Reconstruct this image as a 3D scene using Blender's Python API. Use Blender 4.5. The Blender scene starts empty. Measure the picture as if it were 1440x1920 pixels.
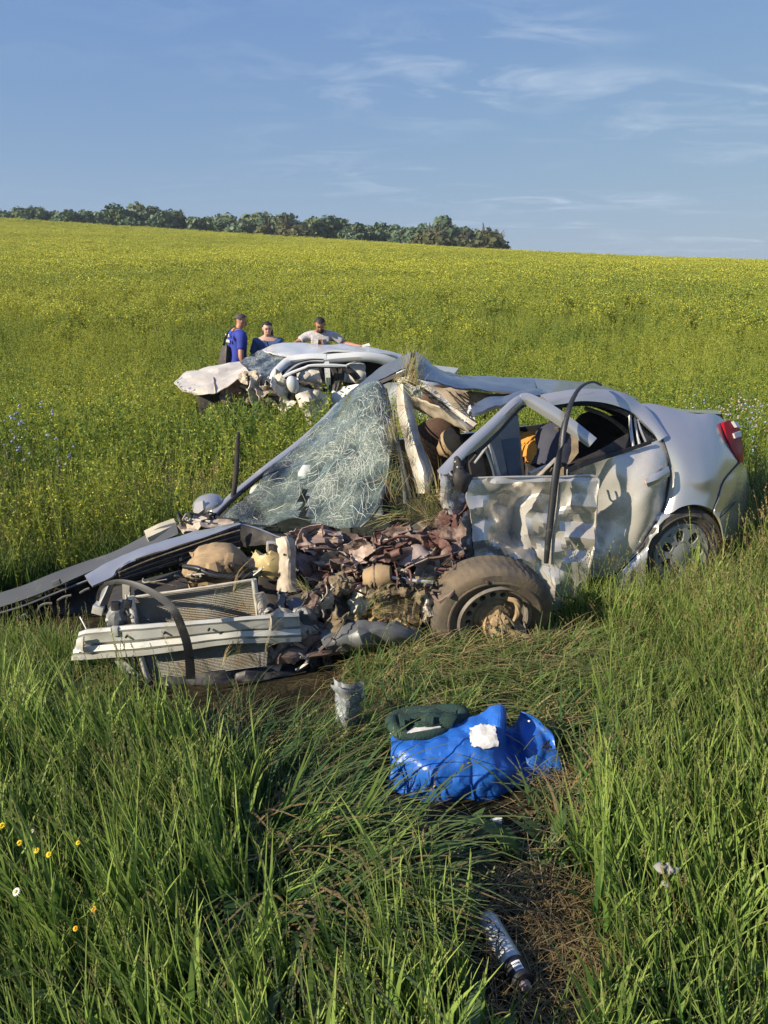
import bpy, bmesh, math, random
import numpy as np
from mathutils import Vector, Matrix, Euler, noise
R = math.radians
scn = bpy.context.scene
COL = scn.collection

# ------------------------------------------------------------------ camera
F = 1480.0
PITCH = math.atan(440 / F)
CAMZ = 2.0
cd = bpy.data.cameras.new('camera'); cam = bpy.data.objects.new('camera', cd); COL.objects.link(cam)
cam.location = (0, 0, CAMZ); cam.rotation_euler = (math.pi / 2 - PITCH, 0, 0)
cd.sensor_fit = 'VERTICAL'; cd.sensor_height = 24; cd.lens = 24 * F / 1920
cd.clip_start = 0.05; cd.clip_end = 3000
scn.camera = cam

# ------------------------------------------------------------------ light
SUN_AZ, SUN_EL = R(62), R(27)            # azimuth measured from straight behind the camera towards the left
sv = Vector((-math.sin(SUN_AZ) * math.cos(SUN_EL), -math.cos(SUN_AZ) * math.cos(SUN_EL), math.sin(SUN_EL)))
ld = bpy.data.lights.new('sun', 'SUN'); ld.energy = 5.0; ld.angle = R(0.53); ld.color = (1.0, 0.89, 0.72)
sun = bpy.data.objects.new('sun', ld); COL.objects.link(sun)
sun.rotation_euler = (-sv).to_track_quat('-Z', 'Y').to_euler()

world = bpy.data.worlds.new('World'); scn.world = world; world.use_nodes = True
wn = world.node_tree.nodes; wl = world.node_tree.links; wn.clear()
def wnode(t, **k):
    n = wn.new(t)
    for a, b in k.items(): setattr(n, a, b)
    return n
wo = wnode('ShaderNodeOutputWorld'); bg = wnode('ShaderNodeBackground'); bg.inputs[1].default_value = 0.12
sky = wnode('ShaderNodeTexSky', sky_type='NISHITA', sun_disc=False, sun_elevation=SUN_EL, sun_rotation=math.atan2(sv.x, sv.y), altitude=100, air_density=1.0, dust_density=0.25, ozone_density=2.6)
tc = wnode('ShaderNodeTexCoord')
sep = wnode('ShaderNodeSeparateXYZ'); wl.new(tc.outputs['Generated'], sep.inputs[0])
# project the view direction on a high flat layer: wisps shrink towards the horizon
mz = wnode('ShaderNodeMath', operation='MAXIMUM'); wl.new(sep.outputs['Z'], mz.inputs[0]); mz.inputs[1].default_value = 0.0
ad = wnode('ShaderNodeMath', operation='ADD'); wl.new(mz.outputs[0], ad.inputs[0]); ad.inputs[1].default_value = 0.09
dx = wnode('ShaderNodeMath', operation='DIVIDE'); wl.new(sep.outputs['X'], dx.inputs[0]); wl.new(ad.outputs[0], dx.inputs[1])
dy = wnode('ShaderNodeMath', operation='DIVIDE'); wl.new(sep.outputs['Y'], dy.inputs[0]); wl.new(ad.outputs[0], dy.inputs[1])
cmb = wnode('ShaderNodeCombineXYZ'); wl.new(dx.outputs[0], cmb.inputs[0]); wl.new(dy.outputs[0], cmb.inputs[1])
mp = wnode('ShaderNodeMapping'); wl.new(cmb.outputs[0], mp.inputs[0])
mp.inputs['Rotation'].default_value = (0, 0, R(10)); mp.inputs['Scale'].default_value = (1.0, 1.5, 1); mp.inputs['Location'].default_value = (5.5, 8.3, 0)
n1 = wnode('ShaderNodeTexNoise'); n1.inputs['Scale'].default_value = 2.1; n1.inputs['Detail'].default_value = 9; n1.inputs['Roughness'].default_value = 0.6; n1.inputs['Distortion'].default_value = 0.9
wl.new(mp.outputs[0], n1.inputs[0])
n2 = wnode('ShaderNodeTexNoise'); n2.inputs['Scale'].default_value = 0.55; n2.inputs['Detail'].default_value = 3; wl.new(mp.outputs[0], n2.inputs[0])
r1 = wnode('ShaderNodeMapRange'); wl.new(n1.outputs[0], r1.inputs[0]); r1.inputs[1].default_value = 0.47; r1.inputs[2].default_value = 0.74
r2 = wnode('ShaderNodeMapRange'); wl.new(n2.outputs[0], r2.inputs[0]); r2.inputs[1].default_value = 0.44; r2.inputs[2].default_value = 0.62
mu = wnode('ShaderNodeMath', operation='MULTIPLY'); wl.new(r1.outputs[0], mu.inputs[0]); wl.new(r2.outputs[0], mu.inputs[1])
mu2 = wnode('ShaderNodeMath', operation='MULTIPLY'); wl.new(mu.outputs[0], mu2.inputs[0]); mu2.inputs[1].default_value = 0.62
# the phone's tone curve holds the bright horizon back: a*s / (1 + b*s) per channel over the whole sky
nu_ = wnode('ShaderNodeVectorMath', operation='MULTIPLY'); wl.new(sky.outputs[0], nu_.inputs[0]); nu_.inputs[1].default_value = (0.92, 1.22, 7.6)
de_ = wnode('ShaderNodeVectorMath', operation='MULTIPLY_ADD'); wl.new(sky.outputs[0], de_.inputs[0]); de_.inputs[1].default_value = (.33, .36, 2.3); de_.inputs[2].default_value = (1, 1, 1)
dv_ = wnode('ShaderNodeVectorMath', operation='DIVIDE'); wl.new(nu_.outputs[0], dv_.inputs[0]); wl.new(de_.outputs[0], dv_.inputs[1])
rr_ = wnode('ShaderNodeMath', operation='DIVIDE'); wl.new(sep.outputs['X'], rr_.inputs[0]); wl.new(ad.outputs[0], rr_.inputs[1])
rs_ = wnode('ShaderNodeMapRange'); rs_.interpolation_type = 'SMOOTHSTEP'; wl.new(rr_.outputs[0], rs_.inputs[0]); rs_.inputs[1].default_value = -1.1; rs_.inputs[2].default_value = .5; rs_.inputs[3].default_value = .16
mu3 = wnode('ShaderNodeMath', operation='MULTIPLY'); wl.new(mu2.outputs[0], mu3.inputs[0]); wl.new(rs_.outputs[0], mu3.inputs[1])
mx = wnode('ShaderNodeMix', data_type='RGBA'); wl.new(mu3.outputs[0], mx.inputs[0]); wl.new(dv_.outputs[0], mx.inputs[6]); mx.inputs[7].default_value = (3.2, 3.7, 4.4, 1)
wl.new(mx.outputs[2], bg.inputs[0]); wl.new(bg.outputs[0], wo.inputs[0])
scn.view_settings.view_transform = 'Standard'; scn.view_settings.look = 'None'
scn.view_settings.exposure = 0.72; scn.view_settings.gamma = 1.0; scn.view_settings.use_curve_mapping = False
scn.cycles.max_bounces = 6; scn.cycles.transparent_max_bounces = 10; scn.cycles.diffuse_bounces = 3; scn.cycles.glossy_bounces = 3

# ------------------------------------------------------------------ points
CP, SP = math.cos(PITCH), math.sin(PITCH)
def ray(px, py):
    u = (px - 720) / F; v = (960 - py) / F
    return Vector((u, v * SP + CP, v * CP - SP))
def P(px, py, Y):
    d = ray(px, py); t = Y / d.y
    return Vector((d.x * t, Y, CAMZ + d.z * t))
def PZ(px, py, z=0.0):
    d = ray(px, py); t = (z - CAMZ) / d.z
    return Vector((d.x * t, d.y * t, z))
SN = Vector((0.24, -0.97, 0.10)).normalized(); S0 = P(1285, 1040, 4.70)
def S(px, py, off=0.0):
    """point on the left flank of the silver car, off metres proud of it"""
    d = ray(px, py); o = Vector((0, 0, CAMZ))
    t = (S0 + SN * off - o).dot(SN) / d.dot(SN)
    return o + d * t
def proj(x, y, z):
    v = Vector((x, y, z - CAMZ)); f = v.y * CP - v.z * SP; up = v.y * SP + v.z * CP
    return 720 + F * v.x / f, 960 - F * up / f
def smooth(a, b, x):
    t = min(1, max(0, (x - a) / (b - a))); return t * t * (3 - 2 * t)
CREST = 200.0
def ground_z(x, y):
    z = -0.28 * smooth(6.5, 10, y)
    if y > 13:
        k = (y - 13) / (CREST - 13)
        kk = k if k < 1 else 1 - (k - 1) * 1.5
        z += (8.9 - 0.060 * max(-170, min(170, x))) * kk * smooth(13, 22, y) + 0.28 * min(k, 1)
    z += 0.03 * noise.noise(Vector((x * 0.7, y * 0.7, 3.1))) * (1 - smooth(30, 60, y))
    z += 0.25 * noise.noise(Vector((x * 0.03, y * 0.03, 7.7))) * smooth(30, 80, y)
    return z

# ------------------------------------------------------------------ object helpers
WL = {}
def link(o, parent=None, origin=None):
    COL.objects.link(o)
    if parent is not None:
        o.parent = parent
    return o
def tag(o, label=None, cat=None, group=None, kind=None):
    if label: o['label'] = label
    if cat: o['category'] = cat
    if group: o['group'] = group
    if kind: o['kind'] = kind
    return o
def thing(name, label, cat, loc=(0, 0, 0), group=None):
    o = bpy.data.objects.new(name, None); o.empty_display_size = 0.2
    o.location = loc; COL.objects.link(o); WL[o] = Vector(loc)
    return tag(o, label, cat, group)
def obj(name, verts, faces, mat, parent=None, angle=40, smoothing=True, mats=None, fm=None):
    me = bpy.data.meshes.new(name); me.from_pydata([tuple(v) for v in verts], [], faces); me.validate(); me.update()
    for m in (mats or [mat]): me.materials.append(m)
    if fm is not None: me.polygons.foreach_set('material_index', fm)
    return meshobj(name, me, parent, angle, smoothing)
def meshobj(name, me, parent=None, angle=40, smoothing=True):
    if smoothing:
        me.polygons.foreach_set('use_smooth', [True] * len(me.polygons))
        me.set_sharp_from_angle(angle=R(angle))
    o = bpy.data.objects.new(name, me); COL.objects.link(o)
    w = Vector((0, 0, 0))
    if parent is not None:
        o.parent = parent; w = WL.get(parent, Vector((0, 0, 0)))
        o.location = -w
    WL[o] = Vector((0, 0, 0))
    return o
class MB:
    def __init__(s): s.v = []; s.f = []; s.m = []
    def add(s, v, f, mi=0):
        b = len(s.v); s.v += [tuple(x) for x in v]; s.f += [tuple(i + b for i in q) for q in f]; s.m += [mi] * len(f)
    def build(s, name, mat, parent=None, angle=40, smoothing=True):
        ms = mat if isinstance(mat, list) else [mat]
        return obj(name, s.v, s.f, None, parent, angle, smoothing, ms, s.m)
def cr(p0, p1, p2, p3, t):
    return 0.5 * ((2 * p1) + (p2 - p0) * t + (2 * p0 - 5 * p1 + 4 * p2 - p3) * t * t + (3 * p1 - p0 - 3 * p2 + p3) * t ** 3)
def resample(pts, n, lin=False):
    """n sub-steps per segment through the points"""
    pts = [Vector(p) for p in pts]; out = []
    for i in range(len(pts) - 1):
        a = pts[max(0, i - 1)]; b = pts[i]; c = pts[i + 1]; d = pts[min(len(pts) - 1, i + 2)]
        for k in range(n):
            t = k / n
            out.append(b.lerp(c, t) if lin else cr(a, b, c, d, t))
    out.append(pts[-1]); return out
def crump(p, amp, freq, seed):
    """folded-metal relief: sharp ridges where the noise changes sign, broad facets between"""
    q = p * freq + Vector((seed * 3.7, seed * 1.3, seed * 5.1)); r = 0.0
    for k, w in enumerate((1.0, .55, .28)):
        s = 2.1 ** k; n = noise.noise(Vector((q.x * s + k * 5, q.y * s, q.z * s * .8)))
        r += w * (0.26 - abs(n)) * 1.7
    d = noise.voronoi(q * 1.3)[0]
    return amp * (r + .45 * (d[1] - d[0]) - .15)
def sheet_geo(rows, nu=5, nv=5, thick=0.005, crumple=None, lin=False, jit=0.0, ragged=0.0, seed=1):
    g = [resample(r, nu, lin) for r in rows]
    cols = list(zip(*g))
    cols = [resample(c, nv, lin) for c in cols]
    W = len(cols); H = len(cols[0])
    V = [[cols[i][j] for i in range(W)] for j in range(H)]
    def nrm(V):
        N = []
        for j in range(H):
            r = []
            for i in range(W):
                a = V[j][min(W - 1, i + 1)] - V[j][max(0, i - 1)]; b = V[min(H - 1, j + 1)][i] - V[max(0, j - 1)][i]
                n = a.cross(b); r.append(n.normalized() if n.length > 1e-9 else Vector((0, -1, 0)))
            N.append(r)
        return N
    N = nrm(V)
    if crumple:
        amp, freq, sd = crumple
        V = [[V[j][i] + N[j][i] * crump(V[j][i], amp, freq, sd) for i in range(W)] for j in range(H)]
        N = nrm(V)
    if jit:   # uneven facets: slide the points about inside the sheet, dent each a little
        rj = random.Random(seed + 5); U = [[p.copy() for p in r] for r in V]
        for j in range(1, H - 1):
            for i in range(1, W - 1):
                a = (V[j][i + 1] - V[j][i - 1]) * .5; b = (V[j + 1][i] - V[j - 1][i]) * .5
                U[j][i] = V[j][i] + a * rj.uniform(-jit, jit) + b * rj.uniform(-jit, jit) + N[j][i] * rj.uniform(-1, 1) * jit * .22 * min(a.length, b.length)
        V = U; N = nrm(V)
    if ragged:
        rr = random.Random(seed)
        for j in range(H):
            for i in range(W):
                if j in (0, H - 1) or i in (0, W - 1):
                    V[j][i] = V[j][i] + Vector((rr.uniform(-1, 1), rr.uniform(-1, 1) * 0.3, rr.uniform(-1, 1))) * ragged
    v = [V[j][i] for j in range(H) for i in range(W)] + [V[j][i] - N[j][i] * thick for j in range(H) for i in range(W)]
    n = W * H; f = []
    for j in range(H - 1):
        for i in range(W - 1):
            a = j * W + i
            f.append((a, a + 1, a + W + 1, a + W)); f.append((n + a, n + a + W, n + a + W + 1, n + a + 1))
    for i in range(W - 1):
        a = i; f.append((a, n + a, n + a + 1, a + 1)); a = (H - 1) * W + i; f.append((a, a + 1, n + a + 1, n + a))
    for j in range(H - 1):
        a = j * W; f.append((a, a + W, n + a + W, n + a)); a = j * W + W - 1; f.append((a, n + a, n + a + W, a + W))
    return v, f
def sheet(name, rows, mat, parent=None, angle=35, **k):
    v, f = sheet_geo(rows, **k)
    return obj(name, v, f, mat, parent, angle)
def SS(rows):
    return [[S(*p) for p in r] for r in rows]
def PP(rows):
    return [[P(*p) for p in r] for r in rows]
def tube_geo(pts, r, n=6, sub=4, flat=1.0, lin=False, caps=True, up=None):
    """r: number or list per control point; flat squashes the section across 'up'"""
    pts = [Vector(p) for p in pts]
    rs = r if isinstance(r, (list, tuple)) else [r] * len(pts)
    c = resample(pts, sub, lin)
    rr = resample([Vector((x, 0, 0)) for x in rs], sub, True)
    v = []; f = []; N = len(c); ref = up or Vector((0.13, 0.31, 0.94))
    for i, p in enumerate(c):
        d = (c[min(N - 1, i + 1)] - c[max(0, i - 1)])
        d = d.normalized() if d.length > 1e-9 else Vector((1, 0, 0))
        a = d.cross(ref)
        if a.length < 1e-3: a = d.cross(Vector((1, 0.2, 0)))
        a.normalize(); b = a.cross(d)
        for k in range(n):
            t = 2 * math.pi * k / n
            v.append(p + a * math.cos(t) * rr[i].x + b * math.sin(t) * rr[i].x * flat)
    for i in range(N - 1):
        for k in range(n):
            f.append((i * n + k, i * n + (k + 1) % n, (i + 1) * n + (k + 1) % n, (i + 1) * n + k))
    if caps:
        f.append(tuple(range(n - 1, -1, -1))); f.append(tuple((N - 1) * n + k for k in range(n)))
    return v, f
def tube(name, pts, r, mat, parent=None, **k):
    v, f = tube_geo(pts, r, **k)
    return obj(name, v, f, mat, parent, 50)
def band_geo(A, B, thick, sub=5, lin=False, bulge=0.0):
    """a folded metal strip between two edge lines"""
    A = [Vector(p) for p in A]; B = [Vector(p) for p in B]
    M = [(a + b) / 2 for a, b in zip(A, B)]
    if bulge:
        M = [m + (Vector((0, 0, CAMZ)) - m).normalized() * bulge for m in M]
    return sheet_geo([A, M, B], nu=sub, nv=3, thick=thick, lin=lin)
def band(name, A, B, thick, mat, parent=None, **k):
    v, f = band_geo(A, B, thick, **k); return obj(name, v, f, mat, parent, 40)
def box_geo(c, sx, sy, sz, rot=None, bev=0.12):
    """box with chamfered corners"""
    bm = bmesh.new(); bmesh.ops.create_cube(bm, size=1)
    for v in bm.verts: v.co = Vector((v.co.x * sx, v.co.y * sy, v.co.z * sz))
    if bev: bmesh.ops.bevel(bm, geom=list(bm.edges), offset=min(sx, sy, sz) * bev, segments=2, affect='EDGES', profile=0.6)
    m = Matrix.Translation(Vector(c)) @ (Euler(rot).to_matrix().to_4x4() if rot else Matrix.Identity(4))
    bm.transform(m); bm.verts.index_update()
    r = [v.co.copy() for v in bm.verts], [tuple(v.index for v in f.verts) for f in bm.faces]
    bm.free(); return r
def box(name, c, sx, sy, sz, mat, parent=None, rot=None, bev=0.12):
    v, f = box_geo(c, sx, sy, sz, rot, bev); return obj(name, v, f, mat, parent, 40)
def lathe_geo(prof, n=32, M=None, closed=False):
    """profile of (radius, height along z)"""
    v = []; f = []
    for r, h in prof:
        for k in range(n):
            t = 2 * math.pi * k / n; v.append(Vector((r * math.cos(t), r * math.sin(t), h)))
    L = len(prof)
    for i in range(L - 1 + (1 if closed else 0)):
        for k in range(n):
            a = i * n; b = ((i + 1) % L) * n
            f.append((a + k, a + (k + 1) % n, b + (k + 1) % n, b + k))
    if M is not None: v = [M @ p for p in v]
    return v, f
def blob_geo(c, sx, sy, sz, amp=0.0, freq=5, seed=0, sub=3, rot=None):
    bm = bmesh.new(); bmesh.ops.create_icosphere(bm, subdivisions=sub, radius=1)
    e = Euler(rot).to_matrix() if rot else Matrix.Identity(3)
    for v in bm.verts:
        p = Vector((v.co.x * sx, v.co.y * sy, v.co.z * sz))
        if amp: p += v.co * crump(p + Vector(c), amp, freq, seed) * (sx + sy + sz) / 3
        v.co = e @ p + Vector(c)
    bm.verts.index_update()
    r = [v.co.copy() for v in bm.verts], [tuple(v.index for v in f.verts) for f in bm.faces]
    bm.free(); return r
def blob(name, c, sx, sy, sz, mat, parent=None, angle=60, **k):
    v, f = blob_geo(c, sx, sy, sz, **k); return obj(name, v, f, mat, parent, angle)
def chunk_geo(c, sx, sy, sz, rot=None, amp=.02, freq=12, seed=0, cuts=7):
    bm = bmesh.new(); bmesh.ops.create_cube(bm, size=1); bmesh.ops.subdivide_edges(bm, edges=list(bm.edges), cuts=cuts, use_grid_fill=True)
    m = Matrix.Translation(Vector(c)) @ (Euler(rot).to_matrix().to_4x4() if rot else Matrix.Identity(4))
    for v in bm.verts:
        u = v.co * 2; k = 1 - .10 * (max(abs(u.x), abs(u.y), abs(u.z)) and (abs(u.x) ** 4 + abs(u.y) ** 4 + abs(u.z) ** 4 - 1) / 2)
        v.co = m @ Vector((v.co.x * sx * k, v.co.y * sy * k, v.co.z * sz * k))
    bm.normal_update(); d = [(v, v.normal.copy()) for v in bm.verts]
    for v, n in d: v.co += n * crump(v.co, amp, freq, seed)
    bm.verts.index_update(); r = [v.co.copy() for v in bm.verts], [tuple(v.index for v in f.verts) for f in bm.faces]; bm.free(); return r
def chunk(name, c, sx, sy, sz, mat, parent=None, angle=25, **k):
    v, f = chunk_geo(c, sx, sy, sz, **k); return obj(name, v, f, mat, parent, angle)
def plate_geo(outline, thick_vec):
    """flat polygon given as points, given a thickness"""
    n = len(outline); v = [Vector(p) for p in outline]; v += [p + Vector(thick_vec) for p in v]
    f = [tuple(range(n)), tuple(range(2 * n - 1, n - 1, -1))]
    for i in range(n):
        j = (i + 1) % n; f.append((i, n + i, n + j, j))
    return v, f
def plate(name, outline, thick_vec, mat, parent=None):
    v, f = plate_geo(outline, thick_vec); return obj(name, v, f, mat, parent, 30)

# ------------------------------------------------------------------ materials
def lin(c):
    return tuple(c) + (1,) if len(c) == 3 else c
def mat(name, c, rough=0.6, metal=0.0, var=0.0, c2=None, scale=6.0, bump=0.0, bscale=60, dust=None, dustamt=0.5, dscale=4.0, spec=0.5, coat=0.0, trans=0.0):
    m = bpy.data.materials.new(name); m.use_nodes = True
    nt = m.node_tree; N = nt.nodes; L = nt.links; b = N['Principled BSDF']
    b.inputs['Base Color'].default_value = lin(c); b.inputs['Roughness'].default_value = rough; b.inputs['Metallic'].default_value = metal
    b.inputs['Specular IOR Level'].default_value = spec; b.inputs['Coat Weight'].default_value = coat
    if trans: b.inputs['Transmission Weight'].default_value = trans
    t = N.new('ShaderNodeTexCoord')
    src = None
    if c2 is not None:
        n = N.new('ShaderNodeTexNoise'); n.inputs['Scale'].default_value = scale; n.inputs['Detail'].default_value = 8; n.inputs['Roughness'].default_value = 0.65
        L.new(t.outputs['Object'], n.inputs[0])
        rp = N.new('ShaderNodeMapRange'); L.new(n.outputs[0], rp.inputs[0]); rp.inputs[1].default_value = 0.38; rp.inputs[2].default_value = 0.64
        mx = N.new('ShaderNodeMix'); mx.data_type = 'RGBA'; mx.inputs[6].default_value = lin(c); mx.inputs[7].default_value = lin(c2)
        L.new(rp.outputs[0], mx.inputs[0]); src = mx.outputs[2]
    if dust is not None:
        n = N.new('ShaderNodeTexNoise'); n.inputs['Scale'].default_value = dscale; n.inputs['Detail'].default_value = 10; n.inputs['Roughness'].default_value = 0.72
        L.new(t.outputs['Object'], n.inputs[0])
        rp = N.new('ShaderNodeMapRange'); L.new(n.outputs[0], rp.inputs[0]); rp.inputs[1].default_value = 0.62 - 0.3 * dustamt; rp.inputs[2].default_value = 0.78 - 0.2 * dustamt; rp.inputs[4].default_value = 0.9
        mx = N.new('ShaderNodeMix'); mx.data_type = 'RGBA'; mx.inputs[7].default_value = lin(dust)
        if src: L.new(src, mx.inputs[6])
        else: mx.inputs[6].default_value = lin(c)
        L.new(rp.outputs[0], mx.inputs[0]); src = mx.outputs[2]
        if metal:
            q = N.new('ShaderNodeMapRange'); L.new(rp.outputs[0], q.inputs[0]); q.inputs[3].default_value = metal; q.inputs[4].default_value = 0.0; L.new(q.outputs[0], b.inputs['Metallic'])
        q = N.new('ShaderNodeMapRange'); L.new(rp.outputs[0], q.inputs[0]); q.inputs[3].default_value = rough; q.inputs[4].default_value = 0.85; L.new(q.outputs[0], b.inputs['Roughness'])
    if src: L.new(src, b.inputs['Base Color'])
    if bump:
        n = N.new('ShaderNodeTexNoise'); n.inputs['Scale'].default_value = bscale; n.inputs['Detail'].default_value = 5
        L.new(t.outputs['Object'], n.inputs[0])
        bp = N.new('ShaderNodeBump'); bp.inputs['Strength'].default_value = bump; bp.inputs['Distance'].default_value = 0.01
        L.new(n.outputs[0], bp.inputs['Height']); L.new(bp.outputs[0], b.inputs['Normal'])
    return m
MUD = (0.23, 0.165, 0.095)
M = dict(
    silver=mat('silver paint', (0.50, 0.495, 0.475), 0.25, 0.62, dust=(0.36, 0.31, 0.23), dustamt=0.0, dscale=1.5, coat=0.35, bump=0.02, bscale=5),
    silverdent=mat('scuffed silver paint', (0.63, 0.60, 0.54), 0.27, 0.45, c2=(0.55, 0.50, 0.42), scale=2.5, dust=(0.33, 0.26, 0.17), dustamt=0.34, dscale=6, coat=0.2, bump=0.06, bscale=90),  # scuffs and mud, plus sun glint painted in as a cream base
    roof=mat('roof paint', (0.17, 0.19, 0.225), 0.34, 0.65, dust=(0.3, 0.27, 0.22), dustamt=0.15, dscale=3, coat=0.3),  # body silver darkened and blued: the roof's weak sunlight is painted in
    bare=mat('bare pressed steel', (0.55, 0.52, 0.45), 0.5, 0.35, c2=(0.40, 0.34, 0.26), scale=9, dust=MUD, dustamt=0.4, dscale=10),
    beam=mat('primed beam steel', (0.50, 0.505, 0.46), 0.55, 0.2, c2=(0.41, 0.40, 0.34), scale=6, dust=MUD, dustamt=0.18, dscale=8),
    rust=mat('dusty torn steel', (0.095, 0.060, 0.048), 0.7, 0.15, c2=(0.22, 0.155, 0.125), scale=9, dust=MUD, dustamt=0.25, dscale=14),
    maroon=mat('oxide red steel', (0.085, 0.036, 0.031), 0.7, 0.15, c2=(0.16, 0.082, 0.068), scale=12, dust=MUD, dustamt=0.2, dscale=14),
    pinkish=mat('pale torn sheet', (0.36, 0.29, 0.25), 0.55, 0.25, c2=(0.26, 0.18, 0.15), scale=8, dust=MUD, dustamt=0.25, dscale=12),
    mudcast=mat('muddy casting', (0.20, 0.155, 0.09), 0.85, 0.0, c2=(0.11, 0.08, 0.05), scale=14, bump=0.5, bscale=45),
    mudtan=mat('tan muddy plastic', (0.36, 0.25, 0.13), 0.75, 0.0, c2=(0.25, 0.17, 0.09), scale=10, bump=0.15, bscale=30),
    cream=mat('cream plastic', (0.55, 0.50, 0.36), 0.6, 0, c2=(0.42, 0.37, 0.26), scale=9),
    yellow=mat('yellowed bottle plastic', (0.42, 0.33, 0.14), 0.5, 0, c2=(0.42, 0.31, 0.14), scale=14),
    blackp=mat('black plastic', (0.016, 0.016, 0.018), 0.5, 0, dust=(0.13, 0.11, 0.08), dustamt=0.3, dscale=9),
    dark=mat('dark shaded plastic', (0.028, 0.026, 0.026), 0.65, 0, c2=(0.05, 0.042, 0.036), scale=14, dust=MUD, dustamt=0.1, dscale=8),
    rubber=mat('rubber strip', (0.017, 0.018, 0.021), 0.42, 0, dust=(0.12, 0.11, 0.09), dustamt=0.2, dscale=12),
    tyre=mat('muddy tyre rubber', (0.065, 0.058, 0.048), 0.9, 0, c2=(0.155, 0.115, 0.072), scale=5, bump=0.25, bscale=70),
    tyre2=mat('dusty tyre rubber', (0.045, 0.044, 0.042), 0.85, 0, c2=(0.13, 0.105, 0.075), scale=6, bump=0.2, bscale=80),
    steel=mat('dusty wheel steel', (0.24, 0.215, 0.18), 0.6, 0.3, c2=(0.15, 0.12, 0.09), scale=12),
    hubcap=mat('grey hubcap plastic', (0.27, 0.28, 0.27), 0.45, 0.1, dust=(0.3, 0.25, 0.18), dustamt=0.25, dscale=8),
    fins=mat('radiator fins', (0.34, 0.33, 0.29), 0.6, 0.1, c2=(0.30, 0.24, 0.15), scale=7, bump=0.6, bscale=240),
    alu=mat('dull aluminium', (0.62, 0.60, 0.55), 0.45, 0.5, dust=MUD, dustamt=0.3, dscale=14),
    headliner=mat('cream headliner', (0.58, 0.50, 0.37), 0.9, 0, c2=(0.5, 0.40, 0.30), scale=6, bump=0.1),
    seat=mat('dark seat fabric', (0.035, 0.033, 0.036), 0.9, 0, c2=(0.06, 0.052, 0.05), scale=20, bump=0.2, bscale=120),
    seatbrown=mat('brown seat fabric', (0.10, 0.055, 0.035), 0.9, 0, c2=(0.06, 0.035, 0.025), scale=12, bump=0.2),
    greyseat=mat('grey headrest fabric', (0.45, 0.47, 0.46), 0.85, 0, c2=(0.36, 0.37, 0.36), scale=9),
    bluegrey=mat('blue grey trim', (0.075, 0.10, 0.13), 0.45, 0.1, c2=(0.05, 0.065, 0.085), scale=5),
    red=mat('red lamp lens', (0.30, 0.010, 0.018), 0.28, 0, spec=0.25),
    lens=mat('pale lamp lens', (0.62, 0.60, 0.60), 0.15, 0, coat=0.6),
    orange=mat('orange cloth', (0.62, 0.27, 0.04), 0.85, 0, c2=(0.52, 0.21, 0.03), scale=8, bump=0.2),
    pink=mat('pink cloth', (0.65, 0.28, 0.33), 0.9),
    navy=mat('dark navy cloth', (0.03, 0.033, 0.055), 0.85, 0, c2=(0.045, 0.045, 0.06), scale=9, bump=0.2),
    crackwhite=mat('whitened crack edges', (0.50, 0.53, 0.47), 0.5),
    whiteprint=mat('white print', (0.75, 0.75, 0.74), 0.7),
    blackprint=mat('black print', (0.012, 0.012, 0.014), 0.6),
    white=mat('white paint', (0.56, 0.57, 0.57), 0.38, 0.1, dust=(0.38, 0.33, 0.24), dustamt=0.16, dscale=1.8, coat=0.3),
    whitehood=mat('dirty white hood paint', (0.62, 0.58, 0.51), 0.5, 0, c2=(0.50, 0.43, 0.34), scale=2.2, dust=(0.34, 0.28, 0.2), dustamt=0.15, dscale=5),
    airbag=mat('airbag cloth', (0.50, 0.47, 0.41), 0.9, 0, c2=(0.56, 0.52, 0.45), scale=6, bump=0.3, bscale=14),
    wreck=mat('torn dirty metal', (0.50, 0.43, 0.34), 0.6, 0.15, c2=(0.24, 0.19, 0.14), scale=8),
    tarp=mat('blue tarpaulin', (0.02, 0.12, 0.46), 0.4, 0, c2=(0.014, 0.09, 0.37), scale=5, bump=0.3, bscale=32, dust=(0.07, 0.16, 0.36), dustamt=0.2, dscale=7),
    greencloth=mat('dark green cloth', (0.022, 0.055, 0.040), 0.9, 0, c2=(0.014, 0.035, 0.028), scale=18, bump=0.5, bscale=140),
    paper=mat('worn white paper', (0.62, 0.60, 0.57), 0.85, 0, c2=(0.45, 0.43, 0.40), scale=26, bump=0.4, bscale=40),
    thermos=mat('scratched steel bottle', (0.50, 0.52, 0.52), 0.33, 0.35, dust=(0.2, 0.18, 0.14), dustamt=0.2, dscale=16),
    skin=mat('tanned skin', (0.42, 0.21, 0.13), 0.55, 0, c2=(0.36, 0.17, 0.11), scale=14),
    skinl=mat('light skin', (0.58, 0.36, 0.27), 0.55, 0, c2=(0.50, 0.30, 0.22), scale=14),
    hair=mat('dark hair', (0.018, 0.013, 0.011), 0.6, 0, bump=0.4, bscale=160),
    hairg=mat('cropped greying hair', (0.07, 0.06, 0.052), 0.8, 0, bump=0.4, bscale=160),
    royal=mat('royal blue cotton', (0.025, 0.045, 0.30), 0.85, 0, c2=(0.018, 0.032, 0.22), scale=7, bump=0.3, bscale=22),
    teal=mat('slate blue uniform cotton', (0.055, 0.105, 0.26), 0.85, 0, c2=(0.045, 0.085, 0.2), scale=7, bump=0.3, bscale=22),
    trouser=mat('dark trousers', (0.022, 0.024, 0.032), 0.9),
    shirt=mat('pale patterned shirt', (0.56, 0.54, 0.52), 0.85, 0, c2=(0.33, 0.30, 0.31), scale=34, bump=0.2),
    bark=mat('tree bark', (0.09, 0.065, 0.045), 0.9, 0, c2=(0.05, 0.04, 0.03), scale=8),
)
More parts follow.
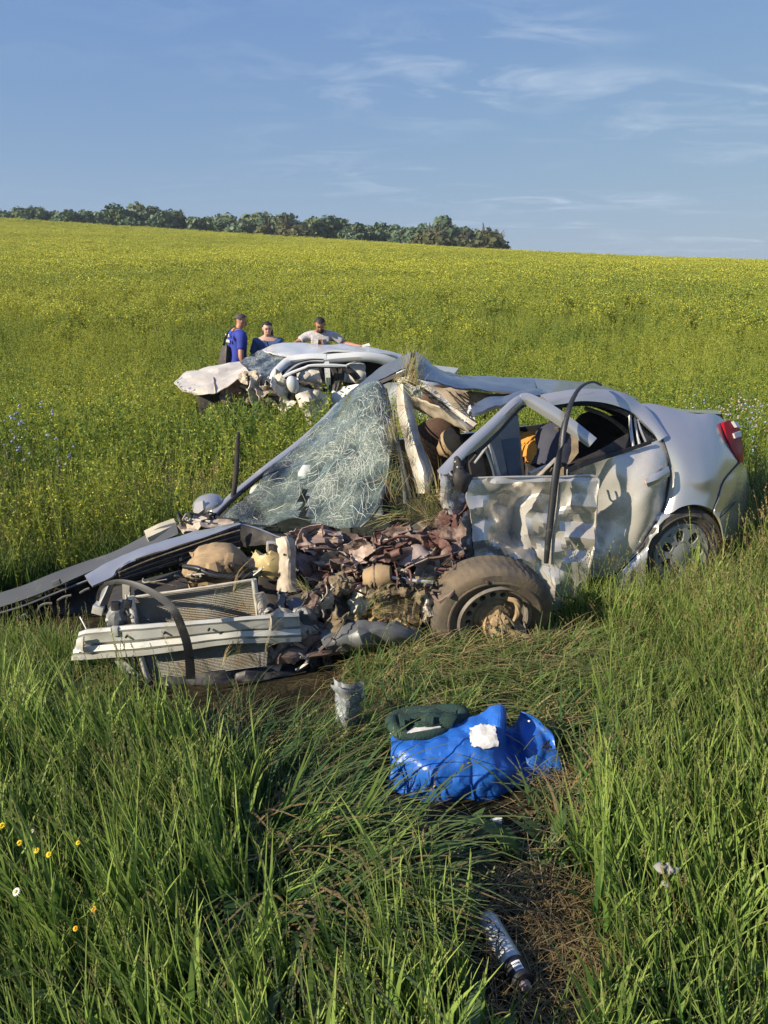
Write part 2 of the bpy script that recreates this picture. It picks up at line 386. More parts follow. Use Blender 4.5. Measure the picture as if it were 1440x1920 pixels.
def glass_mat(name, tint, clear, crack_scales, crackcol, rough=0.12, frost=0.25, widths=(0.03, 0.035)):
    """laminated windscreen glass; cracks are whitened glass"""
    m = bpy.data.materials.new(name); m.use_nodes = True; nt = m.node_tree; N = nt.nodes; L = nt.links
    out = N['Material Output']; b = N['Principled BSDF']
    t = N.new('ShaderNodeTexCoord')
    dn = N.new('ShaderNodeTexNoise'); dn.inputs['Scale'].default_value = 6; dn.inputs['Detail'].default_value = 6; L.new(t.outputs['Object'], dn.inputs[0])
    ma = N.new('ShaderNodeVectorMath'); ma.operation = 'MULTIPLY_ADD'; L.new(dn.outputs['Color'], ma.inputs[0]); ma.inputs[1].default_value = (0.17, 0.17, 0.17); L.new(t.outputs['Object'], ma.inputs[2])
    prev = None
    for s, w in zip(crack_scales, widths):
        vo = N.new('ShaderNodeTexVoronoi'); vo.feature = 'DISTANCE_TO_EDGE'; vo.inputs['Scale'].default_value = s; L.new(ma.outputs[0], vo.inputs[0])
        q = N.new('ShaderNodeMapRange'); L.new(vo.outputs[0], q.inputs[0]); q.inputs[1].default_value = 0.0; q.inputs[2].default_value = w; q.inputs[3].default_value = 1; q.inputs[4].default_value = 0
        if prev is None: prev = q.outputs[0]
        else:
            mm = N.new('ShaderNodeMath'); mm.operation = 'MAXIMUM'; L.new(prev, mm.inputs[0]); L.new(q.outputs[0], mm.inputs[1]); prev = mm.outputs[0]
    fz = N.new('ShaderNodeTexNoise'); fz.inputs['Scale'].default_value = 4.5; fz.inputs['Detail'].default_value = 8; L.new(t.outputs['Object'], fz.inputs[0])
    fr = N.new('ShaderNodeMapRange'); L.new(fz.outputs[0], fr.inputs[0]); fr.inputs[1].default_value = 0.35; fr.inputs[2].default_value = 0.7; fr.inputs[3].default_value = 0.1; fr.inputs[4].default_value = 1.0
    cm = N.new('ShaderNodeMath'); cm.operation = 'MULTIPLY'; L.new(prev, cm.inputs[0]); L.new(fr.outputs[0], cm.inputs[1])
    fm = N.new('ShaderNodeMath'); fm.operation = 'MULTIPLY_ADD'; L.new(fr.outputs[0], fm.inputs[0]); fm.inputs[1].default_value = frost; L.new(cm.outputs[0], fm.inputs[2]); fm.use_clamp = True
    tr = N.new('ShaderNodeBsdfTransparent'); tr.inputs[0].default_value = lin(clear)
    gl = N.new('ShaderNodeBsdfGlossy'); gl.inputs['Roughness'].default_value = rough; gl.inputs[0].default_value = (0.9, 0.95, 1, 1)
    fx = N.new('ShaderNodeFresnel'); fx.inputs[0].default_value = 1.5
    mg = N.new('ShaderNodeMixShader'); L.new(fx.outputs[0], mg.inputs[0]); L.new(tr.outputs[0], mg.inputs[1]); L.new(gl.outputs[0], mg.inputs[2])
    b.inputs['Roughness'].default_value = 0.5
    cx = N.new('ShaderNodeMix'); cx.data_type = 'RGBA'; cx.inputs[6].default_value = lin(tint); cx.inputs[7].default_value = lin(crackcol); L.new(cm.outputs[0], cx.inputs[0]); L.new(cx.outputs[2], b.inputs['Base Color'])
    ms = N.new('ShaderNodeMixShader'); L.new(fm.outputs[0], ms.inputs[0]); L.new(mg.outputs[0], ms.inputs[1]); L.new(b.outputs[0], ms.inputs[2])
    L.new(ms.outputs[0], out.inputs[0]); return m
M['screen'] = glass_mat('shattered windscreen', (0.22, 0.24, 0.20), (0.66, 0.74, 0.70), (7, 15, 34), (0.42, 0.46, 0.40), frost=0.30, widths=(0.012, 0.02, 0.035))
M['screen2'] = glass_mat('crazed windscreen', (0.20, 0.24, 0.24), (0.35, 0.42, 0.42), (14, 40), (0.5, 0.52, 0.5), frost=0.4, widths=(0.05, 0.08))
M['window'] = glass_mat('dark window glass', (0.03, 0.03, 0.03), (0.5, 0.52, 0.5), (0.2,), (0.03, 0.03, 0.03), frost=0.1, widths=(0.0001,), rough=0.03)
M['pbag'] = glass_mat('clear plastic bag', (0.62, 0.64, 0.66), (0.9, 0.92, 0.92), (5,), (0.8, 0.81, 0.83), frost=0.62, widths=(0.012,), rough=0.2)
# ================================================================== ground
def soil_mat():
    m = bpy.data.materials.new('meadow soil'); m.use_nodes = True; nt = m.node_tree; N = nt.nodes; L = nt.links; b = N['Principled BSDF']; b.inputs['Roughness'].default_value = 0.95; b.inputs['Specular IOR Level'].default_value = 0.1
    t = N.new('ShaderNodeTexCoord')
    n = N.new('ShaderNodeTexNoise'); n.inputs['Scale'].default_value = 9; n.inputs['Detail'].default_value = 10; n.inputs['Roughness'].default_value = 0.7; L.new(t.outputs['Object'], n.inputs[0])
    r = N.new('ShaderNodeValToRGB'); L.new(n.outputs[0], r.inputs[0])
    e = r.color_ramp.elements; e[0].position = .35; e[0].color = (.018, .014, .010, 1); e[1].position = .72; e[1].color = (.10, .075, .045, 1)
    k = e.new(.52); k.color = (.032, .028, .014, 1)
    # farther out the soil carries a green-yellow crop canopy
    s = N.new('ShaderNodeSeparateXYZ'); L.new(t.outputs['Object'], s.inputs[0])
    q = N.new('ShaderNodeMapRange'); L.new(s.outputs[1], q.inputs[0]); q.inputs[1].default_value = 6; q.inputs[2].default_value = 16
    n2 = N.new('ShaderNodeTexNoise'); n2.inputs['Scale'].default_value = 2.2; n2.inputs['Detail'].default_value = 12; n2.inputs['Roughness'].default_value = 0.8; L.new(t.outputs['Object'], n2.inputs[0])
    r2 = N.new('ShaderNodeValToRGB'); L.new(n2.outputs[0], r2.inputs[0]); e2 = r2.color_ramp.elements
    e2[0].position = .38; e2[0].color = (.09, .12, .022, 1); e2[1].position = .66; e2[1].color = (.30, .29, .035, 1)
    mx = N.new('ShaderNodeMix'); mx.data_type = 'RGBA'; L.new(q.outputs[0], mx.inputs[0]); L.new(r.outputs[0], mx.inputs[6]); L.new(r2.outputs[0], mx.inputs[7]); L.new(mx.outputs[2], b.inputs['Base Color'])
    bp = N.new('ShaderNodeBump'); bp.inputs['Strength'].default_value = .8; bp.inputs['Distance'].default_value = .03; L.new(n.outputs[0], bp.inputs['Height']); L.new(bp.outputs[0], b.inputs['Normal'])
    return m
ys = [0.0]
ys = list(np.concatenate([np.arange(-6, 12, .25), np.arange(12, 30, .8), np.arange(30, 130, 5), np.arange(130, 260, 6), np.arange(260, 700, 40)]))
xs = list(np.concatenate([-np.arange(160, 40, -10.0)[::1], np.arange(-40, -8, 2.0), np.arange(-8, 8, .25), np.arange(8, 40, 2.0), np.arange(40, 161, 10.0)]))
xs = [x * 2.5 if abs(x) > 100 else x for x in xs]; xs = sorted(set(round(float(x), 3) for x in xs))
gv = [(x, float(y), ground_z(x, float(y))) for y in ys for x in xs]; W_ = len(xs)
gf = [(j * W_ + i, j * W_ + i + 1, (j + 1) * W_ + i + 1, (j + 1) * W_ + i) for j in range(len(ys) - 1) for i in range(W_ - 1)]
tag(obj('ground', gv, gf, soil_mat()), 'dark soil of the trampled verge running into the sloping crop field', 'ground', None, 'structure')

# ================================================================== vegetation prototypes
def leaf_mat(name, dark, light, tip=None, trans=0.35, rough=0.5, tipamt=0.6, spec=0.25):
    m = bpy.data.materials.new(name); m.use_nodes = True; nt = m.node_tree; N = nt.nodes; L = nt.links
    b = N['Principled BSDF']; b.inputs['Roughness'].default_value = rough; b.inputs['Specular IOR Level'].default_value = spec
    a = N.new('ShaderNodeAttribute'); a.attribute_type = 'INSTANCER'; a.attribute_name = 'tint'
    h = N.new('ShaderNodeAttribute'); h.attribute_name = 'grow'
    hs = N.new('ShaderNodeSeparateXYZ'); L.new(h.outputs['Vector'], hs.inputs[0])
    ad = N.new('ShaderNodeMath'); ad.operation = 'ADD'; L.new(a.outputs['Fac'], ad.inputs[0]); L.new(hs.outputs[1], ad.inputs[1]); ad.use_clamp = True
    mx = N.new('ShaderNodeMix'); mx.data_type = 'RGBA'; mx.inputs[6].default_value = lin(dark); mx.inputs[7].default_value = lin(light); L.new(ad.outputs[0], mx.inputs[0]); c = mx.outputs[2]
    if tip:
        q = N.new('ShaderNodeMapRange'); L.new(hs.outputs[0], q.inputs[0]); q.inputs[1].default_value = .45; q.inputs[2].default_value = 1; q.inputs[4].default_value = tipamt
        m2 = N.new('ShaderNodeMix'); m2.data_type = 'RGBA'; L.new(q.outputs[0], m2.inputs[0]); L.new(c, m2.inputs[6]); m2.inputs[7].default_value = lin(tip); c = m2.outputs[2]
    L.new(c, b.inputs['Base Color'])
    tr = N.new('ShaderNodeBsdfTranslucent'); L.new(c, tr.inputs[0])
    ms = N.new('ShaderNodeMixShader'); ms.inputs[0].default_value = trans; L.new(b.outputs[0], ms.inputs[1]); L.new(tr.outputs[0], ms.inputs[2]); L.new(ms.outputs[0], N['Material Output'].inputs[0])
    return m
G = dict(
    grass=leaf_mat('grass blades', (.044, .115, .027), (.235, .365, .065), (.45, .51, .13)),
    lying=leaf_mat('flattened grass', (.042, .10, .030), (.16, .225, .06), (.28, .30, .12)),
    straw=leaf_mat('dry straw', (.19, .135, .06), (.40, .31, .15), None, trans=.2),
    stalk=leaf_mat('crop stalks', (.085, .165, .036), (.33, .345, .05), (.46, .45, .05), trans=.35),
    flower=leaf_mat('mustard flowers', (.48, .48, .06), (.66, .64, .085), None, trans=.35),
    weed=leaf_mat('broad weed leaves', (.035, .075, .022), (.10, .15, .05), None, trans=.3),
    head=leaf_mat('grass seed heads', (.12, .13, .045), (.27, .24, .09), None, trans=.3),
)
class VB:
    def __init__(s): s.v = []; s.f = []; s.m = []; s.g = []
    def strip(s, pts, ws, side, mi, rnd):
        """tapering strip along pts; grow = (along 0..1, random, 0)"""
        b = len(s.v); n = len(pts)
        for i, (p, w) in enumerate(zip(pts, ws)):
            sd = side(i) if callable(side) else side
            s.v.append(tuple(p - sd * w)); s.v.append(tuple(p + sd * w)); s.g += [(i / (n - 1), rnd, 0)] * 2
        for i in range(n - 1):
            s.f.append((b + 2 * i, b + 2 * i + 1, b + 2 * i + 3, b + 2 * i + 2)); s.m.append(mi)
    def quad(s, c, u, w, mi, rnd, g=1.0):
        b = len(s.v); s.v += [tuple(c - u - w), tuple(c + u - w), tuple(c + u + w), tuple(c - u + w)]; s.g += [(g, rnd, 0)] * 4; s.f.append((b, b + 1, b + 2, b + 3)); s.m.append(mi)
    def leaf(s, c, d, n, L, w, mi, rnd):
        """kite leaf from c along d"""
        sd = d.cross(n).normalized(); b = len(s.v)
        s.v += [tuple(c), tuple(c + d * L * .45 + sd * w), tuple(c + d * L + n * L * -.12), tuple(c + d * L * .45 - sd * w)]; s.g += [(.3, rnd, 0)] * 4; s.f.append((b, b + 1, b + 2, b + 3)); s.m.append(mi)
    def mesh(s, name, mats):
        me = bpy.data.meshes.new(name); me.from_pydata(s.v, [], s.f); me.update()
        for m in mats: me.materials.append(m)
        me.polygons.foreach_set('material_index', s.m); me.polygons.foreach_set('use_smooth', [True] * len(s.f))
        a = me.attributes.new('grow', 'FLOAT_VECTOR', 'POINT'); a.data.foreach_set('vector', np.array(s.g, dtype=np.float32).ravel())
        return bpy.data.objects.new(name, me)
def rv(r): 
    a = r.uniform(0, 2 * math.pi); return Vector((math.cos(a), math.sin(a), 0))
def blade(vb, r, base, H, lean, w, mi, droop, seg=5, dirv=None):
    d = dirv or rv(r); pts = []; ws = []
    ang = r.uniform(0, lean); p = base.copy(); L = H / seg; q = Vector((r.uniform(-1, 1), r.uniform(-1, 1), 0)) * .06
    for i in range(seg + 1):
        pts.append(p.copy()); t = i / seg; ws.append(w * (1 - t ** 1.6) * .5 + .0006)
        p = p + (d * math.sin(ang) + Vector((0, 0, 1)) * math.cos(ang) + q).normalized() * L; ang += droop * r.uniform(.5, 1.4) / seg
    tw = r.uniform(-.8, .8); sd = d.cross(Vector((0, 0, 1))); 
    sid = lambda i: (sd * math.cos(tw + i * .15) + d * math.sin(tw + i * .15))
    vb.strip(pts, ws, sid, mi, r.uniform(-.3, .3)); return pts
def tuft(name, seed, n, rad, h0, h1, lean, w, droop, heads=0, mats=('grass', 'head'), strawn=0):
    r = random.Random(seed); vb = VB()
    for k in range(n):
        b = rv(r) * rad * math.sqrt(r.random()); b.z = -.02
        blade(vb, r, b, r.uniform(h0, h1), lean, w * r.uniform(.5, 1.2), 0, droop * r.uniform(.3, 1.3))
    for k in range(heads):
        b = rv(r) * rad * r.random(); b.z = -.02
        pts = blade(vb, r, b, r.uniform(h1 * .95, h1 * 1.45), lean * .6, w * .35, 0, droop * .35)
        tip = pts[-1]; d = (pts[-1] - pts[-2]).normalized()
        for i in range(9):
            o = rv(r); c = tip - d * (i * .011); vb.leaf(c, (d + o * .55).normalized(), o.cross(d).normalized(), .018, .0035, 1, r.uniform(-.3, .3))
    for k in range(strawn):
        b = rv(r) * rad * r.random()
        blade(vb, r, b, r.uniform(h0, h1) * .8, 1.3, w * .6, 2, droop, 4)
    return vb.mesh(name, [G[m] for m in mats] + ([G['straw']] if strawn else []))
def lying_tuft(name, seed, n, rad, h0, h1, w, strawn):
    r = random.Random(seed); vb = VB()
    for k in range(n):
        b = rv(r) * rad * math.sqrt(r.random()); b.z = r.uniform(0, .05)
        d = Vector((1, r.gauss(0, .35), 0)).normalized()
        H = r.uniform(h0, h1); seg = 6; ang = r.uniform(.3, 1.0); p = b.copy(); pts = []; ws = []
        for i in range(seg + 1):
            pts.append(p.copy()); ws.append(w * r.uniform(.8, 1.1) * (1 - (i / seg) ** 2) * .5 + .0006)
            ang = min(1.75, ang + r.uniform(.1, .35)); p = p + (d * math.sin(ang) + Vector((0, 0, 1)) * math.cos(ang)) * (H / seg); p.z = max(p.z, .008 + r.uniform(0, .02))
        sd = d.cross(Vector((0, 0, 1)))
        vb.strip(pts, ws, sd, 1 if k < strawn else 0, r.uniform(-.35, .35))
    return vb.mesh(name, [G['lying'], G['straw']])
def litter(name, seed, n, rad):
    r = random.Random(seed); vb = VB()
    for k in range(n):
        b = rv(r) * rad * math.sqrt(r.random()); b.z = r.uniform(.004, .04); d = rv(r); d.z = r.uniform(-.12, .25); L = r.uniform(.04, .22)
        mid = b + d * L * .5 + Vector((0, 0, r.uniform(0, .03))); sd = d.cross(Vector((0, 0, 1))).normalized()
        vb.strip([b, mid, b + d * L], [.0012, .0016, .0007], sd, 0, r.uniform(-.4, .4))
    return vb.mesh(name, [G['straw']])
def crop(name, seed, n, rad, h0, h1, lf, fl, fs, branches=6):
    """a clump of thin branching crop plants with small leaves and yellow flower dots"""
    r = random.Random(seed); vb = VB()
    for k in range(n):
        b = rv(r) * rad * math.sqrt(r.random()); H = r.uniform(h0, h1); d = rv(r)
        pts = [b + d * (H * .10 * (i / 4) ** 1.5) + Vector((r.uniform(-.01, .01), r.uniform(-.01, .01), H * i / 4)) for i in range(5)]
        vb.strip(pts, [.0028, .0026, .0022, .0018, .001], rv(r), 0, r.uniform(-.3, .3))
        for j in range(branches):
            t = r.uniform(.3, .95); i = min(3, int(t * 4)); c = pts[i].lerp(pts[i + 1], t * 4 - i); o = rv(r); L = H * r.uniform(.12, .3) * (1.2 - t * .6)
            e = c + o * L * .45 + Vector((0, 0, L)); m = c.lerp(e, .5) + o * L * .08
            vb.strip([c, m, e], [.0018, .0014, .0008], rv(r), 0, r.uniform(-.3, .3))
            for q in range(3):
                cc = c.lerp(e, r.random()); oo = rv(r); dd = (oo + Vector((0, 0, r.uniform(.1, 1)))).normalized()
                vb.leaf(cc, dd, oo.cross(dd).normalized(), lf * r.uniform(.5, 1.2), lf * .16, 0, r.uniform(-.3, .3))
            if r.random() < fl:
                for q in range(3):
                    cc = e + Vector((r.uniform(-1, 1), r.uniform(-1, 1), r.uniform(-1.5, .6))) * fs * 1.8
                    a1 = rv(r); a1.z = r.uniform(-.5, .5); a2 = a1.cross(rv(r) + Vector((0, 0, .7))).normalized()
                    vb.quad(cc, a1 * fs * .5, a2 * fs * .5, 1, r.uniform(-.4, .4))
        for j in range(7):
            t = r.uniform(.05, .75); i = min(3, int(t * 4)); c = pts[i].lerp(pts[i + 1], t * 4 - i); o = rv(r); dd = (o + Vector((0, 0, r.uniform(.2, .9)))).normalized()
            vb.leaf(c, dd, o.cross(dd).normalized(), lf * r.uniform(.9, 1.9), lf * .2, 0, r.uniform(-.3, .3))
    return vb.mesh(name, [G['stalk'], G['flower']])
def weed(name, seed, n, L, w):
    r = random.Random(seed); vb = VB()
    for k in range(n):
        d = rv(r); up = r.uniform(.3, 1.3); base = Vector((0, 0, 0)); seg = 6; pts = []; ws = []; ang = up; p = base.copy(); LL = L * r.uniform(.5, 1.1)
        for i in range(seg + 1):
            pts.append(p.copy()); t = i / seg; ws.append(w * r.uniform(.75, 1.1) * math.sin(math.pi * min(1, .12 + t * .9)) ** .8 * .5 + .001)
            p = p + (d * math.cos(ang) + Vector((0, 0, 1)) * math.sin(ang)) * LL / seg; ang -= r.uniform(.1, .4)
        vb.strip(pts, ws, d.cross(Vector((0, 0, 1))), 0, r.uniform(-.3, .3))
    return vb.mesh(name, [G['weed']])

def scatter(name, protos, pts, label, cat, keep=None):
    """one object of nobody-could-count greenery: geometry-node instances on points"""
    pc = bpy.data.collections.new(name + ' kinds')
    for o in protos: pc.objects.link(o)
    order = sorted(o.name for o in protos); idx = {o.name: order.index(o.name) for o in protos}; names = [o.name for o in protos]
    a = np.array([p[:8] for p in pts], dtype=np.float32)
    me = bpy.data.meshes.new(name); me.vertices.add(len(pts)); me.vertices.foreach_set('co', a[:, :3].ravel())
    at = me.attributes.new('rot', 'FLOAT_VECTOR', 'POINT'); at.data.foreach_set('vector', a[:, 3:6].ravel())
    at = me.attributes.new('scl', 'FLOAT', 'POINT'); at.data.foreach_set('value', a[:, 6].ravel())
    at = me.attributes.new('tint', 'FLOAT', 'POINT'); at.data.foreach_set('value', a[:, 7].ravel())
    at = me.attributes.new('pick', 'INT', 'POINT'); at.data.foreach_set('value', np.array([idx[names[p[8]]] for p in pts], dtype=np.int32))
    o = bpy.data.objects.new(name, me); COL.objects.link(o)
    ng = bpy.data.node_groups.new(name + ' spread', 'GeometryNodeTree')
    ng.interface.new_socket('Geometry', in_out='INPUT', socket_type='NodeSocketGeometry'); ng.interface.new_socket('Geometry', in_out='OUTPUT', socket_type='NodeSocketGeometry')
    N = ng.nodes; L = ng.links; gi = N.new('NodeGroupInput'); go = N.new('NodeGroupOutput')
    ci = N.new('GeometryNodeCollectionInfo'); ci.inputs['Collection'].default_value = pc; ci.inputs['Separate Children'].default_value = True; ci.inputs['Reset Children'].default_value = True
    ip = N.new('GeometryNodeInstanceOnPoints'); ip.inputs['Pick Instance'].default_value = True
    def na(nm, ty):
        n = N.new('GeometryNodeInputNamedAttribute'); n.data_type = ty; n.inputs['Name'].default_value = nm; return n.outputs['Attribute']
    L.new(gi.outputs[0], ip.inputs['Points']); L.new(ci.outputs[0], ip.inputs['Instance'])
    L.new(na('pick', 'INT'), ip.inputs['Instance Index']); L.new(na('scl', 'FLOAT'), ip.inputs['Scale'])
    er = N.new('FunctionNodeEulerToRotation'); L.new(na('rot', 'FLOAT_VECTOR'), er.inputs[0]); L.new(er.outputs[0], ip.inputs['Rotation'])
    L.new(ip.outputs[0], go.inputs[0])
    md = o.modifiers.new('spread', 'NODES'); md.node_group = ng
    for p in protos:
        for m in p.data.materials: me.materials.append(m)
    return tag(o, label, cat, None, 'stuff')

# footprint of the wreck on the ground: nothing grows through it
FOOT = [(-2.9, 3.95), (-1.9, 4.0), (-1.35, 3.72), (-1.15, 3.55), (-.35, 3.55), (-.05, 3.85), (.35, 3.95), (.95, 3.92), (.98, 4.28), (1.5, 4.5), (2.4, 4.85), (2.55, 5.3), (2.2, 6.6), (.5, 6.3), (-.7, 6.0), (-1.4, 5.3), (-2.9, 4.5)]
TARP = [(p_.x, p_.y) for p_ in (PZ(610, 1590), PZ(700, 1660), PZ(860, 1640), PZ(985, 1605), PZ(1100, 1500), PZ(1010, 1400), PZ(960, 1395), PZ(880, 1410), PZ(735, 1420), PZ(660, 1450))]
FAR = [(-2.9, 10.0), (-2.0, 9.75), (-1.2, 9.5), (1.4, 10.0), (1.4, 12.0), (-1.2, 12.0), (-2.7, 11.6)]
def inside(poly, x, y):
    c = False; j = len(poly) - 1
    for i in range(len(poly)):
        a, b = poly[i], poly[j]
        if (a[1] > y) != (b[1] > y) and x < (b[0] - a[0]) * (y - a[1]) / (b[1] - a[1]) + a[0]: c = not c
        j = i
    return c
rv2 = random.Random(77)
def fbm(x, y, s, o=0): return noise.fractal(Vector((x * s + o, y * s - o, o * 1.7)), 1.0, 2.0, 4)
# zones follow what is trodden: a trampled pocket in front of the wreck, a bare track running to the camera's right
def trod(px, py):
    """trampled pocket in front of the wreck"""
    return smooth(430, 560, px) * (1 - smooth(1060, 1190, px)) * smooth(1215, 1250, py) * (1 - smooth(1540, 1640, py))
def bare(px, py):
    """bare track"""
    l = 870 + 50 * smooth(1560, 1920, py)
    w = noise.noise(Vector((px * .012, py * .012, 4))) * .35
    a = smooth(l - 50, l + 40, px) * (1 - smooth(1050, 1180, px)) * smooth(1600, 1680, py) + w * .5
    q = ((px - 585) / 235) ** 2 + ((py - 1385) / 125) ** 2
    return max(a if py > 1580 else 0, 1 - smooth(.6, 1.1, q + w))
def sweep(px, py):
    return smooth(440, 520, px) * (1 - smooth(690, 760, px)) * smooth(1500, 1560, py) * (1 - smooth(1780, 1860, py))

grassP = [tuft('meadow_tuft', 1, 17, .09, .22, .46, .35, .0115, .9, 1), tuft('meadow_tuft.001', 2, 18, .10, .26, .52, .28, .0105, .7, 2), tuft('meadow_tuft.002', 3, 15, .08, .18, .38, .5, .014, 1.2, 0),
    tuft('meadow_tuft.003', 4, 20, .12, .26, .54, .3, .008, .8, 4), tuft('meadow_tuft.004', 8, 11, .06, .30, .56, .2, .017, .6, 0), tuft('meadow_tuft.005', 9, 26, .12, .10, .24, .7, .008, 1.2, 0, ('grass', 'head'), 5),
    tuft('meadow_tuft.006', 14, 5, .10, .3, .55, .5, .0035, .7, 5, ('straw', 'straw'))]
lyP = [lying_tuft('flat_tuft', 11, 18, .12, .25, .5, .010, 3), lying_tuft('flat_tuft.001', 12, 22, .14, .3, .6, .008, 7), lying_tuft('flat_tuft.002', 13, 14, .1, .2, .4, .012, 2)]
liP = [litter('straw_litter', 21, 40, .16), litter('straw_litter.001', 22, 30, .2)]
weP = [weed('leafy_weed', 31, 8, .22, .05), weed('leafy_weed.001', 32, 6, .28, .075), weed('leafy_weed.002', 33, 11, .16, .03)]
cropP = [crop('crop_clump', 41, 9, .22, .62, .95, .045, .75, .009), crop('crop_clump.001', 42, 10, .24, .65, 1.0, .05, .45, .009), crop('crop_clump.002', 43, 9, .22, .55, .85, .055, .15, .012), crop('crop_clump.003', 44, 8, .22, .7, 1.05, .045, .95, .010)]
farP = [crop('crop_patch', 51, 60, .75, .7, .98, .09, .9, .042, 7), crop('crop_patch.001', 52, 60, .75, .65, .95, .1, .75, .040, 7), crop('crop_patch.002', 53, 60, .75, .7, 1.0, .09, 1.0, .046, 7)]
broadP = [tuft('broad_tuft', 71, 7, .05, .28, .52, .34, .038, .8, 0), tuft('broad_tuft.001', 72, 6, .04, .30, .58, .25, .031, .6, 1), tuft('broad_tuft.002', 73, 8, .06, .2, .42, .5, .040, 1.1, 0), tuft('broad_tuft.003', 74, 5, .04, .35, .6, .2, .025, .45, 2)]
midP = [crop('crop_row', 81, 34, .5, .66, .96, .075, .95, .025, 8), crop('crop_row.001', 82, 34, .5, .66, .98, .075, .8, .023, 8)]

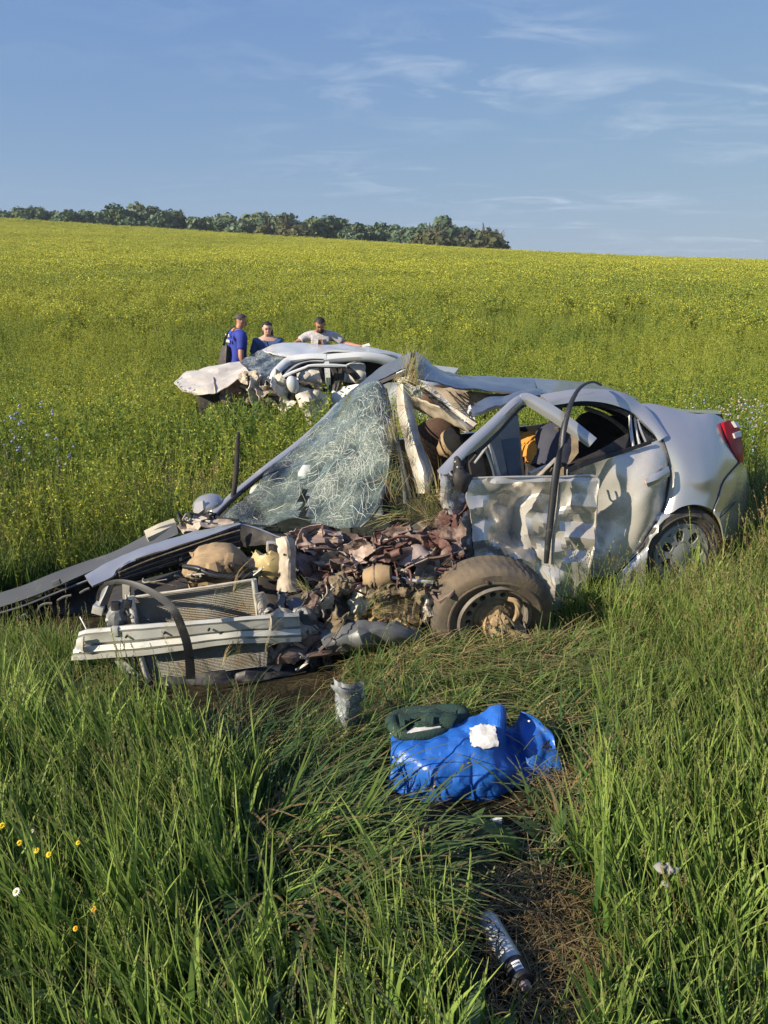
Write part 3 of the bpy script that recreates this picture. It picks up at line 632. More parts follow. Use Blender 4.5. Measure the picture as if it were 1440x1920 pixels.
G0 = []; G1 = []; G2 = []; G3 = []; G4 = []; GS = []
for k in range(52000):
    y = 1.35 + (7.0 - 1.35) * rv2.random() ** .8; hw = .55 * y + 2.5
    x = rv2.uniform(-hw, hw)
    px, py = proj(x, y, 0)
    if inside(FOOT, x, y) or (-1.25 < x < -.15 and 3.22 < y < 3.6) or inside(TARP, x, y): continue
    tr = trod(px, py); sw = sweep(px, py); ba = bare(px, py); f = fbm(x, y, 1.1)
    if 820 < px < 930 and 1690 < py < 1960 and rv2.random() < .8: continue
    ang = rv2.uniform(0, 6.283); tint = max(-.2, min(1, .32 + f * .6 + rv2.uniform(-.2, .2)))
    z = ground_z(x, y)
    u = rv2.random()
    if ba > .45:
        near = math.hypot(px - 950, (py - 1790) * .9)
        if near < 190: u = u * .45 + .5 if u > .05 else .2
        if near < 170: u = .55 if u < .56 else (.2 if u > .97 and near > 70 else 2)
        if .55 < u < .60 and py < 1560: G3.append((x, y, z, 0, 0, ang, rv2.uniform(.7, 1.2), rv2.uniform(-.4, .5), rv2.randrange(2)))
        if u < .10: G2.append((x, y, z, rv2.uniform(-.1, .1), rv2.uniform(-.1, .1), rv2.gauss(-.6, .5) + (1.5 if py < 1560 else 0), rv2.uniform(.4, .8), tint * .4 - .1, rv2.randrange(3)))
        elif py < 1560 and u > .2: pass
        elif u < .46: G1.append((x, y, z, rv2.uniform(-.3, .3), rv2.uniform(.1, .6), rv2.gauss(-.4, .8), rv2.uniform(.3, .75) * (.5 if near < 160 else 1), tint * .5, rv2.choice([3, 5, 0, 2])))
        elif .5 < u < .585: G3.append((x, y, z, 0, 0, ang, rv2.uniform(.7, 1.2), rv2.uniform(-.6, .2), rv2.randrange(2)))
        elif .62 < u < .69 and near > 160: G4.append((x, y, z, 0, 0, ang, rv2.uniform(.4, .8), tint, rv2.randrange(3)))
        continue
    if tr > .5:
        if u < .24:   # lying blades, mostly combed to the right
            G2.append((x, y, z, rv2.uniform(-.1, .1), rv2.uniform(-.1, .1), rv2.gauss(-.45, 1.2), rv2.uniform(.5, .95), tint * .7 + (.3 if py < 1400 else -.1), rv2.randrange(3)))
        elif u < .46: G3.append((x, y, z, 0, 0, ang, rv2.uniform(.7, 1.3), rv2.uniform(0, 1), rv2.randrange(2)))
        elif u < .58: G1.append((x, y, z, rv2.uniform(-.25, .25), rv2.uniform(-.25, .25), ang, rv2.uniform(.35, .7), tint * .6, rv2.choice([2, 5, 0])))
        elif u < .60: G4.append((x, y, z, 0, 0, ang, rv2.uniform(.4, .9), tint, rv2.randrange(3)))
        continue
    if sw > .5:
        if u < .34: G2.append((x, y, z, rv2.uniform(-.1, .1), rv2.uniform(-.3, -.0), rv2.gauss(-.4, .6), rv2.uniform(.8, 1.25), tint * .6, rv2.choice([0, 0, 2])))
        elif u < .42: G0.append((x, y, z, rv2.uniform(-.2, .2), rv2.uniform(.3, .9), rv2.gauss(-.3, .4), rv2.uniform(.5, .95), tint * .8, rv2.randrange(4)))
        elif u < .54: G1.append((x, y, z, rv2.uniform(-.2, .2), rv2.uniform(.1, .5), rv2.gauss(-.3, .3), rv2.uniform(.5, .85), tint * .7, rv2.choice([0, 2, 4])))
        elif u < .66: G4.append((x, y, z, 0, 0, ang, rv2.uniform(.5, 1), tint, rv2.randrange(3)))
        elif u < .70: G3.append((x, y, z, 0, 0, ang, rv2.uniform(.7, 1.3), rv2.uniform(0, 1), rv2.randrange(2)))
        continue
    dens = .60
    if y > 5.0: dens *= 1 - smooth(5.0, 7.0, y) * .75
    if u < dens:
        s = rv2.uniform(.55, 1.05) * (1 + .3 * f)
        if px < 480 and py > 1230: s *= .92
        if px > 1150: s *= 1.0
        if 480 < px < 1150 and 1180 < py < 1300: s *= .55; tint += .25
        if px > 1290: s *= 1.12
        if y < 1.9: s *= .8
        if x < -1.1 and 3.2 < y < 4.15: s *= .6
        if 1.35 < x < 2.6 and 3.75 < y < 5.2: s *= .82
        elif 1.0 < x < 2.6 and 3.3 < y < 5.2: s *= .85
        if -1.6 < x < 0 and 3.0 < y < 3.6: s *= .6
        if y < 3.9 and .9 < x < 1.5: s *= .8
        s = min(s, 1.1 if px < 1250 else 1.25)
        t_ = rv2.gauss(.2, .14); ry_ = -math.cos(ang) * t_; rx_ = -math.sin(ang) * t_
        if rv2.random() < .80 * (1 - smooth(2.6, 4.2, y)) + .05:
            G0.append((x, y, z, rx_, ry_, ang, s * rv2.uniform(.75, 1.0), min(.75, tint + .06), rv2.randrange(4))); continue
        if y < 3.2 and rv2.random() < .5: continue
        G1.append((x, y, z, rx_, ry_, ang, s, tint, rv2.choices(range(7), (5, 5, 4, 3, 2.2, 3, 1.3))[0]))
    elif u < dens + .075: G4.append((x, y, z, 0, 0, ang, rv2.uniform(.5, 1.1), tint, rv2.randrange(3)))
    elif u < dens + .12: G3.append((x, y, z, 0, 0, ang, rv2.uniform(.7, 1.3), rv2.uniform(0, 1), rv2.randrange(2)))
def low(q):
    px, py = proj(q[0], q[1], 0)
    if 690 < px < 1075 and 1470 < py < 1730: return None if rv2.random() < .75 else q[:6] + (q[6] * .45,) + q[7:]
    if 1060 < px < 1230 and 1480 < py < 1800: return q[:6] + (min(q[6], .62),) + q[7:]
    return q
G0 = [q for q in map(low, G0) if q]; G1 = [q for q in map(low, G1) if q]
# straw grass heaped by the front wheel and caught on the broken pillar
for (px0, px1, py0, py1, Y0, Y1, n) in ((745, 830, 925, 985, 4.3, 4.55, 34), (742, 790, 690, 760, 4.85, 5.1, 20), (735, 760, 760, 900, 4.6, 4.8, 14)):
    for k in range(n):
        p = P(rv2.uniform(px0, px1), rv2.uniform(py0, py1), rv2.uniform(Y0, Y1))
        GS.append((p.x, p.y, p.z, rv2.uniform(-1.5, 1.5), rv2.uniform(-1.6, 1.6), rv2.uniform(0, 6.28), rv2.uniform(.3, .6), rv2.uniform(.4, 1), rv2.randrange(3)))
for k in range(26):
    p = P(rv2.uniform(570, 800), rv2.uniform(1085, 1190), 3.92)
    GS.append((p.x, p.y, p.z, rv2.uniform(-.6, .6), rv2.uniform(-.8, .8), rv2.uniform(0, 6.28), rv2.uniform(.25, .45), rv2.uniform(.3, .9), rv2.randrange(3)))
for k in range(160):
    x, y = rv2.uniform(-.1, 1.0), rv2.uniform(3.55, 3.92)
    GS.append((x, y, ground_z(x, y) + .01, rv2.uniform(-.3, .3), rv2.uniform(-.3, .3), rv2.gauss(-.3, 1.2), rv2.uniform(.5, .9), rv2.uniform(.5, 1), rv2.randrange(3)))
for (px, py, Y) in ((400, 1150, 3.7), (410, 1140, 3.7), (425, 1150, 3.7), (470, 1150, 3.72), (440, 1120, 3.74), (420, 1250, 3.62), (500, 1225, 3.66), (450, 1230, 3.64)):
    p = P(px, py, Y - .05); GS.append((p.x, p.y, p.z, 0, rv2.uniform(-.9, -.4), rv2.uniform(-.6, .6), .45, .8, 1))
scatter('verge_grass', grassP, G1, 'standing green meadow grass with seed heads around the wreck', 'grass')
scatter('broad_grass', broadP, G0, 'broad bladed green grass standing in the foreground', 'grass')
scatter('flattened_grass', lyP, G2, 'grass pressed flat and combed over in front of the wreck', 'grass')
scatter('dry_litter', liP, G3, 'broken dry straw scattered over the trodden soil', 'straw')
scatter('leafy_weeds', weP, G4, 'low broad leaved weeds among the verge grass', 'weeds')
gsP = [lying_tuft('caught_straw_wisp', 61, 18, .06, .25, .5, .004, 11), lying_tuft('caught_straw_wisp.001', 62, 9, .03, .3, .55, .004, 6), lying_tuft('caught_straw_wisp.002', 63, 22, .1, .2, .4, .0045, 12)]
scatter('caught_straw', gsP, GS, 'yellowed grass wisps caught on the broken silver pillar and heaped by the front wheel', 'straw')
# the crop field
C1 = []; C2 = []
y = 4.6
while y < 44:
    step = .19 + .008 * y; hw = .56 * y + 3.6; x = -hw
    while x < hw:
        xx = x + rv2.uniform(-.5, .5) * step; yy = y + rv2.uniform(-.5, .5) * step; x += step
        edge = 5.3 + .5 * fbm(xx, 3, .5) + (.9 if xx > 2.2 else 0) - (0.2 if xx < -1 else 0)
        if yy < edge or inside(FOOT, xx, yy) or inside(FAR, xx, yy): continue
        if rv2.random() < .1 + .9 * smooth(26, 44, yy): continue
        f = fbm(xx, yy, .35, 3); g = fbm(xx, yy, .09, 9)
        if rv2.random() < .16 + .5 * max(0, -f): k = 2
        elif rv2.random() < .45 * smooth(9, 26, yy): k = 3
        else: k = rv2.choices((0, 1, 3), (3, 2.2 - 2 * f, 1.6 + 2 * f))[0] if abs(f) < .7 else 0
        s = rv2.uniform(.7, 1.05) * (.82 + .18 * smooth(edge, edge + 2.5, yy))
        if xx > 1.0 and yy < 8: s *= .7
        if xx < -.3 and yy < 9.0: s *= 1.12
        if 8.9 < yy < 10 and -2.9 < xx < -1.2: s *= 1.06
        C1.append((xx, yy, ground_z(xx, yy) - .02, rv2.gauss(0, .08), rv2.gauss(0, .08), rv2.uniform(0, 6.28), s, .42 + .4 * f + .45 * g + .22 * smooth(9, 28, yy) + rv2.uniform(-.14, .14), k))
    y += step
y = 18
while y < 206:
    step = .60 + .0075 * max(0, y - 33); hw = .56 * y + 7; x = -hw
    while x < hw:
        xx = x + rv2.uniform(-.5, .5) * step; yy = y + rv2.uniform(-.5, .5) * step; x += step
        if rv2.random() > smooth(17, 42, yy): continue
        near_ = rv2.random() > smooth(30, 75, yy)
        f = fbm(xx, yy, .06, 3); g = fbm(xx, yy, .018, 9)
        C2.append((xx, yy, ground_z(xx, yy) - .05, rv2.gauss(0, .05), rv2.gauss(0, .05), rv2.uniform(0, 6.28), rv2.uniform(.85, 1.15) * (1 + .0015 * max(0, y - 33)), .54 + .45 * f + .4 * g + .28 * smooth(40, 150, yy) + rv2.uniform(-.1, .1), (rv2.choice((3, 4)) if near_ else rv2.choices((0, 1, 2), (3, 1.6, 2))[0])))
    y += step
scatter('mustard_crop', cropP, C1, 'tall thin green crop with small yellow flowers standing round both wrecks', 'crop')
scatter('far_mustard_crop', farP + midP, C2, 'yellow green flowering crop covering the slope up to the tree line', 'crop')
print('greenery', len(G1), len(G2), len(G3), len(G4), len(C1), len(C2))
# ================================================================== the silver wreck
rng = random.Random(5)
car = thing('wrecked_sedan', 'silver saloon car torn open at the front, shattered windscreen, nearest the camera', 'car', P(900, 1130, 4.6))

# ---- rear body
sheet('rear_quarter_panel', SS([
    [(1188, 757, -.26), (1228, 759, -.27), (1270, 770, -.26), (1305, 777, -.25), (1336, 776, -.27), (1361, 792, -.32)],
    [(1212, 786, -.17), (1250, 792, -.16), (1285, 800, -.15), (1315, 806, -.15), (1342, 812, -.18), (1368, 832, -.27)],
    [(1239, 822, -.09), (1268, 832, -.06), (1298, 840, -.05), (1325, 847, -.06), (1352, 855, -.10), (1386, 864, -.26)],
    [(1256, 876, -.05), (1280, 886, .00), (1303, 892, .015), (1323, 896, .01), (1342, 899, -.03), (1356, 900, -.08)],
    [(1250, 924, -.05), (1270, 920, .00), (1290, 918, .02), (1310, 921, .02), (1330, 926, .0), (1346, 930, -.04)],
    [(1241, 963, -.03), (1258, 962, .01), (1276, 951, .03), (1298, 946, .035), (1318, 949, .03), (1336, 957, .0)]]),
    M['silver'], car, nu=6, nv=6, thick=.006, crumple=(.002, 2.0, 4))
sheet('sill_panel', SS([
    [(1238, 962, -.03), (1259, 961, .01)], [(1219, 1002, -.02), (1231, 996, .02)], [(1198, 1034, -.01), (1216, 1026, .02)],
    [(1168, 1070, .0), (1210, 1064, .03)], [(1146, 1098, .0), (1204, 1098, .02)], [(1140, 1122, -.03), (1190, 1122, -.01)]]),
    M['silver'], car, nu=6, nv=4, thick=.006, crumple=(.03, 7, 8))
sheet('rear_bumper', SS([
    [(1387, 866, -.24), (1393, 873, -.34), (1398, 884, -.5), (1385, 884, -1.5)],
    [(1357, 901, -.07), (1382, 897, -.20), (1402, 906, -.5), (1390, 906, -1.6)],
    [(1347, 931, -.03), (1376, 930, -.17), (1401, 927, -.5), (1390, 927, -1.6)],
    [(1337, 958, .005), (1368, 956, -.16), (1397, 952, -.5), (1386, 952, -1.6)],
    [(1348, 976, .01), (1369, 980, -.15), (1391, 978, -.48), (1380, 978, -1.6)],
    [(1355, 1010, .0), (1368, 1012, -.14), (1381, 1010, -.45), (1372, 1010, -1.5)]]),
    M['silver'], car, nu=6, nv=5, thick=.008)
tube('bumper_crease', [S(1349, 972, .004), S(1376, 945, -.155), S(1400, 916, -.48)], .004, M['dark'], car, n=5)
sheet('trunk_lid', SS([
    [(1243, 764, -.30), (1285, 773, -.30), (1320, 775, -.30), (1352, 777, -.36)],
    [(1240, 761, -.7), (1283, 769, -.8), (1318, 770, -.8), (1349, 771, -.8)],
    [(1238, 760, -1.35), (1280, 767, -1.4), (1316, 768, -1.4), (1346, 769, -1.4)]]),
    M['silver'], car, thick=.02)
sheet('trunk_face', SS([
    [(1350, 776, -.40), (1344, 771, -1.4)], [(1358, 800, -.46), (1350, 796, -1.45)], [(1376, 850, -.50), (1368, 850, -1.5)], [(1386, 880, -.5), (1378, 880, -1.5)]]),
    M['silver'], car, thick=.01)
tl = sheet('tail_light', SS([
    [(1357, 793, -.23), (1366, 788, -.245), (1377, 790, -.27)], [(1361, 812, -.22), (1374, 807, -.24), (1387, 804, -.275)],
    [(1368, 833, -.21), (1379, 829, -.235), (1391, 827, -.275)], [(1378, 852, -.21), (1386, 851, -.23), (1394, 850, -.27)],
    [(1388, 867, -.235), (1391, 868, -.25), (1394, 868, -.27)]]), M['red'], car, thick=-.03, nu=4, nv=4)
sheet('reverse_lens', SS([[(1373, 813, -.234), (1386, 808, -.262)], [(1376, 822, -.234), (1388, 818, -.262)]]), M['lens'], tl, thick=.012, nu=2, nv=2)
sheet('corner_lens', SS([[(1370, 791, -.246), (1377, 793, -.262)], [(1377, 802, -.246), (1384, 803, -.262)]]), M['lens'], tl, thick=.02, nu=2, nv=2)
sheet('rear_window', SS([
    [(1176, 750, -.34), (1210, 757, -.33), (1243, 764, -.34)], [(1168, 742, -.8), (1204, 752, -.8), (1241, 762, -.8)], [(1163, 741, -1.3), (1200, 750, -1.3), (1239, 761, -1.3)]]),
    M['window'], car, thick=.006)
sheet('wheel_arch_liner', [[S(px, py, o) for o in (-.005, -.12, -.3)] for px, py in
    [(1212, 1064), (1220, 1022), (1238, 985), (1262, 959), (1298, 947), (1330, 957), (1347, 978), (1356, 1015), (1352, 1060)]],
    M['mudtan'], car, thick=.006, nu=3, nv=4)

# ---- rear door
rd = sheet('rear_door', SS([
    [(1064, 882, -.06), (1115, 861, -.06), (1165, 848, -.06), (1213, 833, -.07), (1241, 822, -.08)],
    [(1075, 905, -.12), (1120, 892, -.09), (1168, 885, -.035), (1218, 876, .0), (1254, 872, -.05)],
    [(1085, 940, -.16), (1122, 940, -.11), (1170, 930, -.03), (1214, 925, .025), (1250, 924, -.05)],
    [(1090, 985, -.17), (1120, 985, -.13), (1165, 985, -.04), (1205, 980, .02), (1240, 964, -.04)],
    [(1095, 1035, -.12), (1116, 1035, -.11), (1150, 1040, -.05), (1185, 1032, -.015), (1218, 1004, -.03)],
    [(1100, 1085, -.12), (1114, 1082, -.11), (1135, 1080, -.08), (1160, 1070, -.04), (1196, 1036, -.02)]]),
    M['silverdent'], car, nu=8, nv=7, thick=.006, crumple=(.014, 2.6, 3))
band('belt_trim', [S(1062, 878, -.035), S(1115, 857, -.035), S(1165, 843, -.04), S(1218, 826, -.05)], [S(1066, 886, -.035), S(1118, 866, -.035), S(1168, 850, -.04), S(1220, 832, -.05)], .01, M['rubber'], rd)
hd = sheet('door_handle', SS([[(1212, 900, .03), (1230, 889, .035), (1249, 876, .0)], [(1210, 905, .045), (1230, 897, .05), (1251, 885, .01)], [(1213, 909, .03), (1231, 903, .03), (1250, 889, .0)]]), M['silver'], rd, thick=.02, nu=4, nv=3)
blob('reflector', S(1213, 904, .045), .012, .008, .014, M['pink'], hd, sub=2)
tube('door_gap', [S(1242, 824, -.078), S(1255, 872, -.04), S(1251, 924, -.04), S(1241, 963, -.025), S(1219, 1003, -.015), S(1197, 1036, -.005)], .007, M['blackp'], rd, n=5)
tube('panel_gap', [S(1387, 866, -.235), S(1357, 900, -.068), S(1347, 930, -.03), S(1337, 957, .008)], .004, M['dark'], car, n=5)
tube('boot_gap', [S(1243, 765, -.31), S(1285, 774, -.30), S(1320, 776, -.30), S(1352, 778, -.36)], .006, M['dark'], car, n=5)
# window opening: rails, divider bars, quarter glass
band('roof_rail', [S(1013, 747, -.24), S(1044, 741, -.23), S(1086, 736, -.22), S(1127, 736, -.22), S(1161, 741, -.22), S(1187, 756, -.23), S(1212, 775, -.19), S(1246, 822, -.09)],
     [S(1030, 762, -.20), S(1052, 757, -.2), S(1086, 752, -.19), S(1127, 755, -.19), S(1163, 765, -.19), S(1188, 780, -.18), S(1216, 806, -.13), S(1237, 826, -.09)], .03, M['silver'], car, bulge=.012)
tube('rail_gutter', [S(990, 738, -.25), S(1020, 747, -.225), S(1044, 740, -.215), S(1086, 735.5, -.205), S(1127, 735.5, -.205), S(1161, 740, -.205), S(1187, 755, -.215), S(1212, 774, -.175), S(1226, 790, -.14)], .006, M['rubber'], car, n=5)
band('window_seal', [S(1036, 760, -.21), S(1086, 753, -.2), S(1127, 756, -.2), S(1163, 766, -.2), S(1186, 780, -.2)], [S(1040, 766, -.21), S(1086, 758, -.21), S(1125, 761, -.21), S(1160, 771, -.21), S(1180, 783, -.21)], .02, M['rubber'], car)
for a, b, w in (((1181, 779, -.19), (1187, 838, -.08), .011), ((1190, 783, -.18), (1199, 835, -.08), .008), ((1195, 787, -.17), (1212, 831, -.08), .007)):
    tube('window_divider', [S(*a), S((a[0] + b[0]) / 2 - 1, (a[1] + b[1]) / 2, (a[2] + b[2]) / 2), S(*b)], w, M['silver'], car, n=6)
plate('quarter_glass', [S(1197, 790, -.185), S(1215, 808, -.15), S(1236, 824, -.10), S(1214, 832, -.10)], SN * -.006, M['window'], car)
plate('rear_door_glass', [S(1062, 872, -.10), S(1182, 838, -.10), S(1178, 812, -.14), S(1120, 846, -.1)], SN * -.005, M['dark'], car)

# ---- roof
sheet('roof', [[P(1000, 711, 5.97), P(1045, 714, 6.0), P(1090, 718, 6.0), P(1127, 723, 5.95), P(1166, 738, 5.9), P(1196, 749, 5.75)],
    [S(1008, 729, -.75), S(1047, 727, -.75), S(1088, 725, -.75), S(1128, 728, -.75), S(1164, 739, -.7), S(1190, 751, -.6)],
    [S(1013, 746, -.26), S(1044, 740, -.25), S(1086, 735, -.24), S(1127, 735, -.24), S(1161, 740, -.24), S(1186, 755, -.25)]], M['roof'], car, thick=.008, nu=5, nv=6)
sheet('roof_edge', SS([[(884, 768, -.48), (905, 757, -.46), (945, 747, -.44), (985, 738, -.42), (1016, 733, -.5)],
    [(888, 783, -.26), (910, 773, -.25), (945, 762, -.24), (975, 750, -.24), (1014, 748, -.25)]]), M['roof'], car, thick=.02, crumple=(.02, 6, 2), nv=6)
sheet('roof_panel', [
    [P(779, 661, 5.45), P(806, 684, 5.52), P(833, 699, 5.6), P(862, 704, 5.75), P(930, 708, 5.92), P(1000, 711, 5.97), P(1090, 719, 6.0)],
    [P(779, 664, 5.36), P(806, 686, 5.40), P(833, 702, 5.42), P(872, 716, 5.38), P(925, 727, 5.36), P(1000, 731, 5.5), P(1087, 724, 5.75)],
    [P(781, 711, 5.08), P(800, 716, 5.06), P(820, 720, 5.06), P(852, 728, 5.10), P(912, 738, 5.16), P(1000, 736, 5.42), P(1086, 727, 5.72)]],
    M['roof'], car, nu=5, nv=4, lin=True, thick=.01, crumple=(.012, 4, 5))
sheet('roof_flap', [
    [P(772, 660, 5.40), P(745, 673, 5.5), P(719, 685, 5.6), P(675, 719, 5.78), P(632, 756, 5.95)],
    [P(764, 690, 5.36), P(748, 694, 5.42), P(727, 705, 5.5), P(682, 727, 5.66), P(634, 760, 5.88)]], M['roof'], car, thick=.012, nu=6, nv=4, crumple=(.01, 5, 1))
sheet('torn_roof_fold', [[P(773, 661, 5.41), P(780, 664, 5.40)], [P(770, 690, 5.55), P(781, 690, 5.5)], [P(765, 720, 5.45), P(785, 722, 5.4)]], M['rust'], car, crumple=(.03, 9, 2))
band('header_rail', [P(760, 694, 5.3), P(727, 707, 5.46), P(682, 730, 5.62), P(634, 762, 5.86)], [P(760, 703, 5.28), P(727, 714, 5.44), P(682, 736, 5.6), P(634, 767, 5.84)], .02, M['dark'], car)
sheet('headliner', [
    [P(795, 722, 5.35), P(860, 734, 5.45), P(930, 741, 5.55), P(1005, 738, 5.65), P(1082, 729, 5.8)],
    [P(822, 742, 5.28), P(868, 752, 5.32), P(925, 750, 5.35), P(990, 742, 5.38), P(1060, 739, 5.4)],
    [P(850, 768, 5.22), P(884, 782, 5.18), P(915, 768, 5.15), P(980, 750, 5.1), P(1040, 748, 5.05)]], M['headliner'], car, thick=.012, crumple=(.02, 5, 3))
sheet('sagging_headliner', [
    [P(768, 742, 5.3), P(800, 752, 5.26), P(840, 770, 5.2), P(886, 796, 5.1)],
    [P(768, 756, 5.36), P(800, 766, 5.34), P(835, 786, 5.3), P(880, 806, 5.25)],
    [P(770, 760, 5.5), P(802, 774, 5.5), P(830, 795, 5.45), P(868, 804, 5.4)]], M['headliner'], car, thick=.012, crumple=(.02, 6, 7))
for k in range(3):
    tube('roof_bow', [P(836 + 17 * k, 731 + 3 * k, 5.33), P(856 + 16 * k, 752 + k, 5.22), P(876 + 14 * k, 775 - 4 * k, 5.12)], .010, M['bare'], car, n=5, flat=.4)
sr = band('torn_side_rail', [P(785, 713, 5.05), P(820, 738, 5.0), P(856, 768, 4.93), P(894, 798, 4.86)], [P(787, 723, 5.04), P(820, 748, 4.98), P(855, 777, 4.92), P(888, 804, 4.85)], .03, M['bare'], car)
band('rail_seal', [P(790, 724, 5.03), P(822, 750, 4.97), P(856, 779, 4.91), P(889, 805, 4.84)], [P(789, 731, 5.03), P(820, 757, 4.97), P(853, 786, 4.91), P(882, 809, 4.84)], .02, M['rubber'], sr)
for k in range(10):
    q = P(876 + rng.uniform(-6, 14), 782 + rng.uniform(-18, 12), 4.9 + rng.uniform(-.05, .05))
    if k == 0: sp = MB()
    v, f = blob_geo(q, .012, .012, .016, .5, 40, k, 1); sp.add(v, f)
sp.build('broken_glass', M['lens'], car)['kind'] = 'stuff'

# ---- pillars
sheet('a_pillar', [
    [P(747, 726, 4.92), P(755, 721, 4.88), P(763, 726, 4.92)],
    [P(748, 769, 4.84), P(760, 766, 4.78), P(772, 766, 4.84)],
    [P(762, 827, 4.74), P(774, 822, 4.68), P(786, 823, 4.74)],
    [P(769, 860, 4.70), P(784, 856, 4.64), P(799, 859, 4.70)],
    [P(777, 894, 4.66), P(794, 886, 4.60), P(809, 882, 4.66)],
    [P(785, 925, 4.6), P(797, 925, 4.55), P(806, 922, 4.6)]], M['bare'], car, thick=.012, nu=4, nv=5, crumple=(.008, 9, 6))
tube('pillar_seal', [P(738, 770, 4.86), P(742, 807, 4.78), P(752, 850, 4.70), P(759, 885, 4.62), P(770, 935, 4.52)], .009, M['rubber'], car, n=6)
tube('pillar_trim', [P(734, 790, 4.9), P(748, 850, 4.78), P(756, 900, 4.68), P(760, 945, 4.58)], .012, M['bare'], car, n=6, flat=.5)
tube('far_pillar', [P(393, 973, 5.05), P(420, 945, 5.18), P(445, 922, 5.28), P(505, 873, 5.5), P(560, 831, 5.68), P(600, 795, 5.82), P(634, 758, 5.93)], [.035, .035, .035, .037, .037, .035, .03], M['silver'], car, n=8, flat=.6)
tube('far_pillar_seal', [P(397, 976, 4.98), P(447, 927, 5.2), P(507, 879, 5.42), P(562, 838, 5.6), P(634, 766, 5.85)], .015, M['rubber'], car, n=6)
# bent front door frame, silver
fd_frame = sheet('door_frame', SS([
    [(820, 883, .04), (862, 843, .02), (915, 795, -.04), (955, 759, -.1), (974, 743, -.13)],
    [(836, 890, .06), (868, 849, .04), (920, 801, -.02), (958, 763, -.08), (977, 748, -.12)],
    [(872, 852, .04), (884, 847, .02), (928, 806, -.04), (962, 768, -.1), (978, 755, -.13)]]), M['silver'], car, thick=.02, nu=5, nv=4)
band('frame_rear_arm', [S(974, 742, -.13), S(990, 740, -.12), S(1023, 755, -.08), S(1061, 780, -.03), S(1115, 825, .04)],
     [S(977, 755, -.13), S(990, 758, -.12), S(1019, 777, -.08), S(1057, 802, -.03), S(1105, 837, .04)], .025, M['silver'], fd_frame, bulge=.01)
band('frame_seal', [S(888, 848, .0), S(930, 808, -.06), S(964, 769, -.12), S(980, 757, -.15)], [S(893, 853, .0), S(934, 813, -.06), S(968, 774, -.12), S(984, 762, -.15)], .02, M['rubber'], fd_frame)
tube('frame_corner', [S(878, 848, .03), S(874, 870, .035), S(876, 897, .03)], .012, M['rubber'], fd_frame, n=6)
tube('frame_corner', [S(876, 856, .02), S(890, 845, .0), S(898, 838, -.01)], .01, M['rubber'], fd_frame, n=6)
mb = sheet('mirror_bracket', SS([
    [(851, 858, .06), (857, 856, .06), (862, 872, .07)], [(849, 885, .08), (864, 882, .09), (876, 887, .08)], [(852, 905, .08), (866, 905, .1), (886, 893, .08)], [(860, 920, .06), (868, 924, .06), (874, 914, .06)]]), M['dark'], car, thick=.008, crumple=(.008, 14, 3))
for px, py in ((854, 866), (858, 876), (866, 895)):
    blob('bracket_hole', S(px, py, .10), .007, .004, .007, M['bare'], mb, sub=1)
# lower hinge post in crumpled silver
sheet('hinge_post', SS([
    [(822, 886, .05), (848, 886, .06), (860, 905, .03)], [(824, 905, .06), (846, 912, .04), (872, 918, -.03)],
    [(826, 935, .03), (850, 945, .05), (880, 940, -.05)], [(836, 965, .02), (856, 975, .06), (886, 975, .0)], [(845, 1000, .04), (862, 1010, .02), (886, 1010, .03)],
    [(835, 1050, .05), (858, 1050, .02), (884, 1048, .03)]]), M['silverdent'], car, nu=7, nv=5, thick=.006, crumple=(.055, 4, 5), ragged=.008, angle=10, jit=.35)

# ---- front door, beaten in
DOOR = [
    [(884, 896, .06), (912, 895, .06), (945, 894, .06), (985, 893, .06), (1020, 893, .06), (1060, 893, .06), (1090, 893, .06), (1118, 893, .05)],
    [(880, 906, .07), (910, 905, .065), (945, 904, .065), (985, 903, .07), (1020, 902, .07), (1060, 902, .07), (1090, 902, .07), (1119, 902, .06)],
    [(874, 930, .08), (908, 928, .05), (938, 922, .01), (972, 932, -.02), (1012, 924, .05), (1052, 930, .03), (1086, 924, .07), (1118, 928, .06)],
    [(880, 955, .09), (905, 950, .09), (935, 948, -.03), (962, 955, -.07), (1000, 944, .08), (1045, 952, .0), (1078, 946, .08), (1118, 950, .07)],
    [(884, 985, .07), (908, 972, .05), (930, 985, .05), (958, 1000, -.12), (985, 968, .03), (1030, 982, .07), (1070, 975, .0), (1113, 982, .04)],
    [(886, 1015, .10), (906, 1012, .10), (930, 1010, .02), (958, 1004, -.12), (990, 1002, .06), (1030, 1010, -.01), (1068, 1006, .06), (1115, 1012, .10)],
    [(888, 1038, .05), (915, 1032, .03), (940, 1028, .09), (964, 1022, -.03), (1000, 1030, .02), (1034, 1036, .10), (1072, 1030, .02), (1114, 1034, .08)],
    [(892, 1056, .10), (922, 1050, .07), (950, 1050, .03), (980, 1048, .09), (1005, 1058, .04), (1036, 1062, .06), (1074, 1054, .08), (1107, 1056, .05)],
    [(930, 1085, .04), (948, 1082, .06), (965, 1086, .03), (985, 1084, .08), (1008, 1092, .05), (1040, 1096, .1), (1070, 1088, .05), (1098, 1090, .06)],
    [(980, 1125, .02), (990, 1126, .05), (1000, 1128, .03), (1012, 1132, .06), (1025, 1138, .04), (1042, 1142, .07), (1064, 1140, .05), (1092, 1125, .02)]]
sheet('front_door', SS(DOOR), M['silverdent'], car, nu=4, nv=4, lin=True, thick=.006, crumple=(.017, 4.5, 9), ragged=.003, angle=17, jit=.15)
tube('door_rim', [S(884, 897, .065), S(940, 895, .068), S(1000, 894, .07), S(1060, 894, .068), S(1118, 894, .06), S(1119, 930, .075), S(1116, 985, .06), S(1113, 1030, .09), S(1100, 1080, .06)], .008, M['silverdent'], car, n=6)
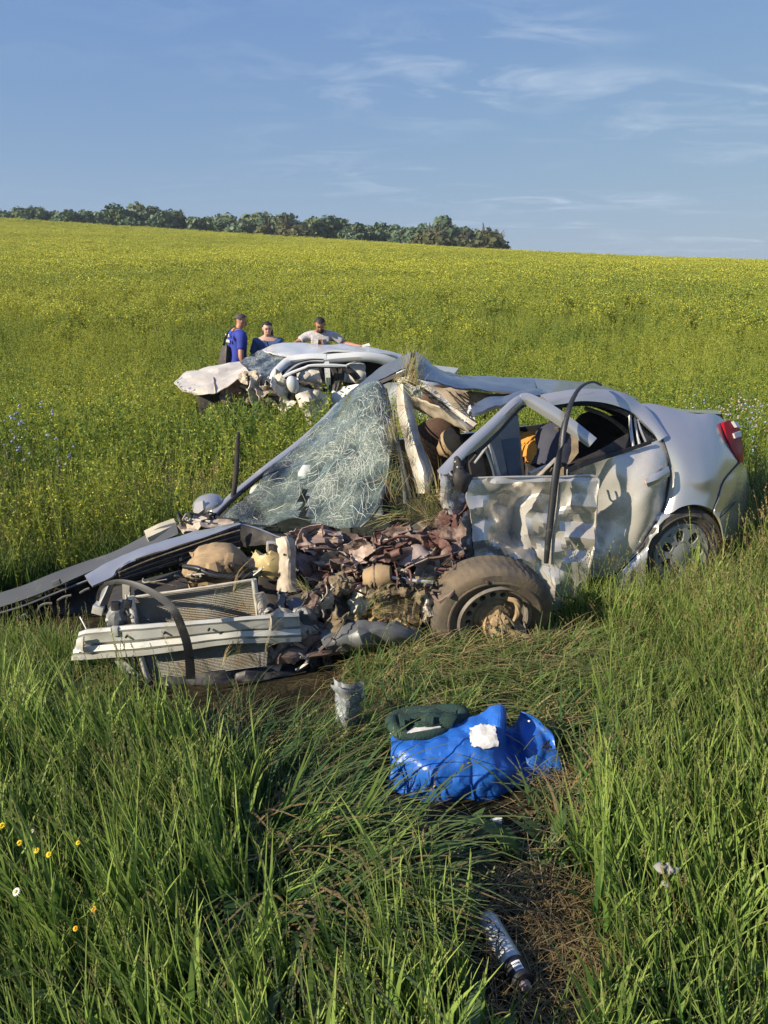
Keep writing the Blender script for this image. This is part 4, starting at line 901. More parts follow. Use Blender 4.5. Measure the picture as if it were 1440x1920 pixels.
tube('weatherstrip', [S(1127, 722, -.16), S(1112, 716, -.1), S(1094, 722, -.05), S(1080, 737, .0), S(1067, 766, .05), S(1058, 800, .09), S(1050, 846, .12), S(1042, 892, .13), S(1037, 930, .13), S(1032, 975, .13), S(1027, 1020, .13), S(1024, 1056, .12)],
     [.010, .012, .013, .015, .018, .020, .021, .022, .02, .02, .018, .014], M['rubber'], car, n=8, flat=.6)
tube('door_moulding', [S(1050, 905, .1), S(1046, 950, .1), S(1038, 1010, .11), S(1036, 1058, .11)], .010, M['bare'], car, n=6)
tube('loop_seal', [S(1064, 880, .02), S(1064, 895, .03), S(1072, 900, .04), S(1082, 897, .05), S(1090, 888, .03)], .006, M['rubber'], car, n=6)

# ---- cabin
def seat(cx, cy, Y, w, h, m, lean=0.2, lab=None):
    b = P(cx, cy, Y)
    s = blob('seat', b, w / 2, .13, h / 2, m, car, sub=3, rot=(lean, 0, .25))
    blob('headrest', b + Vector((0.02, .12, h / 2 + .10)), w * .28, .06, .10, m, s, sub=3, rot=(lean, 0, .25))
    return s
seat(815, 850, 5.35, .42, .52, M['seatbrown'])
seat(600, 930, 5.75, .46, .5, M['greyseat'])
sheet('rear_seat', [[P(985, 835, 5.6), P(1060, 812, 5.65), P(1120, 795, 5.8), P(1190, 790, 6.0)], [P(985, 900, 5.5), P(1060, 880, 5.55), P(1120, 860, 5.65), P(1200, 850, 5.8)], [P(980, 960, 5.3), P(1060, 950, 5.3), P(1120, 940, 5.35), P(1200, 920, 5.5)]], M['seat'], car, thick=.08, crumple=(.02, 4, 2))
for px, py in ((1112, 792), (1150, 800)):
    blob('rear_headrest', P(px, py, 5.75), .13, .06, .085, M['seat'], car, sub=3)
sheet('cabin_floor', [[P(620, 1060, 5.9), P(900, 1000, 6.1), P(1300, 960, 6.4)], [P(640, 1120, 4.9), P(900, 1090, 4.8), P(1300, 1040, 5.1)]], M['dark'], car, thick=.02)
sheet('far_doors', [[P(560, 842, 5.95), P(700, 828, 6.1), P(880, 812, 6.25), P(1060, 792, 6.45), P(1250, 778, 6.6)], [P(570, 930, 5.95), P(700, 915, 6.1), P(880, 900, 6.25), P(1060, 880, 6.45), P(1250, 870, 6.6)],
    [P(590, 1010, 5.9), P(700, 1000, 6.05), P(880, 990, 6.2), P(1060, 970, 6.4), P(1250, 960, 6.5)]], M['silver'], car, thick=-.03)
sheet('far_door_trim', [[P(562, 842, 5.88), P(700, 828, 6.03), P(880, 812, 6.18), P(1060, 790, 6.38), P(1250, 776, 6.5)], [P(570, 1000, 5.85), P(700, 990, 6.0), P(880, 980, 6.15), P(1060, 960, 6.35), P(1250, 950, 6.45)]], M['dark'], car, thick=.03)
for a, b in (((1045, 735), (1040, 795)), ((1168, 745), (1195, 790)), ((860, 735), (850, 815))):
    tube('far_post', [P(a[0], a[1], 6.0), P((a[0] + b[0]) / 2, (a[1] + b[1]) / 2, 6.15), P(b[0], b[1], 6.35)], .05, M['dark'], car, n=6)
tube('grab_rail', [P(1096, 765, 5.7), P(1130, 777, 5.65), P(1160, 797, 5.6), P(1176, 812, 5.6)], .016, M['bare'], car, n=6)
tube('far_roof_rail', [P(1040, 745, 6.0), P(1100, 748, 6.05), P(1150, 765, 6.1), P(1185, 790, 6.1)], .05, M['dark'], car, n=6)
# blue grey centre pillar and belt
band('centre_pillar', [S(935, 790, -.2), S(940, 830, -.16), S(950, 870, -.13), S(958, 905, -.1)], [S(972, 778, -.25), S(974, 830, -.2), S(977, 870, -.17), S(980, 905, -.15)], .03, M['bluegrey'], car)
band('pillar_cover', [S(905, 825, -.1), S(915, 850, -.09), S(925, 880, -.08), S(930, 905, -.07)], [S(935, 800, -.14), S(942, 840, -.12), S(950, 880, -.1), S(953, 905, -.09)], .02, M['bluegrey'], car)
tube('belt_rail', [S(908, 815, -.05), S(922, 845, -.05), S(932, 880, -.05), S(937, 900, -.05)], .011, M['alu'], car, n=6)
tube('belt_rail', [S(890, 868, -.02), S(905, 848, -.04), S(912, 838, -.05)], .007, M['alu'], car, n=6)
band('pillar_cover', [S(880, 868, -.1), S(888, 905, -.1)], [S(902, 843, -.12), S(915, 905, -.12)], .02, M['dark'], car)
band('seat_belt', [S(962, 760, -.3), S(968, 800, -.3), S(972, 850, -.28), S(978, 895, -.25)], [S(967, 760, -.3), S(974, 800, -.3), S(979, 850, -.28), S(985, 895, -.25)], .003, M['dark'], car)
tube('belt_stalk', [S(992, 888, -.1), S(1010, 880, -.12), S(1030, 872, -.15)], .012, M['alu'], car, n=6)
tube('belt_stalk', [S(1008, 893, -.02), S(1022, 880, -.05), S(1042, 860, -.12)], .015, M['bare'], car, n=6, flat=.5)
sheet('door_inner_panel', SS([[(1040, 800, -.25), (1080, 810, -.2), (1085, 850, -.15)], [(1030, 850, -.3), (1062, 850, -.2), (1060, 885, -.15)], [(1010, 895, -.2), (1050, 893, -.15), (1066, 895, -.12)]]), M['mudcast'], car, thick=.02)
blob('airbag', P(842, 832, 5.0), .07, .05, .1, M['mudtan'], car, amp=.3, freq=9, seed=3)
box('dashboard', P(690, 940, 5.15), .6, .25, .22, M['dark'], car, rot=(0, .12, .35), bev=.3)
sheet('firewall', [[P(520, 990, 4.85), P(640, 960, 4.85), P(760, 935, 4.75), P(850, 940, 4.6)], [P(520, 1050, 4.7), P(640, 1050, 4.6), P(760, 1050, 4.55), P(860, 1050, 4.5)], [P(540, 1180, 4.4), P(640, 1180, 4.3), P(760, 1180, 4.3), P(860, 1180, 4.3)]], M['dark'], car, thick=.01, crumple=(.08, 5, 6), nu=6, nv=6)

# ---- windscreen hanging from the roof
WROWS = [
    [P(560, 833, 5.6), P(603, 792, 5.72), P(637, 760, 5.78), P(680, 730, 5.6), P(708, 716, 5.46), P(724, 729, 5.34)],
    [P(520, 868, 5.40), P(580, 835, 5.42), P(625, 805, 5.36), P(668, 780, 5.22), P(706, 768, 5.10), P(734, 790, 5.0)],
    [P(475, 921, 5.15), P(540, 905, 5.10), P(595, 890, 4.96), P(650, 880, 4.82), P(700, 868, 4.70), P(733, 868, 4.64)],
    [P(412, 972, 4.96), P(490, 990, 4.78), P(560, 975, 4.62), P(620, 988, 4.46), P(674, 987, 4.36), P(709, 950, 4.38)]]
WV, WF = sheet_geo(WROWS, nu=6, nv=8, thick=.006, crumple=(.035, 2.6, 11))
# a tear runs up from the lower edge: drop those faces
def torn(f):
    cx = sum((WV[i] for i in f), Vector()) / len(f); qx, qy = proj(*cx)
    return 561 < qx < 574 + (qy - 915) * .12 and qy > 912 and qy < 985
ws = obj('windscreen', WV, [f for f in WF if not torn(f)], M['screen'], car, 40)
gW, gH = 6 * 5 + 1, 8 * 3 + 1
def wpt(u, v):
    u = min(.999, max(0, u)) * (gW - 1); v = min(.999, max(0, v)) * (gH - 1); i, j = int(u), int(v); s, t = u - i, v - j
    q = lambda a, b: WV[b * gW + a]
    return (q(i, j).lerp(q(i + 1, j), s)).lerp(q(i, j + 1).lerp(q(i + 1, j + 1), s), t) + Vector((-.1, -.8, .4)) * .010
ck = MB(); cr_ = random.Random(12)
for k in range(420):
    u, v = (cr_.gauss(.62, .22), cr_.gauss(.5, .26)) if k % 4 else (cr_.random(), cr_.random())
    h = cr_.uniform(0, 6.28); bend = cr_.uniform(-1.1, 1.1); L_ = cr_.uniform(.012, .035); pts = []
    for q in range(cr_.randint(4, 9)):
        if not (0 <= u <= 1 and 0 <= v <= 1): break
        pts.append(wpt(u, v)); u += math.cos(h) * L_; v += math.sin(h) * L_ * 1.2; h += bend * cr_.uniform(.1, .7) + cr_.gauss(0, .25)
    if len(pts) > 2:
        vv, ff = tube_geo(pts, cr_.uniform(.0005, .0013), n=3, sub=1, caps=False); ck.add(vv, ff)
for k in range(26):   # long rays from the blow
    a = k / 26 * 6.28 + cr_.uniform(-.1, .1); pts = []; r0 = cr_.uniform(.02, .08)
    for q in range(9):
        r_ = r0 + q * cr_.uniform(.035, .05); u, v = .66 + math.cos(a) * r_ * .8, .56 + math.sin(a) * r_
        if not (0 <= u <= 1 and 0 <= v <= 1): break
        pts.append(wpt(u + cr_.gauss(0, .006), v + cr_.gauss(0, .006)))
    if len(pts) > 2:
        vv, ff = tube_geo(pts, .0009, n=3, sub=1, caps=False); ck.add(vv, ff)
ck.build('crack_web', M['crackwhite'], ws)['kind'] = 'stuff'
tube('windscreen_seal', [P(724, 729, 5.33), P(735, 790, 4.99), P(734, 868, 4.63), P(711, 950, 4.37), P(676, 988, 4.35)], .006, M['rubber'], car, n=5)
blob('far_headrest', P(530, 890, 5.62), .17, .08, .075, M['greyseat'], car, rot=(0, -.6, 0), sub=3)
blob('far_headrest', P(490, 924, 5.45), .085, .06, .07, M['greyseat'], car, sub=3)
blob('folded_airbag', P(583, 893, 5.10), .10, .05, .075, M['greyseat'], car, amp=.3, freq=7, seed=3)
sheet('folded_airbag', [[P(684, 920, 4.72), P(700, 912, 4.7), P(722, 918, 4.7)], [P(688, 945, 4.66), P(704, 942, 4.62), P(716, 950, 4.64)], [P(694, 968, 4.6), P(704, 970, 4.58), P(712, 966, 4.6)]], M['airbag'], car, nu=8, nv=6, crumple=(.04, 9, 3), thick=.01, angle=25)
sheet('scuttle', [[P(405, 972, 5.06), P(450, 940, 5.2), P(520, 915, 5.25), P(600, 905, 5.2)], [P(410, 985, 5.0), P(460, 968, 5.05), P(530, 955, 5.02), P(610, 950, 4.95)], [P(425, 1000, 4.9), P(480, 1000, 4.86), P(545, 1002, 4.8), P(620, 1000, 4.72)]], M['dark'], car, nu=6, nv=5, thick=.01, crumple=(.03, 5, 4), jit=.2)
tube('wiper_arm', [P(428, 985, 4.86), P(470, 984, 4.8), P(520, 988, 4.72)], .007, M['blackp'], car, n=5)
# far mirror
mr = blob('door_mirror', P(391, 946, 5.2), .112, .10, .075, M['silver'], car, rot=(0, -.25, .3), amp=.1, freq=4, sub=3)
plate('mirror_glass', [P(362, 957, 5.09), P(366, 943, 5.09), P(380, 939, 5.09), P(381, 956, 5.09), P(366, 967, 5.09)], (0.01, .012, 0), M['lens'], mr)
tube('mirror_arm', [P(392, 955, 5.16), P(402, 968, 5.13), P(412, 965, 5.2)], .03, M['dark'], mr, n=6)
tube('bent_trim_strip', [P(437, 932, 5.2), P(441, 905, 5.18), P(444, 870, 5.15), P(445, 840, 5.13), P(447, 810, 5.1)], [.018, .018, .017, .016, .01], M['dark'], car, n=6, flat=.5)

# ---- front end: bumper cover, hood, beam, radiator
bc = sheet('bumper_cover', [
    [P(-90, 1140, 4.25), P(0, 1113, 4.35), P(50, 1097, 4.42), P(100, 1076, 4.5), P(156, 1056, 4.6), P(215, 1036, 4.7), P(268, 1008, 4.8), P(300, 990, 4.86), P(330, 981, 4.9)],
    [P(-90, 1166, 4.18), P(0, 1140, 4.28), P(55, 1122, 4.35), P(100, 1104, 4.42), P(150, 1082, 4.5), P(212, 1056, 4.6), P(266, 1034, 4.7), P(300, 1018, 4.76), P(335, 1003, 4.82)]],
    M['dark'], car, nu=4, nv=4, thick=.01)
M['graphite'] = mat('dull grey bumper plastic', (0.11, 0.115, 0.115), 0.45, 0.1, dust=(0.2, 0.18, 0.14), dustamt=0.2, dscale=5)
bc.data.materials[0] = M['graphite']
sheet('bumper_grille', [
    [P(-90, 1168, 4.19), P(0, 1142, 4.29), P(55, 1124, 4.36), P(100, 1106, 4.43), P(152, 1084, 4.51), P(185, 1076, 4.55)],
    [P(-90, 1190, 4.3), P(0, 1165, 4.4), P(55, 1148, 4.45), P(100, 1135, 4.5), P(150, 1120, 4.55), P(185, 1110, 4.58)],
    [P(-90, 1225, 4.28), P(0, 1205, 4.35), P(55, 1195, 4.38), P(100, 1185, 4.42), P(150, 1170, 4.46), P(190, 1160, 4.5)]], M['blackp'], car, nu=4, nv=5, thick=.012, crumple=(.035, 7, 4))
tube('grille_edge', [P(-60, 1166, 4.2), P(30, 1141, 4.28), P(90, 1118, 4.38), P(140, 1098, 4.44), P(166, 1088, 4.46)], .008, M['graphite'], car, n=5)
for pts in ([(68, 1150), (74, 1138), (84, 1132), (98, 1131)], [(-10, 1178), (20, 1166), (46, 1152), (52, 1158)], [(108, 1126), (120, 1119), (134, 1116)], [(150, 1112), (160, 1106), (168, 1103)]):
    tube('grille_clip', [P(x, y, 4.33) for x, y in pts], .007, M['graphite'], car, n=5)  # crescent glints on the black underside, modelled as paler tubes
box('bumper_catch', P(106, 1092, 4.4), .05, .02, .03, M['graphite'], car, rot=(0, -.3, 0))
hood = sheet('hood', [
    [P(160, 1082, 4.14), P(212, 1052, 4.26), P(273, 1028, 4.38), P(349, 1004, 4.52), P(410, 990, 4.62), P(446, 982, 4.7)],
    [P(166, 1092, 4.08), P(212, 1069, 4.19), P(273, 1040, 4.30), P(349, 1015, 4.43), P(412, 996, 4.52), P(450, 984, 4.6)],
    [P(174, 1101, 4.04), P(212, 1083, 4.13), P(240, 1056, 4.22), P(349, 1021, 4.40), P(414, 999, 4.5), P(452, 985.5, 4.58)]], M['silver'], car, nu=6, nv=4, thick=.012, crumple=(.006, 5, 2))
hu = sheet('hood_underside', [
    [P(214, 1070, 4.17), P(273, 1046, 4.29), P(349, 1022, 4.41), P(412, 1001, 4.5), P(452, 986, 4.58), P(500, 1000, 4.56), P(530, 1012, 4.52)],
    [P(216, 1080, 4.22), P(273, 1062, 4.33), P(345, 1038, 4.42), P(405, 1018, 4.5), P(450, 1006, 4.56), P(490, 1012, 4.55), P(520, 1016, 4.52)],
    [P(222, 1092, 4.26), P(279, 1078, 4.36), P(336, 1058, 4.44), P(396, 1036, 4.5), P(450, 1026, 4.56), P(485, 1022, 4.55), P(515, 1020, 4.52)]], M['dark'], car, nu=6, nv=6, thick=.01, crumple=(.012, 12, 2))
for k in range(6):
    t = (k + 1) / 7
    tube('hood_rib', [P(222 + 4 * t, 1071 + 20 * t, 4.15), P(279, 1046 + 31 * t, 4.27), P(345, 1023 + 33 * t, 4.38), P(405, 1003 + 32 * t, 4.46), P(450, 989 + 36 * t, 4.53)], .006, M['blackp' if k % 2 else 'mudcast'], hu, n=5)
for px, py in ((302, 1062), (322, 1056), (338, 1049), (384, 1034), (420, 1022)):
    box('hood_clip', P(px, py, 4.36), .03, .012, .018, M['alu' if px in (302,) else 'blackp'], hu, rot=(0, -.35, 0))
tube('hood_edge', [P(446, 983, 4.66), P(480, 990, 4.62), P(520, 1006, 4.55), P(548, 1014, 4.5)], [.012, .014, .014, .01], M['silver'], car, n=6, flat=.5)
tube('torn_lip', [P(336, 1059, 4.4), P(370, 1044, 4.42), P(410, 1031, 4.46), P(450, 1028, 4.5)], .007, M['bare'], hu, n=5)
# scuttle junk
sheet('battery_tray', [[P(272, 1000, 4.86), P(300, 986, 4.92), P(326, 977, 5.0)], [P(276, 1012, 4.76), P(302, 1000, 4.82), P(332, 986, 4.9)], [P(284, 1020, 4.8), P(308, 1010, 4.84), P(335, 1000, 4.9)]], M['cream'], car, thick=.02, lin=True)
for k in range(16):
    a = (rng.uniform(335, 400), rng.uniform(968, 995)); 
    tube('wire', [P(a[0], a[1], 4.85), P(a[0] + rng.uniform(-15, 15), a[1] - rng.uniform(4, 22), 4.9), P(a[0] + rng.uniform(0, 40), a[1] + rng.uniform(-10, 8), 4.88), P(a[0] + rng.uniform(10, 60), a[1] + rng.uniform(0, 16), 4.8)], rng.uniform(.004, .009), M[rng.choice(['dark', 'bare', 'blackp'])], car, n=5)
sheet('scuttle_panel', [[P(335, 990, 4.85), P(375, 962, 4.95), P(420, 968, 4.95)], [P(345, 1000, 4.7), P(385, 985, 4.75), P(440, 980, 4.75)]], M['wreck'], car, crumple=(.05, 9, 4), nu=6, nv=6)
# bumper beam: profile swept along its length
top = [(150, 1186), (163, 1181), (251, 1173), (346, 1167), (450, 1159), (514, 1152), (560, 1150)]
bot = [(134, 1236), (150, 1236), (267, 1228), (352, 1217), (438, 1205), (505, 1203), (565, 1202)]
Yb = [3.64, 3.63, 3.60, 3.60, 3.62, 3.66, 3.72]
prof = [(0.0, .06), (0.02, 0.0), (.10, -.012), (.16, -.004), (.44, -.004), (.50, .018), (.56, .018), (.60, -.01), (.74, -.02), (.80, -.002), (.86, -.002), (.90, -.022), (.985, -.022), (1.0, .05)]
rows = []
for (t, dy) in prof:
    rows.append([P(a[0] + (b[0] - a[0]) * t, a[1] + (b[1] - a[1]) * t, y + dy) for a, b, y in zip(top, bot, Yb)])
v, f = sheet_geo(rows, nu=6, nv=1, thick=.006, lin=True)
v = [Vector(p) + Vector((0, 1, 0)) * noise.noise(Vector(p) * 9) * .008 for p in v]
beam = obj('bumper_beam', v, f, M['beam'], car, 25)
for px, py in ((308, 1188), (391, 1182), (236, 1195)):
    c = P(px, py, 3.575); mm = Matrix.Translation(c) @ Euler((math.pi / 2, 0, 0)).to_matrix().to_4x4()
    vv, ff = lathe_geo([(0, .002), (.0048, .002), (.006, 0), (.006, -.02)], 12, mm); obj('bolt_hole', vv, ff, M['blackprint'], beam)
box('beam_bracket', P(216, 1183, 3.60), .035, .03, .045, M['beam'], beam)
sheet('beam_end_cap', [[P(146, 1200, 3.60), P(160, 1192, 3.59)], [P(143, 1222, 3.60), P(158, 1222, 3.585)]], M['beam'], beam, thick=.01, crumple=(.01, 14, 1))
sheet('crushed_beam_end', [[P(505, 1152, 3.66), P(535, 1140, 3.70), P(560, 1165, 3.8), P(590, 1170, 3.86)], [P(505, 1180, 3.64), P(535, 1172, 3.68), P(565, 1185, 3.76), P(590, 1190, 3.84)], [P(505, 1205, 3.68), P(540, 1200, 3.72), P(565, 1206, 3.8), P(590, 1210, 3.86)]], M['bare'], car, nu=6, nv=5, crumple=(.04, 8, 3), thick=.01)
# radiator: pleated core (too fine to count) plus tanks
def core(name, TL, TR, BL, BR, n, Y):
    vv = []; ff = []; C = 18
    for j in range(2 * n + 1):
        t = j / (2 * n); dyy = -.004 if j % 2 else .006
        for i in range(C + 1):
            s = i / C
            a = Vector((TL[0] + (TR[0] - TL[0]) * s, TL[1] + (TR[1] - TL[1]) * s)); b = Vector((BL[0] + (BR[0] - BL[0]) * s, BL[1] + (BR[1] - BL[1]) * s))
            q = a.lerp(b, t); p = P(q.x, q.y, Y + .05 * s); p.y += dyy + .018 * noise.noise(p * 6); vv.append(p)
    W = C + 1
    for j in range(2 * n):
        for i in range(C): ff.append((j * W + i, j * W + i + 1, (j + 1) * W + i + 1, (j + 1) * W + i))
    bk = len(vv)
    for q in (TL, TR, BR, BL): vv.append(P(q[0], q[1], Y + .1))
    ff.append((bk, bk + 3, bk + 2, bk + 1))
    return obj(name, vv, ff, M['fins'], car, 20)
core('radiator', (250, 1118), (474, 1088), (256, 1180), (486, 1160), 22, 3.76)
core('condenser', (266, 1226), (504, 1200), (280, 1276), (500, 1248), 18, 3.625)
rt = tube('radiator_frame', [P(255, 1119, 3.74), P(365, 1104, 3.76), P(474, 1087, 3.79)], .008, M['bare'], car, n=6, lin=True)
tube('radiator_tank', [P(245, 1118, 3.73), P(250, 1145, 3.72), P(254, 1172, 3.72)], .018, M['alu'], car, n=8)
tube('radiator_tank', [P(476, 1086, 3.79), P(480, 1120, 3.79), P(485, 1156, 3.78)], .014, M['beam'], car, n=8)
tube('receiver_drier', [P(486, 1112, 3.77), P(490, 1132, 3.76), P(495, 1154, 3.75)], .026, M['bare'], car, n=10)
tube('condenser_tank', [P(264, 1228, 3.61), P(271, 1254, 3.61), P(278, 1278, 3.61)], .014, M['alu'], car, n=8)
tube('condenser_pipe', [P(246, 1230, 3.66), P(250, 1252, 3.64), P(258, 1264, 3.64), P(270, 1266, 3.66)], .006, M['beam'], car, n=6)
sheet('lower_tray', [[P(280, 1272, 3.64), P(400, 1260, 3.66), P(520, 1250, 3.74), P(600, 1235, 3.86)], [P(290, 1292, 3.60), P(400, 1284, 3.62), P(510, 1272, 3.68), P(600, 1262, 3.8)]], M['blackp'], car, crumple=(.03, 8, 2), nu=6, thick=.01)
pv, pf = plate_geo([P(212, 1235, 3.62), P(232, 1238, 3.62), P(252, 1256, 3.62), P(250, 1270, 3.62), P(234, 1272, 3.62), P(226, 1258, 3.62)], (0, .012, 0))
lb = obj('tow_bracket', pv, pf, M['beam'], car)
for px, py in ((236, 1262), (246, 1257), (243, 1265)):
    mm = Matrix.Translation(P(px, py, 3.617)) @ Euler((math.pi / 2, 0, 0)).to_matrix().to_4x4()
    vv, ff = lathe_geo([(0, .002), (.006, .002), (.007, 0), (.007, -.008)], 10, mm); obj('bolt_hole', vv, ff, M['blackprint'], lb)
# headlamp brackets at left end
hb = band('headlamp_bracket', [P(196, 1092, 3.8), P(190, 1110, 3.78), P(180, 1128, 3.76), P(173, 1142, 3.75)], [P(216, 1090, 3.8), P(206, 1112, 3.78), P(199, 1130, 3.76), P(195, 1150, 3.75)], .02, M['graphite'], car, bulge=.02)
box('bracket_foot', P(184, 1143, 3.74), .055, .03, .045, M['alu'], hb, rot=(0, .3, 0))
plate('bracket_plate', [P(229, 1092, 3.78), P(243, 1094, 3.78), P(242, 1122, 3.78), P(230, 1124, 3.78)], (0, .015, 0), M['bare'], car)
sheet('headlamp_shell', [[P(208, 1148, 3.76), P(226, 1126, 3.76), P(240, 1124, 3.78)], [P(200, 1166, 3.72), P(222, 1150, 3.70), P(240, 1150, 3.74)], [P(206, 1176, 3.72), P(222, 1176, 3.7), P(238, 1178, 3.72)]], M['graphite'], car, crumple=(.02, 12, 5))
box('lamp_connector', P(217, 1136, 3.72), .042, .03, .045, M['blackp'], car)
box('lamp_connector', P(240, 1132, 3.70), .035, .03, .04, M['blackp'], car, rot=(0, .2, 0))
for k in range(7):
    tube('lamp_stay', [P(225 + 5 * k + rng.uniform(-3, 3), 1100 + rng.uniform(0, 30), 3.8), P(232 + 3 * k, 1130 + rng.uniform(0, 15), 3.74), P(238 + 2 * k, 1150 + rng.uniform(0, 25), 3.7)], rng.uniform(.004, .008), M[rng.choice(['alu', 'graphite', 'blackp'])], car, n=5)
tube('lamp_rod', [P(150, 1157, 3.72), P(157, 1170, 3.68), P(162, 1180, 3.64)], .004, M['alu'], car, n=5)
# loose wheel arch strip in front of the beam
arch = [(181, 1124), (186, 1104), (200, 1091), (222, 1086), (248, 1089), (274, 1098), (303, 1113), (323, 1129), (338, 1150), (350, 1178), (359, 1205), (364, 1235), (367, 1272)]
AY = [3.70, 3.66, 3.62, 3.59, 3.56, 3.53, 3.50, 3.48, 3.46, 3.46, 3.46, 3.48, 3.5]
band('arch_strip', [P(x, y, Y) for (x, y), Y in zip(arch, AY)], [P(x + dx, y + dy, Y - .005) for (x, y), Y, (dx, dy) in zip(arch, AY, [(5, 2), (5, 4), (3, 7), (1, 8), (-2, 9), (-5, 10), (-8, 11), (-11, 9), (-14, 6), (-15, 5), (-16, 3), (-17, 2), (-18, 0)])], .006, M['blackp'], car, bulge=.001)
# engine bay left side
sheet('air_box', [[P(362, 1050, 4.2), P(405, 1036, 4.22), P(430, 1036, 4.24), P(448, 1048, 4.26)], [P(354, 1075, 4.1), P(400, 1060, 4.06), P(435, 1055, 4.1), P(464, 1072, 4.16)], [P(352, 1094, 4.12), P(400, 1088, 4.1), P(440, 1082, 4.12), P(468, 1078, 4.16)]], M['mudtan'], car, nu=9, nv=9, thick=.05, crumple=(.035, 5, 8), angle=20)
tube('intake_hose', [P(345, 1062, 4.05), P(372, 1066, 3.98), P(396, 1077, 3.95), P(430, 1082, 3.95), P(470, 1080, 3.98), P(496, 1072, 4.05)], .014, M['rubber'], car, n=8)
tube('intake_hose', [P(352, 1086, 4.05), P(372, 1076, 4.0), P(396, 1079, 3.97), P(430, 1083, 3.97)], .012, M['rubber'], car, n=8)
by = sheet('washer_bottle', [[P(486, 1040, 4.12), P(508, 1038, 4.08), P(528, 1044, 4.12)], [P(490, 1056, 4.08), P(510, 1056, 4.05), P(527, 1058, 4.08)], [P(494, 1072, 4.1), P(511, 1072, 4.08), P(527, 1070, 4.1)]], M['yellow'], car, thick=.06, crumple=(.02, 9, 3))
box('fuse_box', P(510, 1025, 4.1), .06, .05, .055, M['bare'], car, rot=(0, .1, .2))
box('fuse_cover', P(509, 1026, 4.06), .03, .02, .035, M['blackp'], car)
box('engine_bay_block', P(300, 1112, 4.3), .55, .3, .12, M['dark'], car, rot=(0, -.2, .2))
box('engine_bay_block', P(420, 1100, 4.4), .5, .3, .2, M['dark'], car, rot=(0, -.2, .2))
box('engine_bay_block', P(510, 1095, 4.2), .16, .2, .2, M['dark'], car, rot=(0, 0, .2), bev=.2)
for k in range(12):
    x = rng.uniform(260, 500); y = 1100 - (x - 260) * .09 + rng.uniform(-22, 6)
    tube('wire', [P(x, y, 4.0), P(x + rng.uniform(-20, 30), y + rng.uniform(-15, 10), 3.95), P(x + rng.uniform(0, 50), y + rng.uniform(-10, 12), 3.98)], rng.uniform(.003, .008), M[rng.choice(['blackp', 'dark', 'mudcast', 'bare'])], car, n=5)
st = sheet('strut_tower', [[P(519, 1011, 4.1), P(534, 1006, 4.05), P(549, 1012, 4.08)], [P(524, 1035, 4.06), P(540, 1030, 4.0), P(554, 1040, 4.04)], [P(527, 1062, 4.04), P(541, 1058, 3.98), P(553, 1062, 4.02)], [P(528, 1085, 4.03), P(542, 1085, 3.97), P(554, 1088, 4.0)], [P(523, 1106, 4.02), P(545, 1108, 3.97), P(566, 1106, 4.0)]], M['wreck'], car, nu=7, nv=6, thick=.01, crumple=(.018, 5, 12), angle=20)
for px, py in ((533, 1040), (541, 1050), (538, 1075)):
    blob('tower_hole', P(px, py, 3.99), .008, .006, .008, M['blackprint'], st, sub=1)

# ---- the torn middle: crumpled sheets, pipes, wires, castings
sheet('crumpled_bulkhead', [[P(556, 1000, 4.45), P(640, 992, 4.5), P(720, 990, 4.5), P(800, 986, 4.45), P(868, 985, 4.35)], [P(552, 1030, 4.36), P(640, 1026, 4.34), P(720, 1024, 4.34), P(800, 1022, 4.3), P(868, 1018, 4.25)],
    [P(560, 1060, 4.28), P(640, 1058, 4.24), P(720, 1056, 4.22), P(800, 1052, 4.2), P(868, 1050, 4.2)], [P(570, 1092, 4.22), P(640, 1092, 4.16), P(720, 1090, 4.14), P(800, 1086, 4.14), P(860, 1082, 4.16)]], M['maroon'], car, nu=11, nv=10, thick=.006, crumple=(.13, 4.2, 21), angle=10, jit=.35)
mats_ = ['rust', 'rust', 'maroon', 'pinkish', 'maroon', 'pinkish', 'rust', 'bare', 'maroon']
for k in range(40):
    px = rng.uniform(560, 868); py = rng.uniform(994, 1086); Y = 4.36 - (py - 990) / 96 * .24 + rng.uniform(-.1, .03)
    c = P(px, py, Y); s = rng.uniform(.09, .24) if k % 3 else rng.uniform(.05, .1); asp = rng.uniform(.25, .6)
    e = Euler((rng.uniform(-.7, .7), rng.gauss(0, .55), rng.uniform(-.7, .7))).to_matrix()
    fold = rng.uniform(-.06, .06); rows = []
    for j in range(3):
        rows.append([c + e @ Vector(((i - 2) * s * .5 * rng.uniform(.8, 1.2), (fold if i % 2 else -fold) * .6 + (.03 if j == 1 else 0), (1 - j) * s * asp * (1 if 0 < i < 4 else .5) * rng.uniform(.7, 1.2))) for i in range(5)])
    sheet('crumpled_sheet', rows, M[rng.choice(mats_)], car, nu=5, nv=6, thick=.004, crumple=(rng.uniform(.015, .045), rng.uniform(4, 7), k), ragged=.004, angle=10, jit=.3, seed=k, lin=True)
for k in range(5):
    px = rng.uniform(580, 840); py = rng.uniform(1000, 1080); Y = 4.22 - (py - 990) / 96 * .2
    tube('bent_rail', [P(px, py, Y), P(px + rng.uniform(20, 45), py + rng.uniform(-14, 10), Y - .04), P(px + rng.uniform(50, 95), py + rng.uniform(-22, 22), Y + .02)], [rng.uniform(.012, .022), .02, rng.uniform(.008, .02)], M[rng.choice(['rust', 'maroon', 'pinkish', 'bare'])], car, n=5, sub=5, flat=.5)
